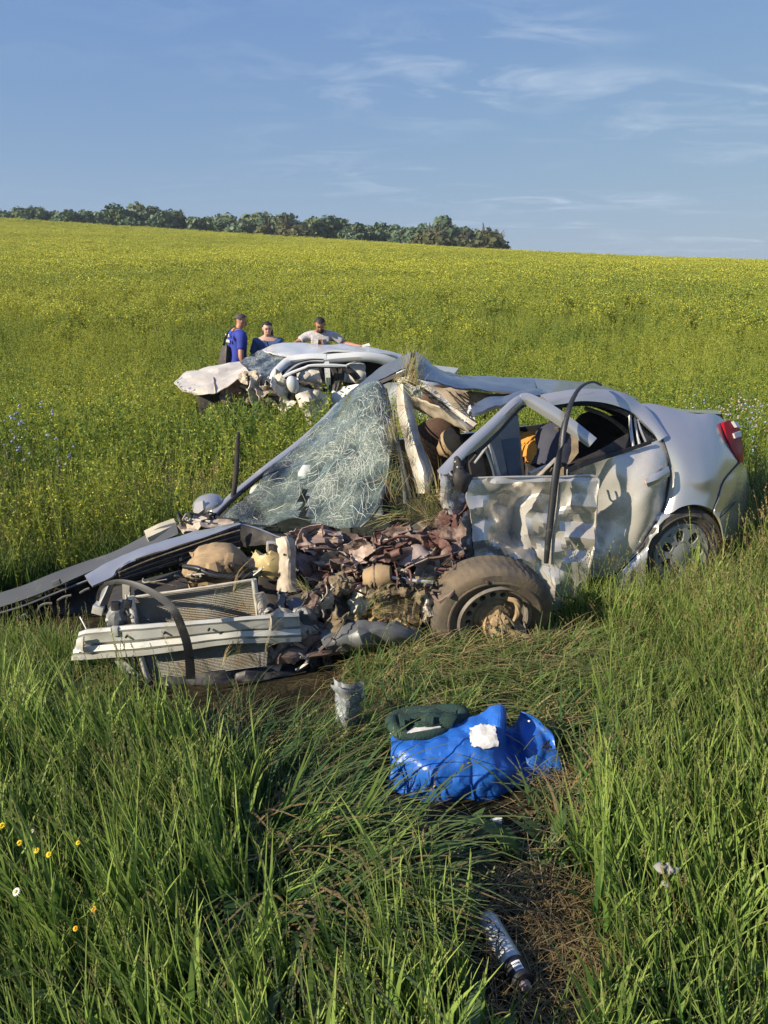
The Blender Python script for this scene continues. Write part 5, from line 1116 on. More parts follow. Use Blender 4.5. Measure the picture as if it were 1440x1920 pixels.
for k in range(26):
    px = rng.uniform(560, 850); py = rng.uniform(1000, 1110); Y = 4.3 - (py - 990) / 96 * .3
    q = [P(px, py, Y)]
    for i in range(3):
        px += rng.uniform(-30, 45); py += rng.uniform(-22, 22); q.append(P(px, py, Y - rng.uniform(0, .1)))
    tube('wire', q, rng.choice([.003, .004, .006, .009]), M[rng.choice(['blackp', 'maroon', 'rust', 'dark', 'pinkish'])], car, n=5)
# recognisable pieces inside the tear
tube('torn_pipe', [P(726, 1046, 4.0), P(745, 1040, 4.05), P(770, 1034, 4.12)], .028, M['rust'], car, n=10, caps=False)
tube('torn_pipe', [P(735, 1040, 3.98), P(745, 1036, 3.97), P(752, 1034, 3.96)], .02, M['maroon'], car, n=10, caps=False)
tube('brake_booster', [P(690, 1084, 4.0), P(712, 1080, 3.97), P(733, 1078, 3.96)], [.055, .065, .05], M['mudtan'], car, n=14)
for px in (700, 716):
    mm = Matrix.Translation(P(px, 1081, 3.98)) @ Euler((0, math.pi / 2, .1)).to_matrix().to_4x4()
    vv, ff = lathe_geo([(.066, -.006), (.072, 0), (.066, .006), (.06, 0)], 18, mm, closed=True); obj('hose_clamp', vv, ff, M['rust'], car)
for px in (743, 768):
    mm = Matrix.Translation(P(px, 1083, 3.93)) @ Euler((0, math.pi / 2, .2)).to_matrix().to_4x4()
    vv, ff = lathe_geo([(.036, -.006), (.046, 0), (.036, .006), (.03, 0)], 16, mm, closed=True); obj('pulley_ring', vv, ff, M['maroon'], car)
tube('steering_rod', [P(735, 1083, 3.95), P(770, 1088, 3.93), P(812, 1092, 3.92)], .010, M['alu'], car, n=8)
sheet('torn_wing', [[P(745, 1060, 4.05), P(778, 1020, 4.15), P(805, 1030, 4.12)], [P(770, 1063, 4.0), P(795, 1045, 4.05), P(812, 1036, 4.1)]], M['pinkish'], car, nu=6, nv=6, crumple=(.03, 9, 3), thick=.006)
sheet('torn_wing', [[P(820, 985, 4.3), P(845, 985, 4.25), P(868, 970, 4.2)], [P(825, 1030, 4.15), P(848, 1030, 4.1), P(868, 1010, 4.12)], [P(830, 1075, 4.1), P(845, 1072, 4.05), P(866, 1050, 4.1)]], M['rust'], car, nu=10, nv=9, crumple=(.07, 6, 13), thick=.006, ragged=.006, angle=16)
sheet('inner_wing', [[P(552, 1008, 4.25), P(590, 1000, 4.28), P(640, 1000, 4.3)], [P(556, 1022, 4.18), P(600, 1014, 4.2), P(645, 1014, 4.22)], [P(560, 1032, 4.2), P(600, 1024, 4.22), P(640, 1022, 4.25)]], M['pinkish'], car, nu=6, nv=5, crumple=(.03, 9, 5), thick=.006)
M['coilblack'] = M['dark']
hel = [];
for k in range(40):
    a = k * .63; t = k / 39; c = P(560 + 50 * t, 1050 + 20 * t, 4.18); hel.append(c + Vector((0, math.sin(a) * .05, math.cos(a) * .05)))
tube('coil_spring', hel, .007, M['maroon'], car, n=5, sub=2)
# engine and gearbox castings under the tear
eng = chunk('engine_block', P(740, 1142, 4.05), .26, .2, .17, M['mudtan'], car, rot=(.1, .05, .1), amp=.035, freq=9, seed=2)
for k in range(6):
    chunk('cooling_rib', P(702 + 15 * k, 1140, 3.945), .012, .02, .13, M['mudcast'], eng, rot=(.1, rng.uniform(-.1, .1), 0), amp=.008, freq=20, seed=k, cuts=4)
chunk('gearbox', P(640, 1120, 4.1), .2, .2, .16, M['mudcast'], car, rot=(.1, .2, .1), amp=.05, freq=9, seed=4)
for px, py, sx, sz, m in ((672, 1125, .045, .075, 'cream'), (692, 1112, .05, .055, 'mudcast'), (720, 1110, .06, .05, 'mudcast'), (750, 1106, .05, .045, 'mudcast'), (778, 1105, .045, .06, 'mudcast'), (800, 1140, .03, .08, 'bare'), (640, 1096, .06, .045, 'mudcast'), (612, 1110, .07, .06, 'rust'), (595, 1135, .06, .08, 'mudcast'), (628, 1150, .05, .06, 'rust'), (660, 1160, .05, .05, 'mudtan'), (705, 1170, .06, .04, 'mudtan'), (745, 1172, .06, .045, 'mudtan')):
    blob('casting', P(px, py, 3.96), sx, .05, sz, M[m], car, amp=.8, freq=13, seed=px, sub=4, angle=25)
for k in range(7):
    mm = Matrix.Translation(P(700 + 17 * k, 1098 + rng.uniform(-3, 3), 3.93)) @ Euler((math.pi / 2, rng.uniform(-.3, .3), rng.uniform(-.5, .5))).to_matrix().to_4x4()
    vv, ff = lathe_geo([(.018, -.012), (.027, -.006), (.027, .006), (.018, .012)], 12, mm, closed=True); obj('gear_ring', vv, ff, M['mudcast'], car)
sheet('under_shield', [[P(600, 1185, 3.8), P(660, 1165, 3.82), P(730, 1166, 3.84), P(790, 1180, 3.88)], [P(610, 1215, 3.74), P(665, 1195, 3.72), P(720, 1180, 3.76), P(790, 1200, 3.82)], [P(640, 1225, 3.8), P(680, 1212, 3.78), P(730, 1205, 3.8), P(790, 1215, 3.86)]], M['graphite'], car, crumple=(.035, 8, 3), nu=6, nv=6, thick=.008)
sheet('crossmember', [[P(555, 1210, 3.78), P(590, 1190, 3.8), P(640, 1195, 3.84)], [P(500, 1245, 3.72), P(580, 1235, 3.74), P(650, 1225, 3.8)]], M['rust'], car, crumple=(.05, 9, 3), nu=7, nv=5, thick=.02)
sheet('broken_headlamp', [[P(538, 1130, 3.86), P(560, 1120, 3.88), P(580, 1140, 3.9)], [P(550, 1150, 3.82), P(575, 1145, 3.8), P(592, 1150, 3.84)], [P(565, 1170, 3.84), P(585, 1168, 3.82), P(596, 1170, 3.86)]], M['graphite'], car, crumple=(.03, 6, 4), nu=6, nv=6, thick=.006, angle=20)
for k in range(20):
    px = rng.uniform(500, 660); py = rng.uniform(1110, 1250); c = P(px, py, 3.86 - (py - 1110) / 140 * .1 + rng.uniform(-.05, .05)); s = rng.uniform(.03, .085)
    e = Euler((rng.uniform(-1, 1), rng.uniform(-1.5, 1.5), rng.uniform(-1, 1))).to_matrix()
    rows = [[c + e @ Vector(((i - 1) * s * rng.uniform(.6, 1.3), rng.uniform(-.02, .02), (1 - j) * s * rng.uniform(.3, .8))) for i in range(3)] for j in range(3)]
    sheet('bent_bracket', rows, M[rng.choice(['rust', 'mudcast', 'bare', 'dark', 'wreck', 'graphite'])], car, nu=4, nv=4, thick=.006, crumple=(.03, 12, k + 70), ragged=.004, angle=22)
for k in range(16):
    px = rng.uniform(490, 660); py = rng.uniform(1120, 1240); q = [P(px, py, 3.78)]
    for i in range(3):
        px += rng.uniform(-25, 25); py += rng.uniform(-5, 22); q.append(P(px, py, 3.74 + rng.uniform(-.04, .04)))
    tube('wire', q, rng.choice([.004, .006, .01]), M[rng.choice(['blackp', 'mudcast', 'rust', 'dark', 'bare'])], car, n=5)
sheet('subframe_plate', [[P(470, 1085, 4.2), P(560, 1095, 4.15), P(700, 1090, 4.2), P(830, 1090, 4.2)], [P(480, 1160, 3.95), P(560, 1175, 3.92), P(700, 1180, 3.98), P(830, 1190, 4.0)], [P(480, 1235, 3.84), P(560, 1235, 3.84), P(700, 1215, 3.9), P(830, 1215, 3.95)]], M['dark'], car, crumple=(.05, 6, 4), nu=6, nv=6, thick=.01)

# ---- wheels
def wheel_matrix(c, n):
    n = Vector(n).normalized(); x = n.cross(Vector((0, 0, 1))).normalized(); y = n.cross(x)
    m = Matrix((x, y, n)).transposed().to_4x4(); return Matrix.Translation(c) @ m
def tyre_geo(Ro, Ri, w, Mx, steps=150, squash=None):
    prof = [(Ri, w * .40), (Ri + .010, w * .47), (Ri + .018, w * .475), (Ri + .020, w * .455), (Ri + (Ro - Ri) * .40, w * .515), (Ri + (Ro - Ri) * .43, w * .535), (Ri + (Ro - Ri) * .48, w * .535), (Ri + (Ro - Ri) * .51, w * .515), (Ri + (Ro - Ri) * .8, w * .50), (Ro - .016, w * .45), (Ro - .003, w * .36), (Ro, w * .2), (Ro, w * .18), (Ro, 0), (Ro, -w * .18), (Ro, -w * .2), (Ro - .003, -w * .36), (Ro - .016, -w * .45), (Ri + (Ro - Ri) * .5, -w * .52), (Ri, -w * .4)]
    v = []; f = []
    for i, (r, h) in enumerate(prof):
        for k in range(steps):
            t = 2 * math.pi * k / steps; rr = r
            if 10 <= i <= 16 and k % 3 == (0 if i < 13 else 1): rr -= .005
            if i in (12, 14): rr -= .006
            p = Vector((rr * math.cos(t), rr * math.sin(t), h))
            if squash: p = squash(p)
            v.append(Mx @ p)
    L = len(prof)
    for i in range(L):
        j = (i + 1) % L
        for k in range(steps):
            f.append((i * steps + k, i * steps + (k + 1) % steps, j * steps + (k + 1) % steps, j * steps + k))
    return v, f
def pierced_ring(R0, R1, n, z, depth, hole, Mx, seg=16, dish=0.0):
    """ring pierced by n shaped holes; hole(t) -> (u, v) in the sector's -1..1 square"""
    v = []; f = []
    def pt(s, u, w, dz=0):
        a = 2 * math.pi * (s + .5 + u * .5) / n; r = (R0 + R1) / 2 + w * (R1 - R0) / 2
        return Mx @ Vector((r * math.cos(a), r * math.sin(a), z + dz - dish * (w + 1) / 2))
    for s in range(n):
        b = len(v)
        for k in range(seg):
            t = 2 * math.pi * k / seg; c, d = math.cos(t), math.sin(t); q = 1 / max(abs(c), abs(d)); v.append(pt(s, c * q, d * q))
        for k in range(seg):
            u, w = hole(2 * math.pi * k / seg); v.append(pt(s, u, w))
        for k in range(seg):
            u, w = hole(2 * math.pi * k / seg); v.append(pt(s, u, w, -depth))
        for k in range(seg):
            j = (k + 1) % seg
            f.append((b + k, b + j, b + seg + j, b + seg + k)); f.append((b + seg + k, b + seg + j, b + 2 * seg + j, b + 2 * seg + k))
    return v, f
# rear wheel with hub cap
rc = S(1281, 1040, -.02); rn = Vector((0.30, -0.95, 0.0))
MR = wheel_matrix(rc - rn.normalized() * .10, rn)
rw = thing('rear_wheel', None, None, rc); rw.parent = car; rw.location = rc - WL[car]
WL[rw] = Vector(rc)
def wobj(name, v, f, m, root, angle=35): return obj(name, v, f, m, root, angle)
v, f = tyre_geo(.315, .205, .195, MR); wobj('tyre', v, f, M['tyre2'], rw)
v, f = pierced_ring(.07, .175, 7, .085, .03, lambda t: (.52 * math.copysign(abs(math.cos(t)) ** .6, math.cos(t)) * (1 - .25 * math.sin(t)), .72 * math.copysign(abs(math.sin(t)) ** .6, math.sin(t))), MR, 20)
hc = wobj('hubcap', v, f, M['hubcap'], rw)
v, f = lathe_geo([(.0, .092), (.05, .09), (.071, .085)], 28, MR); MBh = MB(); MBh.add(v, f); v, f = lathe_geo([(.174, .085), (.195, .09), (.206, .078), (.206, .06)], 42, MR); MBh.add(v, f); MBh.build('hubcap_rim', M['hubcap'], rw)
v, f = lathe_geo([(0, .045), (.19, .05), (.205, .06), (.205, -.08)], 36, MR); wobj('rim', v, f, M['dark'], rw)
# front wheel torn off its mount, facing the camera
fc = P(917, 1142, 4.02); fn = Vector((0.20, -0.97, -0.20))
MF = wheel_matrix(fc, fn)
fw = thing('front_wheel', None, None, fc); fw.parent = car; fw.location = fc - WL[car]; WL[fw] = Vector(fc)
def sq(p):
    r = math.hypot(p.x, p.y); a = math.atan2(p.y, p.x)
    return Vector((p.x * 1.03, p.y * (.93 if p.y < 0 else .97), p.z * 1.0 + .02 * math.sin(2 * a)))
v, f = tyre_geo(.33, .185, .20, MF, squash=sq); wobj('tyre', v, f, M['tyre'], fw)
off = Matrix.Translation((0.0, 0.0, 0))
v, f = lathe_geo([(.212, .100), (.20, .112), (.19, .104), (.184, .085), (.176, .07), (.165, .066)], 48, MF); wobj('rim', v, f, M['steel'], fw)
v, f = pierced_ring(.115, .166, 15, .066, .03, lambda t: (.62 * math.cos(t), .62 * math.sin(t)), MF, 16); wobj('pierced_disc', v, f, M['steel'], fw)
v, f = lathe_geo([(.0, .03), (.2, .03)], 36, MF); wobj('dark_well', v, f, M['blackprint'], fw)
v, f = lathe_geo([(.117, .066), (.108, .078), (.09, .08), (.085, .088), (.0, .09)], 36, MF); wobj('hub', v, f, M['mudcast'], fw)
def fl(x, y, z): return MF @ Vector((x, y, z))
# find local right/down directions as seen
rx = (MF.to_3x3().inverted() @ Vector((1, 0, 0))); dn = (MF.to_3x3().inverted() @ Vector((0, 0, -1)))
def fq(r, d, z): 
    q = rx * r + dn * d; return fl(q.x, q.y, z)
kn = sheet('torn_knuckle', [[fq(-.05, -.02, .07), fq(.02, -.05, .08), fq(.07, .0, .09)], [fq(-.06, .05, .09), fq(.02, .04, .12), fq(.10, .06, .12)], [fq(-.03, .11, .10), fq(.06, .11, .14), fq(.15, .10, .13)], [fq(.0, .17, .1), fq(.08, .17, .12), fq(.15, .14, .13)]], M['mudtan'], fw, nu=7, nv=7, crumple=(.035, 9, 3), thick=.02, angle=20)
tube('drive_shaft', [fq(.03, .07, .1), fq(.10, .09, .14), fq(.18, .10, .17), fq(.25, .13, .18)], [.034, .03, .022, .014], M['mudtan'], fw, n=10)
tube('torn_spring_leaf', [fq(.06, -.13, .1), fq(.10, -.12, .12), fq(.115, -.06, .13), fq(.10, .0, .13)], [.012, .016, .016, .01], M['mudtan'], fw, n=6)
sheet('knuckle_flange', [[fq(.05, -.03, .1), fq(.11, .0, .12)], [fq(.09, .02, .13), fq(.17, .06, .12)], [fq(.12, .07, .14), fq(.18, .1, .13)]], M['steel'], fw, crumple=(.02, 10, 6), thick=.012, nu=5)
for k in range(4):
    a = k * 1.5 + .6; c = fq(.045 * math.cos(a), .03 + .045 * math.sin(a), .145)
    vv, ff = blob_geo(c, .013, .02, .013, 0, 1, 0, 1); obj('wheel_bolt', vv, ff, M['steel'], fw)
# ================================================================== the white wreck
def SH(name, rows, m, par, **k): return sheet(name, PP(rows), m, par, **k)
rng = random.Random(9)
wc = thing('wrecked_sedan', 'white saloon wreck farther off in the crop, beside the three people', 'car', (-.8, 10.8, ground_z(-.8, 10.8)))
SH('hood', [[(326, 717, 10.35), (350, 701, 11.0), (400, 687, 11.3), (449, 679, 11.45)], [(330, 722, 10.15), (365, 711, 10.4), (410, 700, 10.65), (456, 686, 11.0)],
    [(338, 730, 9.98), (372, 728, 10.0), (412, 716, 10.2), (462, 692, 10.6)], [(348, 734, 10.0), (388, 741, 9.9), (416, 737, 9.95), (468, 699, 10.3)]], M['whitehood'], wc, nu=6, nv=5, thick=.012, crumple=(.028, 2.0, 5), jit=.3, angle=12)
tube('hood_fold', [P(400, 708, 10.35), P(402, 722, 10.02), P(404, 738, 9.88)], .012, M['wreck'], wc, n=5)
sheet('torn_wing', PP([[(428, 722, 10.2), (444, 716, 10.2), (462, 706, 10.3)], [(440, 722, 10.1), (458, 722, 10.1), (474, 716, 10.2)], [(462, 730, 10.05), (472, 738, 10.0), (486, 735, 10.05)]]), M['wreck'], wc, crumple=(.06, 5, 4), nu=6, nv=5)
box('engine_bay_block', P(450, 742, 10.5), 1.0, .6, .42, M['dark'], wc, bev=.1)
for k in range(26):
    px = rng.uniform(440, 560); py = 716 + (px - 440) * .25 + rng.uniform(-14, 26); c = P(px, py, 10.02 + rng.uniform(-.1, .1)); s = rng.uniform(.08, .2)
    e = Euler((rng.uniform(-1, 1), rng.uniform(-1.3, 1.3), rng.uniform(-1, 1))).to_matrix()
    rows = [[c + e @ Vector(((i - 1) * s * rng.uniform(.7, 1.3), rng.uniform(-.04, .04), (1 - j) * s * rng.uniform(.4, .9))) for i in range(3)] for j in range(3)]
    sheet('crumpled_sheet', rows, M[rng.choice(['wreck', 'wreck', 'whitehood', 'dark', 'rust', 'airbag'])], wc, nu=4, nv=4, thick=.008, crumple=(.05, 4, k + 3), ragged=.01, angle=10, jit=.3, lin=True)
SH('windscreen', [[(449, 679, 11.35), (470, 668, 11.5), (490, 659, 11.55), (520, 664, 11.2), (556, 671, 10.9)], [(458, 686, 11.1), (478, 680, 11.15), (500, 677, 11.0), (520, 680, 10.8), (540, 681, 10.6)],
    [(466, 697, 10.75), (482, 697, 10.7), (498, 697, 10.6), (512, 696, 10.45), (524, 690, 10.35)], [(472, 720, 10.3), (482, 723, 10.2), (494, 722, 10.2), (505, 716, 10.2), (511, 712, 10.2)]], M['screen2'], wc, nu=5, nv=5, crumple=(.04, 4, 6), thick=.01)
plate('airbag', [P(490, 706, 10.3), P(502, 718, 10.22), P(494, 723, 10.2), P(476, 721, 10.22)], (0, .03, 0), M['airbag'], wc)
SH('roof', [[(490, 659, 11.6), (530, 647, 12.0), (580, 646, 12.1), (640, 649, 12.1), (682, 652, 12.1), (720, 660, 12.0), (752, 668, 11.8)],
    [(505, 662, 11.25), (545, 656, 11.3), (590, 655, 11.3), (640, 656, 11.3), (690, 658, 11.3), (725, 664, 11.2), (752, 672, 11.2)],
    [(524, 668, 10.95), (555, 670, 10.6), (585, 668, 10.5), (625, 664, 10.5), (673, 663, 10.5), (730, 667, 10.6), (750, 678, 10.7)]], M['white'], wc, nu=5, nv=6, crumple=(.03, 1.6, 3), thick=.02)
band('roof_rail', [P(508, 717, 10.15), P(514, 700, 10.2), P(524, 688, 10.3), P(542, 674, 10.4), P(580, 668.5, 10.4), P(612, 669, 10.4)], [P(514, 720, 10.15), P(521, 702, 10.2), P(531, 691, 10.3), P(547, 679, 10.4), P(580, 674, 10.4), P(612, 675, 10.4)], .05, M['white'], wc, bulge=.02)
band('roof_rail', [P(607, 671, 10.4), P(640, 667, 10.4), P(680, 665, 10.4), P(720, 668, 10.45), P(745, 676, 10.5)], [P(607, 677, 10.4), P(640, 674, 10.4), P(680, 672, 10.4), P(712, 677, 10.45), P(730, 685, 10.5)], .05, M['white'], wc, bulge=.02)
band('roof_gutter', [P(570, 668, 10.44), P(620, 664, 10.44), P(673, 662, 10.44), P(735, 666, 10.5)], [P(570, 670.5, 10.42), P(620, 667.5, 10.42), P(673, 665.5, 10.42), P(732, 669, 10.5)], .02, M['graphite'], wc)
for o, m in ((5, 'rubber'), (8, 'white'), (11, 'rubber')):
    band('door_frame', [P(522 + o, 702 + o * .4, 10.2), P(532 + o, 690 + o * .5, 10.25), P(550 + o, 677 + o * .6, 10.3), P(582, 669.5 + o * .75, 10.35), P(607, 669.5 + o * .75, 10.35)],
        [P(524 + o, 703 + o * .4, 10.2), P(534 + o, 692 + o * .5, 10.25), P(552 + o, 679 + o * .6, 10.3), P(582, 671.5 + o * .75, 10.35), P(607, 671.5 + o * .75, 10.35)], .02, M[m], wc)
band('centre_pillar', [P(606, 672, 10.35), P(609, 700, 10.3), P(612, 730, 10.25)], [P(616, 672, 10.35), P(619, 700, 10.3), P(619, 730, 10.25)], .06, M['white'], wc)
band('pillar_base', [P(611, 708, 10.22), P(612, 735, 10.2)], [P(620, 708, 10.22), P(620, 735, 10.2)], .05, M['bluegrey'], wc)
tube('bent_door_frame', [P(522, 712, 10.05), P(545, 700, 10.0), P(572, 690, 9.98), P(584, 686, 9.98), P(620, 685, 9.98), P(650, 687, 10.0)], .022, M['white'], wc, n=6)
tube('door_seal', [P(546, 703, 9.98), P(572, 693, 9.96), P(586, 689, 9.96), P(648, 689, 9.98)], .012, M['rubber'], wc, n=5)
tube('door_seal', [P(599, 688, 10.1), P(604, 705, 10.1), P(610, 728, 10.1)], .022, M['rubber'], wc, n=5)
for pts in ([(625, 688), (632, 710), (628, 732)], [(640, 688), (638, 712), (630, 735)], [(650, 692), (662, 700), (672, 712)], [(634, 690), (648, 690), (650, 686)]):
    tube('door_post', [P(x, y, 10.15) for x, y in pts], .045, M['dark'], wc, n=6)
sheet('curtain_airbag', PP([[(556, 700, 10.5), (575, 692, 10.5), (597, 690, 10.5)], [(556, 712, 10.45), (580, 710, 10.4), (603, 712, 10.45)], [(560, 728, 10.5), (582, 724, 10.5), (606, 726, 10.5)]]), M['airbag'], wc, nu=6, nv=6, crumple=(.05, 4, 3), thick=.03)
sheet('curtain_airbag', PP([[(645, 686, 10.55), (662, 680, 10.55), (682, 684, 10.55)], [(643, 700, 10.5), (662, 698, 10.45), (684, 700, 10.5)], [(644, 715, 10.5), (662, 716, 10.5), (686, 714, 10.5)]]), M['airbag'], wc, nu=6, nv=6, crumple=(.05, 4, 8), thick=.03)
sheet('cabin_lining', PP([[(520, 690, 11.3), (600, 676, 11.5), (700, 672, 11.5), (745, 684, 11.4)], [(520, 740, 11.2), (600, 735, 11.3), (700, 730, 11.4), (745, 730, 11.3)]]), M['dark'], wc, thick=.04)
sheet('front_door', PP([[(555, 726, 9.95), (575, 728, 9.9), (598, 732, 9.95), (614, 740, 10.05)], [(560, 745, 9.92), (578, 748, 9.85), (598, 752, 9.95), (614, 755, 10.0)], [(572, 768, 9.9), (585, 775, 9.85), (600, 780, 9.95), (612, 778, 10.0)], [(575, 800, 9.9), (588, 805, 9.85), (600, 805, 9.95), (612, 803, 10.0)]]), M['whitehood'], wc, nu=7, nv=6, crumple=(.08, 4, 5), thick=.01)
sheet('door_trim', PP([[(545, 708, 10.05), (575, 716, 10.0), (596, 720, 10.0)], [(552, 716, 10.0), (578, 726, 9.98), (606, 732, 9.98)]]), M['dark'], wc, crumple=(.03, 6, 2), thick=.03)
sheet('torn_wing', PP([[(512, 720, 10.05), (524, 718, 10.05), (535, 728, 10.05)], [(520, 735, 9.98), (534, 735, 9.95), (545, 745, 9.98)], [(530, 750, 9.98), (542, 755, 9.95), (552, 758, 9.98)]]), M['whitehood'], wc, crumple=(.06, 5, 4), nu=6, nv=6)
sheet('rear_door', PP([[(622, 728, 10.15), (660, 722, 10.1), (700, 720, 10.1), (760, 716, 10.2)], [(622, 750, 10.1), (660, 750, 10.05), (700, 748, 10.05), (760, 745, 10.15)], [(622, 790, 10.1), (660, 790, 10.1), (700, 790, 10.1), (760, 785, 10.2)]]), M['white'], wc, crumple=(.05, 3, 2), nu=6, nv=5)
sheet('rear_quarter_panel', PP([[(735, 670, 10.55), (760, 690, 10.5), (810, 700, 10.5), (850, 705, 10.6)], [(745, 710, 10.4), (780, 715, 10.3), (815, 720, 10.35), (850, 725, 10.55)], [(760, 780, 10.3), (790, 785, 10.25), (820, 785, 10.3), (850, 780, 10.55)]]), M['white'], wc, nu=6, nv=6)
sheet('trunk_lid', PP([[(760, 690, 10.55), (850, 703, 10.6)], [(775, 680, 11.9), (860, 690, 11.9)]]), M['white'], wc, thick=.03)
mm = blob('door_mirror', P(549, 721, 9.85), .075, .06, .115, M['white'], wc, rot=(.1, -.3, .2), sub=3)
tube('mirror_stalk', [P(548, 735, 9.9), P(545, 745, 9.95), P(543, 756, 10.0)], .05, M['blackp'], wc, n=7)
sheet('far_mirror', PP([[(680, 654, 12.2), (694, 648, 12.2)], [(684, 655, 12.15), (695, 654, 12.15)]]), M['white'], wc, thick=.06, nu=3, nv=3)
mw = wheel_matrix(P(520, 775, 10.2), Vector((.2, -.95, 0)))
v, f = tyre_geo(.31, .19, .19, mw); fw2 = obj('wheel', v, f, M['tyre2'], wc, 35)
v, f = lathe_geo([(0, .06), (.1, .05), (.17, .07), (.195, .08)], 30, mw); obj('rim', v, f, M['steel'], fw2)

# ================================================================== people
def skin_geo(J, E, root, sub=2):
    """one continuous surface grown round a skeleton: J name -> (x, y, z, rx, ry)"""
    names = list(J); ix = {n: i for i, n in enumerate(names)}
    me = bpy.data.meshes.new('t'); me.from_pydata([J[n][:3] for n in names], [(ix[a], ix[b]) for a, b in E], []); o = bpy.data.objects.new('t', me); COL.objects.link(o)
    m = o.modifiers.new('s', 'SKIN'); m.use_smooth_shade = True
    for n in names:
        sk = me.skin_vertices[0].data[ix[n]]; q = J[n]; sk.radius = (q[3], q[4] if len(q) > 4 else q[3]); sk.use_root = (n == root)
    m2 = o.modifiers.new('u', 'SUBSURF'); m2.levels = sub; m2.render_levels = sub
    bpy.context.view_layer.update()
    dg = bpy.context.evaluated_depsgraph_get(); ev = o.evaluated_get(dg); r = bpy.data.meshes.new_from_object(ev)
    v = [x.co.copy() for x in r.vertices]; f = [tuple(p.vertices) for p in r.polygons]
    bpy.data.objects.remove(o); bpy.data.meshes.remove(r); return v, f
def hand_joints(J, E, wrist, name, d, side, s=1.0):
    """palm, four fingers and a thumb from a wrist; d = pointing direction, side = across the palm"""
    w = Vector(J[wrist][:3]); d = Vector(d).normalized(); side = Vector(side).normalized(); n = d.cross(side)
    pl = w + d * .06 * s; J[name + 'palm'] = (*pl, .022 * s, .034 * s); E.append((wrist, name + 'palm'))
    for k, (o, L) in enumerate(((-.027, .07), (-.009, .08), (.009, .075), (.027, .058))):
        a = pl + d * .04 * s + side * o * s; b = a + (d * .9 + n * .25) * L * .5 * s; c = b + (d * .75 + n * .6) * L * .5 * s
        for q, p in enumerate((a, b, c)):
            J[f'{name}f{k}{q}'] = (*p, (.010 - .0015 * q) * s)
        E += [(name + 'palm', f'{name}f{k}0'), (f'{name}f{k}0', f'{name}f{k}1'), (f'{name}f{k}1', f'{name}f{k}2')]
    a = pl - side * .035 * s; b = a + (d * .7 - side * .5) * .04 * s
    J[name + 't0'] = (*a, .011 * s); J[name + 't1'] = (*b, .009 * s); E += [(name + 'palm', name + 't0'), (name + 't0', name + 't1')]
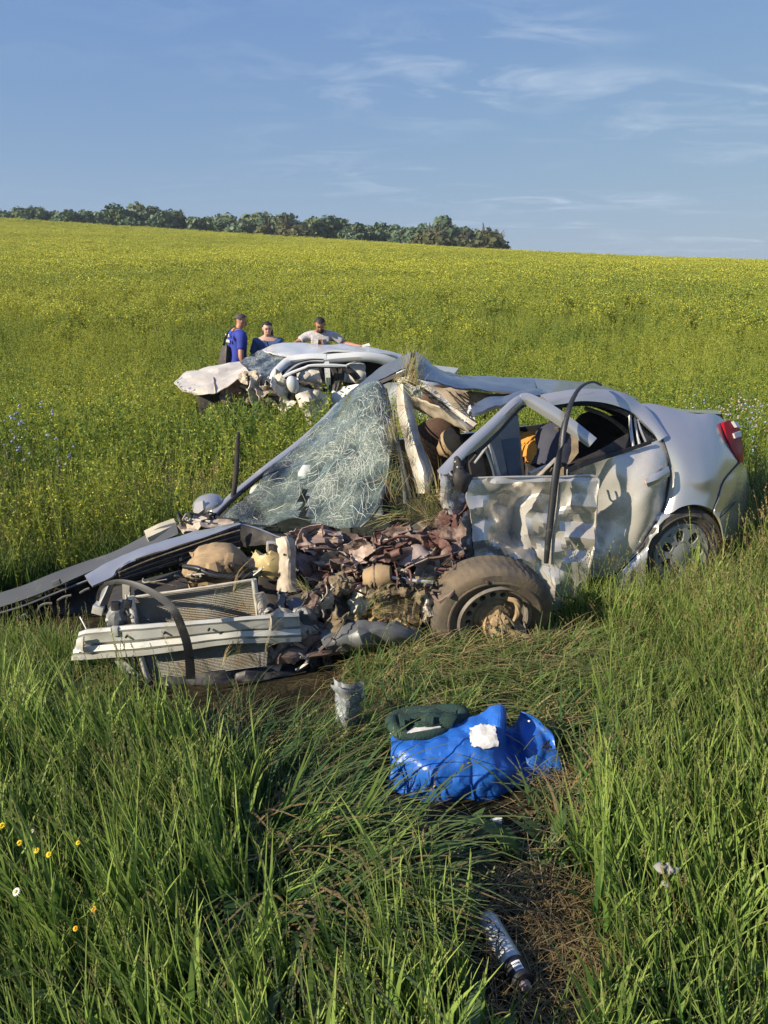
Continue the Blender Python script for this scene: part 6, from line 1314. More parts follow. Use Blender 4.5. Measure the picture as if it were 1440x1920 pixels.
def person(label, loc, rz, H, girth, skin, hair, cloth, bend, arms, headpitch, headyaw, hairkind, female=False):
    root = thing('person', label, 'person', loc); root.rotation_euler = (0, 0, rz)
    s = H / 1.75
    def bp(x, y, z):
        """bend the trunk forward about the hips"""
        if z > .95:
            k = bend; y2 = y * math.cos(k) - (z - .95) * math.sin(k); z2 = .95 + (z - .95) * math.cos(k) + y * math.sin(k)
            return (x * s, y2 * s, z2 * s)
        return (x * s, y * s, z * s)
    sh = .185 if female else .21
    g = girth
    J = dict(hip=(*bp(0, 0, .95), .15 * g, .11 * g), waist=(*bp(0, 0, 1.12), .14 * g, .105 * g), chest=(*bp(0, 0, 1.30), .155 * g, .11 * g), top=(*bp(0, .01, 1.44), .11, .08), neck=(*bp(0, 0, 1.52), .052, .055))
    E = [('hip', 'waist'), ('waist', 'chest'), ('chest', 'top'), ('top', 'neck')]
    for sd, nm in ((-1, 'R'), (1, 'L')):
        J['sh' + nm] = (*bp(sd * sh, .01, 1.425), .062 * min(g, 1.15)); E.append(('top', 'sh' + nm))
        el, wr = arms[nm]
        J['el' + nm] = (el[0] * s, el[1] * s, el[2] * s, .045); J['wr' + nm] = (wr[0] * s, wr[1] * s, wr[2] * s, .030, .026)
        m_ = Vector(J['sh' + nm][:3]).lerp(Vector(J['el' + nm][:3]), .5); J['ua' + nm] = (*m_, .053)
        m_ = Vector(J['el' + nm][:3]).lerp(Vector(J['wr' + nm][:3]), .35); J['fa' + nm] = (*m_, .043)
        E += [('sh' + nm, 'ua' + nm), ('ua' + nm, 'el' + nm), ('el' + nm, 'fa' + nm), ('fa' + nm, 'wr' + nm)]
        d = Vector(J['wr' + nm][:3]) - Vector(J['el' + nm][:3]); hand_joints(J, E, 'wr' + nm, 'h' + nm, d, Vector((0, -1, 0.1)) if abs(d.normalized().y) < .8 else Vector((1, 0, 0)), s)
        J['th' + nm] = (sd * .095 * s, 0, .86 * s, .09 * g, .09 * g); J['kn' + nm] = (sd * .105 * s, -.01, .48 * s, .06); J['an' + nm] = (sd * .11 * s, .01, .09 * s, .042); J['ft' + nm] = (sd * .12 * s, -.14 * s, .04 * s, .042, .03)
        E += [('hip', 'th' + nm), ('th' + nm, 'kn' + nm), ('kn' + nm, 'an' + nm), ('an' + nm, 'ft' + nm)]
    # head: neck -> jaw -> skull, tilted
    nb = Vector(J['neck'][:3]); hm = Euler((headpitch, 0, headyaw), 'XYZ').to_matrix()
    def hp(x, y, z): return nb + hm @ Vector((x, y, z)) * s
    J['jaw'] = (*hp(0, -.02, .06), .058, .062); J['face'] = (*hp(0, -.012, .115), .072, .082); J['skull'] = (*hp(0, .0, .165), .074, .088); J['crown'] = (*hp(0, .005, .21), .045, .052)
    E += [('neck', 'jaw'), ('jaw', 'face'), ('face', 'skull'), ('skull', 'crown')]
    v, f = skin_geo(J, E, 'hip'); b = obj('body', v, f, skin, None, 80); b.parent = root
    def ch(o): o.parent = root; o.location = (0, 0, 0); return o
    # face
    for nm, c, sz in (('nose', hp(0, -.095, .105), (.012, .018, .022)), ('ear', hp(-.073, .005, .115), (.01, .02, .03)), ('ear', hp(.073, .005, .115), (.01, .02, .03))):
        vv, ff = blob_geo(c, *sz, sub=2, rot=(headpitch, 0, headyaw)); ch(obj(nm, vv, ff, skin))
    for sx in (-1, 1):
        vv, ff = blob_geo(hp(sx * .03, -.083, .128), .012, .008, .006, sub=2, rot=(headpitch, 0, headyaw)); ch(obj('eye', vv, ff, M['blackprint']))
        vv, ff = blob_geo(hp(sx * .03, -.088, .146), .018, .008, .004, sub=2, rot=(headpitch, 0, headyaw)); ch(obj('eyebrow', vv, ff, hair))
    vv, ff = blob_geo(hp(0, -.085, .062), .024, .008, .006, sub=2, rot=(headpitch, 0, headyaw)); ch(obj('mouth', vv, ff, M['pink'] if female else M['skin']))
    # hair
    hb = MB(); bm = bmesh.new(); bmesh.ops.create_icosphere(bm, subdivisions=3, radius=1)
    hv = {}; 
    for q in bm.verts:
        p = q.co.copy(); keep = p.z > (.02 if hairkind == 'short' else -.15) + (.62 if p.y < -.35 else 0) - (.35 if p.y > .3 else 0)
        if keep:
            hv[q.index] = len(hb.v); hb.v.append(tuple(hp(p.x * .084, .004 + p.y * .100, .150 + p.z * .086 + (.004 * noise.noise(p * 6)))))
    for fc in bm.faces:
        if all(q.index in hv for q in fc.verts): hb.f.append(tuple(hv[q.index] for q in fc.verts)); hb.m.append(0)
    bm.free(); ch(hb.build('hair', hair))
    if hairkind == 'tied':
        vv, ff = tube_geo([hp(.03, .085, .15), hp(.06, .10, .09), hp(.07, .05, .02), hp(.075, -.02, -.05)], [.03, .034, .03, .018], n=10); ch(obj('ponytail', vv, ff, hair))
        vv, ff = tube_geo([hp(-.03, .085, .15), hp(-.065, .08, .09), hp(-.07, .03, .02)], [.03, .03, .014], n=10); ch(obj('hair_lock', vv, ff, hair))
    if hairkind == 'beard':
        vv, ff = blob_geo(hp(0, -.055, .045), .058, .045, .04, .15, 20, 2, 3, (headpitch, 0, headyaw)); ch(obj('beard', vv, ff, hair))
    # clothes: a second surface outside the body
    up = {k: J[k] for k in ('hip', 'waist', 'chest', 'top', 'shR', 'shL', 'uaR', 'uaL')}
    T = {k: (*q[:3], q[3] * 1.06 + .014, (q[4] if len(q) > 4 else q[3]) * 1.06 + .014) for k, q in up.items()}
    for nm in 'RL':
        m_ = Vector(J['sh' + nm][:3]).lerp(Vector(J['el' + nm][:3]), .72); T['sl' + nm] = (*m_, .074)
    hz = Vector(J['hip'][:3]); T['hem'] = (hz.x, hz.y, hz.z - .10 * s, J['hip'][3] * 1.08 + .016, J['hip'][4] * 1.08 + .016)
    v, f = skin_geo(T, [('hem', 'hip'), ('hip', 'waist'), ('waist', 'chest'), ('chest', 'top'), ('top', 'shR'), ('top', 'shL'), ('shR', 'uaR'), ('shL', 'uaL'), ('uaR', 'slR'), ('uaL', 'slL')], 'waist')
    st_ = obj('shirt', v, f, cloth, None, 80); ch(st_)
    TR = {k: (*J[k][:3], J[k][3] * 1.05 + .012, (J[k][4] if len(J[k]) > 4 else J[k][3]) * 1.05 + .012) for k in ('hip', 'thR', 'thL', 'knR', 'knL', 'anR', 'anL')}
    v, f = skin_geo(TR, [('hip', 'thR'), ('hip', 'thL'), ('thR', 'knR'), ('thL', 'knL'), ('knR', 'anR'), ('knL', 'anL')], 'hip'); ch(obj('trousers', v, f, M['trouser'], None, 80))
    for nm in 'RL':
        q = J['ft' + nm]; vv, ff = blob_geo((q[0], q[1] + .05, q[2]), .055, .14, .045, sub=3); ch(obj('shoe', vv, ff, M['blackp']))
    return root, J, hp, ch, bp
def gp(px, py, Y):
    p = P(px, py, Y); return (p.x, Y, ground_z(p.x, Y))
r1_, J1, hp1, ch1, bp1 = person('man in royal blue T-shirt, back turned, looking down at the white car', gp(441, 640, 12.35), R(118), 1.76, 1.22, M['skin'], M['hairg'], M['royal'], .10,
    dict(R=((-.30, .02, 1.12), (-.27, -.12, .87)), L=((.30, -.05, 1.13), (.24, -.25, 1.0))), .38, .05, 'short')
for row, (z, n) in enumerate(((1.41, 4), (1.33, 5))):
    for k in range(n):
        x = (k - (n - 1) / 2) * .048 - .02
        c = bp1(x, .145 * 1.15, z); vv, ff = box_geo(c, .030, .012, .042, (-.12, 0, 0), .1); ch1(obj('print_letter', vv, ff, M['whiteprint']))
r2_, J2, hp2, ch2, bp2 = person('woman in slate blue tunic with round white badge, dark hair tied back', gp(502, 640, 12.45), R(8), 1.63, 1.02, M['skinl'], M['hair'], M['teal'], .10,
    dict(R=((-.27, -.04, 1.13), (-.16, -.22, 1.0)), L=((.29, -.04, 1.13), (.28, -.22, .98))), .22, .1, 'tied', True)
mm = Matrix.Translation(bp2(.09, -.155, 1.30)) @ Euler((math.pi / 2 + .1, 0, 0)).to_matrix().to_4x4()
vv, ff = lathe_geo([(.018, .004), (.034, .004), (.034, -.004), (.018, -.004)], 20, mm, closed=True); ch2(obj('badge_ring', vv, ff, M['whiteprint']))
vv, ff = lathe_geo([(0, .004), (.008, .004), (.008, -.004)], 10, mm); ch2(obj('badge_centre', vv, ff, M['whiteprint']))
vv, ff = tube_geo([bp2(-.05, -.10, 1.46), bp2(-.02, -.165, 1.30), bp2(-.01, -.165, 1.12)], .006, n=5); ch2(obj('tunic_placket', vv, ff, M['navy']))
r3_, J3, hp3, ch3, bp3 = person('man in open pale patterned shirt leaning with both arms on white car roof', gp(601, 640, 12.75), R(4), 1.74, 1.02, M['skin'], M['hair'], M['shirt'], .34,
    dict(R=((-.37, -.24, 1.30), (-.42, -.47, 1.27)), L=((.41, -.17, 1.27), (.58, -.48, 1.27))), .62, .0, 'beard')
vv, ff = sheet_geo([[Vector(bp3(-.035, -.155, 1.43)), Vector(bp3(.0, -.15, 1.44)), Vector(bp3(.045, -.155, 1.43))], [Vector(bp3(-.04, -.165, 1.25)), Vector(bp3(0, -.172, 1.25)), Vector(bp3(.05, -.165, 1.25))], [Vector(bp3(-.05, -.155, 1.05)), Vector(bp3(0, -.162, 1.05)), Vector(bp3(.055, -.155, 1.05))]], thick=-.03)
ch3(obj('bare_chest', vv, ff, M['skin']))
for sx in (-1, 1):
    vv, ff = sheet_geo([[Vector(bp3(sx * .03, -.16, 1.44)), Vector(bp3(sx * .09, -.13, 1.44))], [Vector(bp3(sx * .05, -.185, 1.25)), Vector(bp3(sx * .12, -.16, 1.25))], [Vector(bp3(sx * .06, -.18, 1.0)), Vector(bp3(sx * .13, -.15, 1.0))]], thick=.01, crumple=(.01, 9, 1)); ch3(obj('shirt_front', vv, ff, M['shirt']))
c = Vector(gp(416, 640, 12.2)); bgt = thing('shoulder_bag', 'tall dark bag hanging behind the man in royal blue', 'bag', c)
sheet('bag_body', [[P(418, 645, 12.25), P(425, 648, 12.2)], [P(412, 665, 12.25), P(424, 668, 12.15)], [P(408, 690, 12.25), P(423, 692, 12.15)], [P(407, 715, 12.25), P(422, 715, 12.2)]], M['dark'], bgt, thick=-.12, nu=4, nv=4)
tube('strap', [P(419, 648, 12.22), P(428, 622, 12.25), P(440, 612, 12.3)], .02, M['dark'], bgt, n=6, flat=.3)

# ================================================================== things in and around the silver car
ob = thing('cloth_bag', 'orange cloth bag lying on the rear seat of the silver car', 'bag', S(1000, 866, -.35))
sheet('bag_body', SS([[(980, 834, -.42), (1000, 826, -.42), (1022, 838, -.45)], [(982, 850, -.34), (1002, 846, -.31), (1020, 848, -.36)], [(985, 870, -.30), (1002, 866, -.28), (1015, 860, -.34)]]), M['orange'], ob, thick=.06, crumple=(.02, 9, 2))
tag(blob('pink_cloth', S(1021, 820, -.38), .04, .03, .025, M['pink'], None, amp=.4, freq=20, seed=2), 'small pink cloth above the orange bag inside the silver car', 'cloth')
db = thing('dark_bag', 'dark bag with a white emblem beside the orange bag in the silver car', 'bag', S(1028, 875, -.25))
sheet('bag_body', SS([[(1022, 818, -.36), (1040, 812, -.33), (1056, 816, -.3)], [(1019, 845, -.3), (1036, 845, -.24), (1056, 845, -.26)], [(1006, 878, -.28), (1032, 876, -.22), (1056, 870, -.24)]]), M['navy'], db, thick=.08, crumple=(.015, 7, 4))
for dx, dy, r in ((0, 3, .012), (-4, -3, .006), (-1, -6, .006), (4, -5, .006), (6, -1, .005)):
    vv, ff = blob_geo(S(1025 + dx, 848 + dy, -.215), r, .004, r, sub=1); obj('emblem_patch', vv, ff, M['whiteprint'], db)

tp = thing('tarpaulin', 'torn blue plastic tarpaulin bundle lying on the trampled grass in front of the wreck', 'tarpaulin', PZ(880, 1470))
def T3(px, py, z): return PZ(px, py, z)
sheet('sheet_body', [
    [T3(732, 1362, .16), T3(790, 1372, .16), T3(845, 1356, .2), T3(900, 1340, .25), T3(941, 1322, .3), T3(944, 1345, .22)],
    [T3(733, 1385, .17), T3(790, 1390, .19), T3(845, 1382, .22), T3(898, 1376, .24), T3(938, 1375, .24), T3(946, 1385, .18)],
    [T3(734, 1412, .15), T3(790, 1415, .18), T3(845, 1415, .2), T3(895, 1412, .2), T3(935, 1410, .18), T3(962, 1420, .13)],
    [T3(735, 1440, .10), T3(790, 1445, .14), T3(845, 1447, .15), T3(893, 1447, .14), T3(930, 1445, .13), T3(965, 1445, .1)],
    [T3(730, 1463, .05), T3(788, 1475, .07), T3(842, 1480, .08), T3(890, 1478, .08), T3(925, 1475, .07), T3(962, 1466, .05)],
    [T3(727, 1478, .02), T3(776, 1497, .015), T3(834, 1503, .01), T3(882, 1501, .01), T3(918, 1500, .01), T3(955, 1482, .02)]], M['tarp'], tp, nu=9, nv=9, thick=.004, crumple=(.028, 4.0, 3), angle=18, jit=.25)
sheet('torn_flap', [
    [T3(944, 1362, .16), T3(958, 1361, .14), T3(969, 1348, .19), T3(975, 1338, .24), T3(985, 1339, .25)],
    [T3(942, 1385, .14), T3(962, 1388, .11), T3(980, 1375, .17), T3(1005, 1362, .19), T3(1034, 1380, .17)],
    [T3(948, 1412, .12), T3(970, 1415, .09), T3(992, 1410, .13), T3(1020, 1402, .14), T3(1044, 1415, .10)],
    [T3(952, 1446, .08), T3(972, 1448, .06), T3(998, 1442, .07), T3(1025, 1435, .07), T3(1052, 1440, .05)],
    [T3(954, 1481, .02), T3(974, 1474, .02), T3(998, 1468, .02), T3(1030, 1456, .02), T3(1060, 1448, .02)]], M['tarp'], tp, nu=8, nv=8, thick=.004, crumple=(.025, 4.0, 6), angle=18, jit=.25)
sheet('torn_corner', [[T3(1050, 1436, .05), T3(1056, 1440, .05)], [T3(1054, 1452, .03), T3(1060, 1452, .03)], [T3(1055, 1465, .01), T3(1061, 1463, .01)]], M['tarp'], tp, thick=.004)
sheet('pasted_paper', [[T3(882, 1366, .258), T3(905, 1359, .268), T3(929, 1362, .272)], [T3(881, 1382, .243), T3(906, 1382, .252), T3(931, 1382, .25)], [T3(884, 1399, .228), T3(908, 1403, .226), T3(932, 1398, .222)]], M['paper'], tp, thick=.006, crumple=(.008, 14, 2), nu=6, nv=6, ragged=.004)
mk = MB()
for a, b in (((1017, 1404), (1026, 1390)), ((1026, 1390), (1033, 1402)), ((1018, 1401), (1035, 1400)), ((1030, 1388), (1027, 1396))):
    v, f = tube_geo([T3(a[0], a[1], .165), T3((a[0] + b[0]) / 2, (a[1] + b[1]) / 2, .166), T3(b[0], b[1], .165)], .0035, n=5); mk.add(v, f)
mk.build('printed_mark', M['blackprint'], tp)
for px, py, z in ((738, 1420, .16), (734, 1375, .175), (992, 1352, .24)):
    vv, ff = blob_geo(T3(px, py, z), .006, .006, .004, sub=1); obj('eyelet', vv, ff, M['whiteprint'], tp)
gc = thing('green_cloth', 'dark green folded cloth with a white lining resting on the tarpaulin', 'cloth', PZ(800, 1372, .17))
ring = [(738, 1362), (736, 1348), (756, 1338), (800, 1334), (845, 1332), (868, 1336), (862, 1350), (838, 1362), (815, 1374), (780, 1379), (752, 1375)]
v, f = tube_geo([T3(x, y, .21) for x, y in ring + ring[:1]], [.032, .03, .03, .035, .035, .03, .025, .03, .03, .03, .032, .032], n=9, flat=.8)
v = [p + Vector((0, 0, 1)) * noise.noise(p * 16) * .01 for p in v]; obj('cloth_roll', v, f, M['greencloth'], gc, 60)
sheet('cloth_fold', [[T3(748, 1348, .23), T3(800, 1338, .25), T3(858, 1336, .25)], [T3(750, 1358, .245), T3(800, 1350, .265), T3(850, 1350, .25)], [T3(752, 1366, .22), T3(790, 1360, .235), T3(836, 1362, .22)]], M['greencloth'], gc, thick=.02, crumple=(.02, 12, 3))
sheet('white_lining', [[T3(762, 1374, .228), T3(790, 1362, .235), T3(820, 1359, .235)], [T3(764, 1377, .222), T3(796, 1372, .23), T3(827, 1366, .23)]], M['paper'], gc, thick=.008)
pb = thing('plastic_bag', 'crumpled clear plastic bag standing in the flattened grass left of the tarpaulin', 'bag', PZ(655, 1385))
for dyy in (0, .05):
    sheet('bag_film', [[PZ(622, 1281, .30) + Vector((0, dyy, 0)), PZ(650, 1284, .29) + Vector((0, dyy - .03, 0)), PZ(682, 1290, .28) + Vector((0, dyy, 0))],
        [PZ(626, 1315, .2) + Vector((0, dyy, 0)), PZ(652, 1318, .19) + Vector((0, dyy - .05, 0)), PZ(678, 1318, .19) + Vector((0, dyy, 0))],
        [PZ(628, 1350, .1) + Vector((0, dyy, 0)), PZ(652, 1352, .09) + Vector((0, dyy - .05, 0)), PZ(676, 1350, .1) + Vector((0, dyy, 0))],
        [PZ(632, 1385, .01) + Vector((0, dyy, 0)), PZ(652, 1388, .01) + Vector((0, dyy - .03, 0)), PZ(684, 1378, .01) + Vector((0, dyy, 0))]], M['pbag'], pb, nu=7, nv=6, thick=.002, crumple=(.03, 9, 4 + dyy * 40))
tag(sheet('paper_scrap', [[PZ(920, 1535, .03), PZ(940, 1532, .05)], [PZ(922, 1548, .02), PZ(941, 1546, .04)]], M['paper'], None, crumple=(.015, 20, 2), nu=4, nv=4), 'small white paper scrap on the grass below the tarpaulin', 'paper')

A = PZ(912, 1722, .05); B = PZ(986, 1850, .05); ax = (B - A).normalized(); Lb = (B - A).length
bt = thing('thermos_bottle', 'silver steel flask with a black collar and scroll pattern lying on the dark soil', 'bottle', PZ(950, 1795))
bx = ax.cross(Vector((0, 0, 1))).normalized(); by_ = bx.cross(ax); BM = Matrix((bx, by_, ax)).transposed().to_4x4(); BM = Matrix.Translation(A) @ BM
def BL(prof, n=36): return lathe_geo(prof, n, BM)
v, f = BL([(0, 0), (.028, 0), (.033, .005), (.0345, .012), (.0345, Lb * .70), (.034, Lb * .71)]); bo = obj('bottle_body', v, f, M['thermos'], bt)
v, f = BL([(.0352, Lb * .705), (.0356, Lb * .72), (.0356, Lb * .93), (.034, Lb * .955), (.02, Lb * .965), (0, Lb * .965)]); obj('collar', v, f, M['blackp'], bt)
v, f = BL([(.0358, Lb * .70), (.0366, Lb * .703), (.0366, Lb * .715), (.0358, Lb * .718)]); obj('collar_ring', v, f, M['dark'], bt)
v, f = BL([(.016, Lb * .96), (.017, Lb * 1.0), (.015, Lb * 1.03), (0, Lb * 1.03)]); obj('stopper', v, f, mat('faded cap plastic', (.33, .24, .21), .6, c2=(.24, .17, .15), scale=40), bt)
def onb(a, h, r=.0352): return BM @ Vector((r * math.cos(a), r * math.sin(a), h * Lb))
# which side of the barrel faces up and to the camera
cm = (Vector((0, 0, CAMZ)) - A).normalized(); la = math.atan2(cm.dot(by_), cm.dot(bx))
vv = []; ff = []
for i in range(7):
    for j in range(2): vv.append(onb(la - .1 + .75 * i / 6, .77 + .12 * j, .0362))
for i in range(6): ff.append((2 * i, 2 * i + 1, 2 * i + 3, 2 * i + 2))
lbk = obj('collar_label', vv, ff, M['whiteprint'], bt)
for r_ in range(2):
    for k in range(5):
        a = la + .0 + .12 * k; v, f = tube_geo([onb(a, .795 + .05 * r_, .0366), onb(a + .05, .82 + .05 * r_, .0366)], .0011, n=4, sub=1); obj('label_print', v, f, M['blackprint'], lbk)
scr = MB()
for (c0, h0, r0, t0, t1, sgn) in ((.1, .30, .10, 0, 4.5, 1), (-.35, .40, .08, 1, 5.5, -1), (.25, .52, .09, 2, 6.5, 1), (-.2, .58, .07, 0, 4.6, -1), (.5, .40, .08, 3, 7.2, 1), (.0, .16, .05, 0, 4, 1)):
    pts = []
    for i in range(10):
        t = t0 + (t1 - t0) * i / 9; q = r0 * (1 - .07 * i); pts.append(onb(la + c0 + q * 4.5 * math.cos(t) * sgn, h0 + q * .75 * math.sin(t)))
    v, f = tube_geo(pts, .0016, n=4, sub=2); scr.add(v, f)
v, f = tube_geo([onb(la - .7, .62), onb(la - .2, .48), onb(la + .4, .30), onb(la + .1, .08)], .0014, n=4, sub=5); scr.add(v, f)
scr.build('scroll_print', M['blackprint'], bo)

# ================================================================== single flowers and plants
def daisy(name, px, py, z, r, m_p, label, face, double=False):
    c = PZ(px, py, z); g = Vector((c.x + .04, c.y + .05, ground_z(c.x, c.y)))
    t = thing(name, label, 'flower', g, face)
    tube('stem', [g, g.lerp(c, .6) + Vector((-.02, 0, .02)), c], .0018, G['weed'], t, n=5)
    up = Vector((-.3, -.55, .75)).normalized(); u = up.cross(Vector((1, 0, 0))).normalized(); w = up.cross(u)
    vv, ff = lathe_geo([(0, .005), (r * .28, .004), (r * .36, 0), (0, -.003)], 10, Matrix.Translation(c) @ Matrix((u, w, up)).transposed().to_4x4()); obj('flower_centre', vv, ff, M['petaly'], t)
    n = 13; mbp = []
    for k in range(n):
        a = 2 * math.pi * k / n; d = u * math.cos(a) + w * math.sin(a); s = d.cross(up)
        mbp.append(([c + d * r * .3, c + d * r * .7 + s * r * .18 + up * .002, c + d * r - up * .003, c + d * r * .7 - s * r * .18 + up * .002], [(0, 1, 2, 3)]))
    for v, f in mbp: obj('petal', v, f, m_p, t)
M['petaly'] = mat('yellow petals', (.70, .50, .02), .7, spec=.2)
M['petalw'] = mat('white petals', (.72, .72, .66), .7, spec=.2)
M['petalo'] = mat('orange yellow petals', (.70, .36, .03), .7, spec=.2)
for px, py, r, mm_, nm, lb_ in ((3, 1548, .022, 'petaly', 'yellow_daisy', 'yellow daisy at the left frame edge, highest of the flowers there'), (36, 1580, .018, 'petaly', 'yellow_daisy', 'smaller yellow daisy just left of the pair of yellow daisies'),
    (68, 1594, .019, 'petaly', 'yellow_daisy', 'brighter left one of a pair of yellow daisies in the left grass'), (91, 1602, .019, 'petaly', 'yellow_daisy', 'right one of a pair of yellow daisies in the left grass'),
    (30, 1672, .024, 'petalw', 'white_daisy', 'white daisy with drooping petals low in the left grass'), (60, 1558, .013, 'petalw', 'white_daisy', 'tiny white daisy above the pair of yellow daisies'),
    (146, 1580, .015, 'petaly', 'yellow_daisy', 'pale yellow bud daisy right of the pair of yellow daisies'), (175, 1704, .017, 'petalo', 'orange_daisy', 'orange daisy in the left foreground grass'), (141, 1741, .015, 'petalo', 'orange_daisy', 'lowest small orange daisy in the left foreground grass')):
    daisy(nm, px, py, .36, r * .52, M[mm_], lb_, 'wild daisies in the left grass')
M['chicory'] = mat('chicory blue petals', (.30, .30, .50), .7, spec=.2); M['thistle'] = mat('grey thistle down', (.24, .235, .21), .9)
M['pinkweed'] = mat('dull pink seed heads', (.36, .27, .22), .9)
def flowering(name, px, Y, H, m_, label, group, n, seed, hr=.011):
    r = random.Random(seed); p = P(px, 700, Y); g = Vector((p.x, Y, ground_z(p.x, Y))); t = thing(name, label, 'plant', g, group)
    sb = MB(); hb = MB(); lb = VB()
    for k in range(n):
        d = rv(r); e = g + d * H * r.uniform(.05, .3) + Vector((0, 0, H * r.uniform(.65, 1.0))); v, f = tube_geo([g, g.lerp(e, .5) + d * -.02, e], [.004, .003, .002], n=4, sub=3); sb.add(v, f)
        for q in range(r.randint(1, 4)):
            c = g.lerp(e, 1 - q * .13 * r.random()) + Vector((r.uniform(-1, 1), r.uniform(-1, 1), r.uniform(-1, 1))) * .02; v, f = blob_geo(c, hr, hr, hr * .8, .5, 40, q, 1); hb.add(v, f)
    sb.build('stem', G['stalk'], t); hb.build('flower_head', m_, t)
k = 0
WHICH = {3: ('leftmost', 'middle', 'rightmost'), 5: ('leftmost', 'second from left', 'middle', 'second from right', 'rightmost'), 7: ('leftmost', 'second from left', 'third from left', 'middle', 'third from right', 'second from right', 'rightmost')}
for what, look, where, grp, m_, n_, hr_, lst in (
    ('chicory_plant', 'pale blue chicory', 'right of the silver car trunk', 'chicory plants right of the silver car', 'chicory', 7, .011, ((1300, 8.9, .85), (1318, 9.8, .9), (1330, 9.2, 1.0), (1347, 8.1, .85), (1372, 8.8, .9), (1408, 8.2, .95), (1425, 7.7, .8))),
    ('chicory_plant', 'pale blue chicory', 'in the tall crop by the left frame edge', 'chicory plants at the left edge', 'chicory', 6, .012, ((12, 7.2, .95), (36, 6.6, .95), (66, 6.2, .9))),
    ('seed_weed', 'dull pink seeding weed', 'among the chicory right of the silver car', 'pink weeds right of the silver car', 'pinkweed', 8, .012, ((1350, 8.4, .95), (1378, 9.4, .95), (1395, 7.6, .9), (1420, 8.6, .95), (1436, 9.0, .9))),
    ('grey_thistle', 'grey downy thistle', 'behind the raised roof peak of the silver car', 'grey thistles behind the roof peak', 'thistle', 10, .014, ((800, 7.3, 1.05), (812, 7.9, 1.05), (824, 7.6, 1.0)))):
    for q, (px, Y, H) in enumerate(lst):
        flowering(what, px, Y, H, M[m_], f'{WHICH[len(lst)][q]} {look} {where}', grp, n_, 100 + k, hr_); k += 1
flowering('grey_thistle', 372, 12.6, .9, M['thistle'], 'grey thistle in the crop left of the man in royal blue', None, 12, 100 + k, .014)
c = PZ(1245, 1632, .26); g = Vector((c.x + .05, c.y - .05, ground_z(c.x, c.y))); t = thing('dried_thistle', 'dried fluffy thistle head standing among grass at the lower right', 'plant', g)
tube('stem', [g, g.lerp(c, .5) + Vector((.02, 0, 0)), c], .003, G['straw'], t, n=5)
for dx, dz, r_ in ((-.012, .01, .018), (.015, .004, .016), (.012, -.05, .012), (.03, .0, .012)):
    blob('thistle_head', c + Vector((dx, 0, dz)), r_, r_, r_ * .8, M['thistle'], t, amp=.7, freq=60, seed=3, sub=2)
c = PZ(1255, 1650, .2)
tag(weed('dock_plant', 91, 9, .3, .09), 'dock plant with broad dull leaves at the lower left centre', 'plant'); dk = bpy.data.objects.get('dock_plant'); q = PZ(480, 1830); dk.location = (q.x, q.y, ground_z(q.x, q.y) + .01); COL.objects.link(dk)

# ================================================================== tree line beyond the crest
ORD = 'first second third fourth fifth sixth seventh eighth ninth tenth eleventh twelfth thirteenth fourteenth fifteenth sixteenth seventeenth eighteenth'.split()
treeL = [leaf_mat('tree leaves', (.09, .14, .07), (.17, .23, .11), None, .2), leaf_mat('olive tree leaves', (.11, .15, .07), (.20, .24, .11), None, .2), leaf_mat('bluish tree leaves', (.09, .14, .075), (.17, .22, .11), None, .2), leaf_mat('brownish tree leaves', (.11, .12, .05), (.20, .19, .08), None, .35)]  # leaf greens lightened so distance haze is in the colour
def crown_mesh(seed, w, h, n, m_):
    r = random.Random(seed); vb = VB()
    lob = [(Vector((r.uniform(-.55, .55) * w, r.uniform(-.5, .5) * w, h * r.uniform(.25, .85))), r.uniform(.28, .5) * w) for k in range(9)] + [(Vector((0, 0, h * .5)), .5 * w)]
    for k in range(n):
        c, q = r.choice(lob); d = Vector((r.gauss(0, 1), r.gauss(0, 1), r.gauss(0, 1))).normalized(); p = c + Vector((d.x, d.y, d.z * .85)) * q * r.uniform(.55, 1.08)
        if p.z < h * .04: p.z = h * r.uniform(.04, .2)
        sz = r.uniform(.07, .18) * (w ** .5); a = Vector((r.gauss(0, 1), r.gauss(0, 1), r.gauss(0, 1))).normalized(); a2 = a.cross(d + Vector((.1, .2, .05))).normalized()
        vb.quad(p, a * sz, a2 * sz * .8, 0, r.uniform(-.5, .5))
    o = vb.mesh('crown', [m_]); return o.data
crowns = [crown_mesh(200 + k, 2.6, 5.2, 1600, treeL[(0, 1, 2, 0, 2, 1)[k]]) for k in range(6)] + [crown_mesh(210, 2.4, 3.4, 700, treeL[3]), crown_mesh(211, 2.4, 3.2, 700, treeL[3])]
tr_ = random.Random(31)
def tv(seed):
    r = random.Random(seed); b = MB(); v, f = tube_geo([(0, 0, -1), (.05, .02, 1.2), (r.uniform(-.2, .2), r.uniform(-.2, .2), 3.2), (r.uniform(-.3, .3), 0, 4.4)], [.24, .18, .11, .05], n=7, sub=2); b.add(v, f)
    for k in range(4):
        z = r.uniform(1.4, 3); d = rv(r); v, f = tube_geo([(0, 0, z), tuple(d * .7 + Vector((0, 0, z + .6))), tuple(d * 1.4 + Vector((0, 0, z + 1.4)))], [.09, .06, .03], n=5, sub=2); b.add(v, f)
    me = bpy.data.meshes.new('trunk'); me.from_pydata(b.v, [], b.f); me.materials.append(M['bark']); return me
trunks = [tv(5), tv(6)]
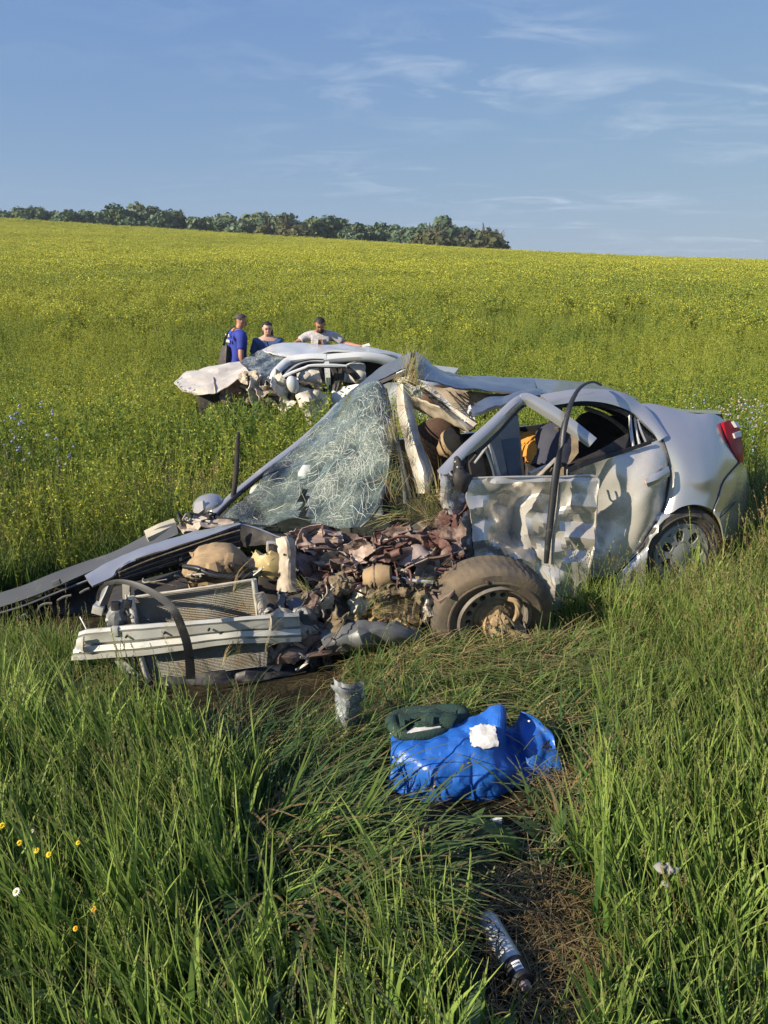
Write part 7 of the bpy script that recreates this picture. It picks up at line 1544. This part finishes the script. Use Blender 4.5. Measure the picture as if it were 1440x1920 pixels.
def ptop(px):   # height of the tree tops over the field edge, full-size pixels
    pts = [(0, 20), (60, 22), (110, 26), (150, 24), (190, 32), (222, 42), (260, 36), (310, 34), (350, 28), (400, 30), (460, 30), (515, 36), (550, 28), (600, 42), (630, 42), (665, 36), (705, 38), (740, 30), (765, 36), (790, 34), (832, 56), (860, 40), (885, 30), (915, 26), (940, 12)]
    for a, b in zip(pts, pts[1:]):
        if a[0] <= px <= b[0]: return a[1] + (b[1] - a[1]) * (px - a[0]) / (b[0] - a[0])
    return 20
def tree(px, Y, hp_, kind, label, name='field_edge_tree', wide=1.0):
    yh = 408 + 80 * px / 1440; top = P(px, yh - hp_, Y); x = top.x; zg = ground_z(x, Y); H = top.z - zg
    t = thing(name, label, 'tree', (x, Y, zg), 'trees of the far tree line' if label in SEG else None); t.rotation_euler = (0, 0, tr_.uniform(0, 6.28))
    sc_ = H / 5.2 if kind < 6 else H / 3.3
    for me, nm in ((trunks[kind % 2], 'trunk'), (crowns[kind], 'crown')):
        o = bpy.data.objects.new(nm, me); COL.objects.link(o); o.parent = t
        if nm == 'crown': o.scale = (sc_ * wide, sc_ * wide, sc_)
        else: o.scale = (sc_, sc_, sc_ * .95)
SEG = []
spots = []; px = -30
while px < 925:
    if abs(px - 222) > 12 and abs(px - 832) > 14 and abs(px - 612) > 12: spots.append(px + tr_.uniform(-3, 3))
    px += tr_.uniform(11, 17)
MARKS = {222: 'the tallest left tree', 612: 'the broad middle tree', 832: 'the tallest right tree'}
for px in spots:
    mk_ = min(MARKS, key=lambda m: abs(m - px)); side = 'left' if px < mk_ else 'right'
    rank = sorted(q for q in [abs(s_ - mk_) for s_ in spots if min(MARKS, key=lambda m: abs(m - s_)) == mk_ and (s_ < mk_) == (px < mk_)]).index(abs(px - mk_))
    lb_ = f'{ORD[rank]} tree to the {side} of {MARKS[mk_]} in the far tree line'; SEG.append(lb_)
    tree(px, tr_.uniform(222, 240), ptop(px) * tr_.uniform(.82, 1.06), tr_.randrange(6), lb_, wide=tr_.uniform(.95, 1.35))
tree(222, 232, 43, 0, 'tallest dark tree near the left end of the far tree line', wide=1.1)
tree(832, 230, 57, 2, 'tallest dark tree near the right end of the far tree line', wide=1.1)
tree(612, 228, 43, 3, 'broad dark tree at the middle of the far tree line', wide=1.4)
BR = 'brownish bush at the foot of the far tree line'
for px, h_, lb_ in ((538, 24, 'brownish bush at the foot of the far tree line, near its middle'), (505, 14, 'smaller brownish bush left of the middle bush in the far tree line'), (806, 22, 'brownish bush under the tallest right tree, left side'), (826, 24, 'brownish bush directly under the tallest right tree'), (868, 18, 'low brownish bush just right of the tallest right tree'), (905, 26, 'brown topped bush near the right end of the far tree line'), (928, 18, 'last low brown bush ending the far tree line on the right')):
    tree(px, 216, h_, 6 + int(px) % 2, lb_, 'field_edge_bush', 1.3)

# ================================================================== thin summer haze
hz = bpy.data.materials.new('haze'); hz.use_nodes = True; hn = hz.node_tree.nodes; hn.clear()
ho = hn.new('ShaderNodeOutputMaterial'); hv_ = hn.new('ShaderNodeVolumePrincipled'); hv_.inputs['Color'].default_value = (.80, .87, .95, 1); hv_.inputs['Density'].default_value = .0003; hv_.inputs['Anisotropy'].default_value = .2
hz.node_tree.links.new(hv_.outputs[0], ho.inputs['Volume'])
zlo = min(p[2] for p in gv) - 1
vv = [(x, y, z) for z in (zlo, 32) for y in (-12, 760) for x in (-420, 420)]
hb_ = obj('haze', vv, [(0, 2, 3, 1), (4, 5, 7, 6), (0, 1, 5, 4), (2, 6, 7, 3), (0, 4, 6, 2), (1, 3, 7, 5)], hz, None, 30, False)
tag(hb_, 'thin pale summer haze over the field', 'haze', None, 'stuff')
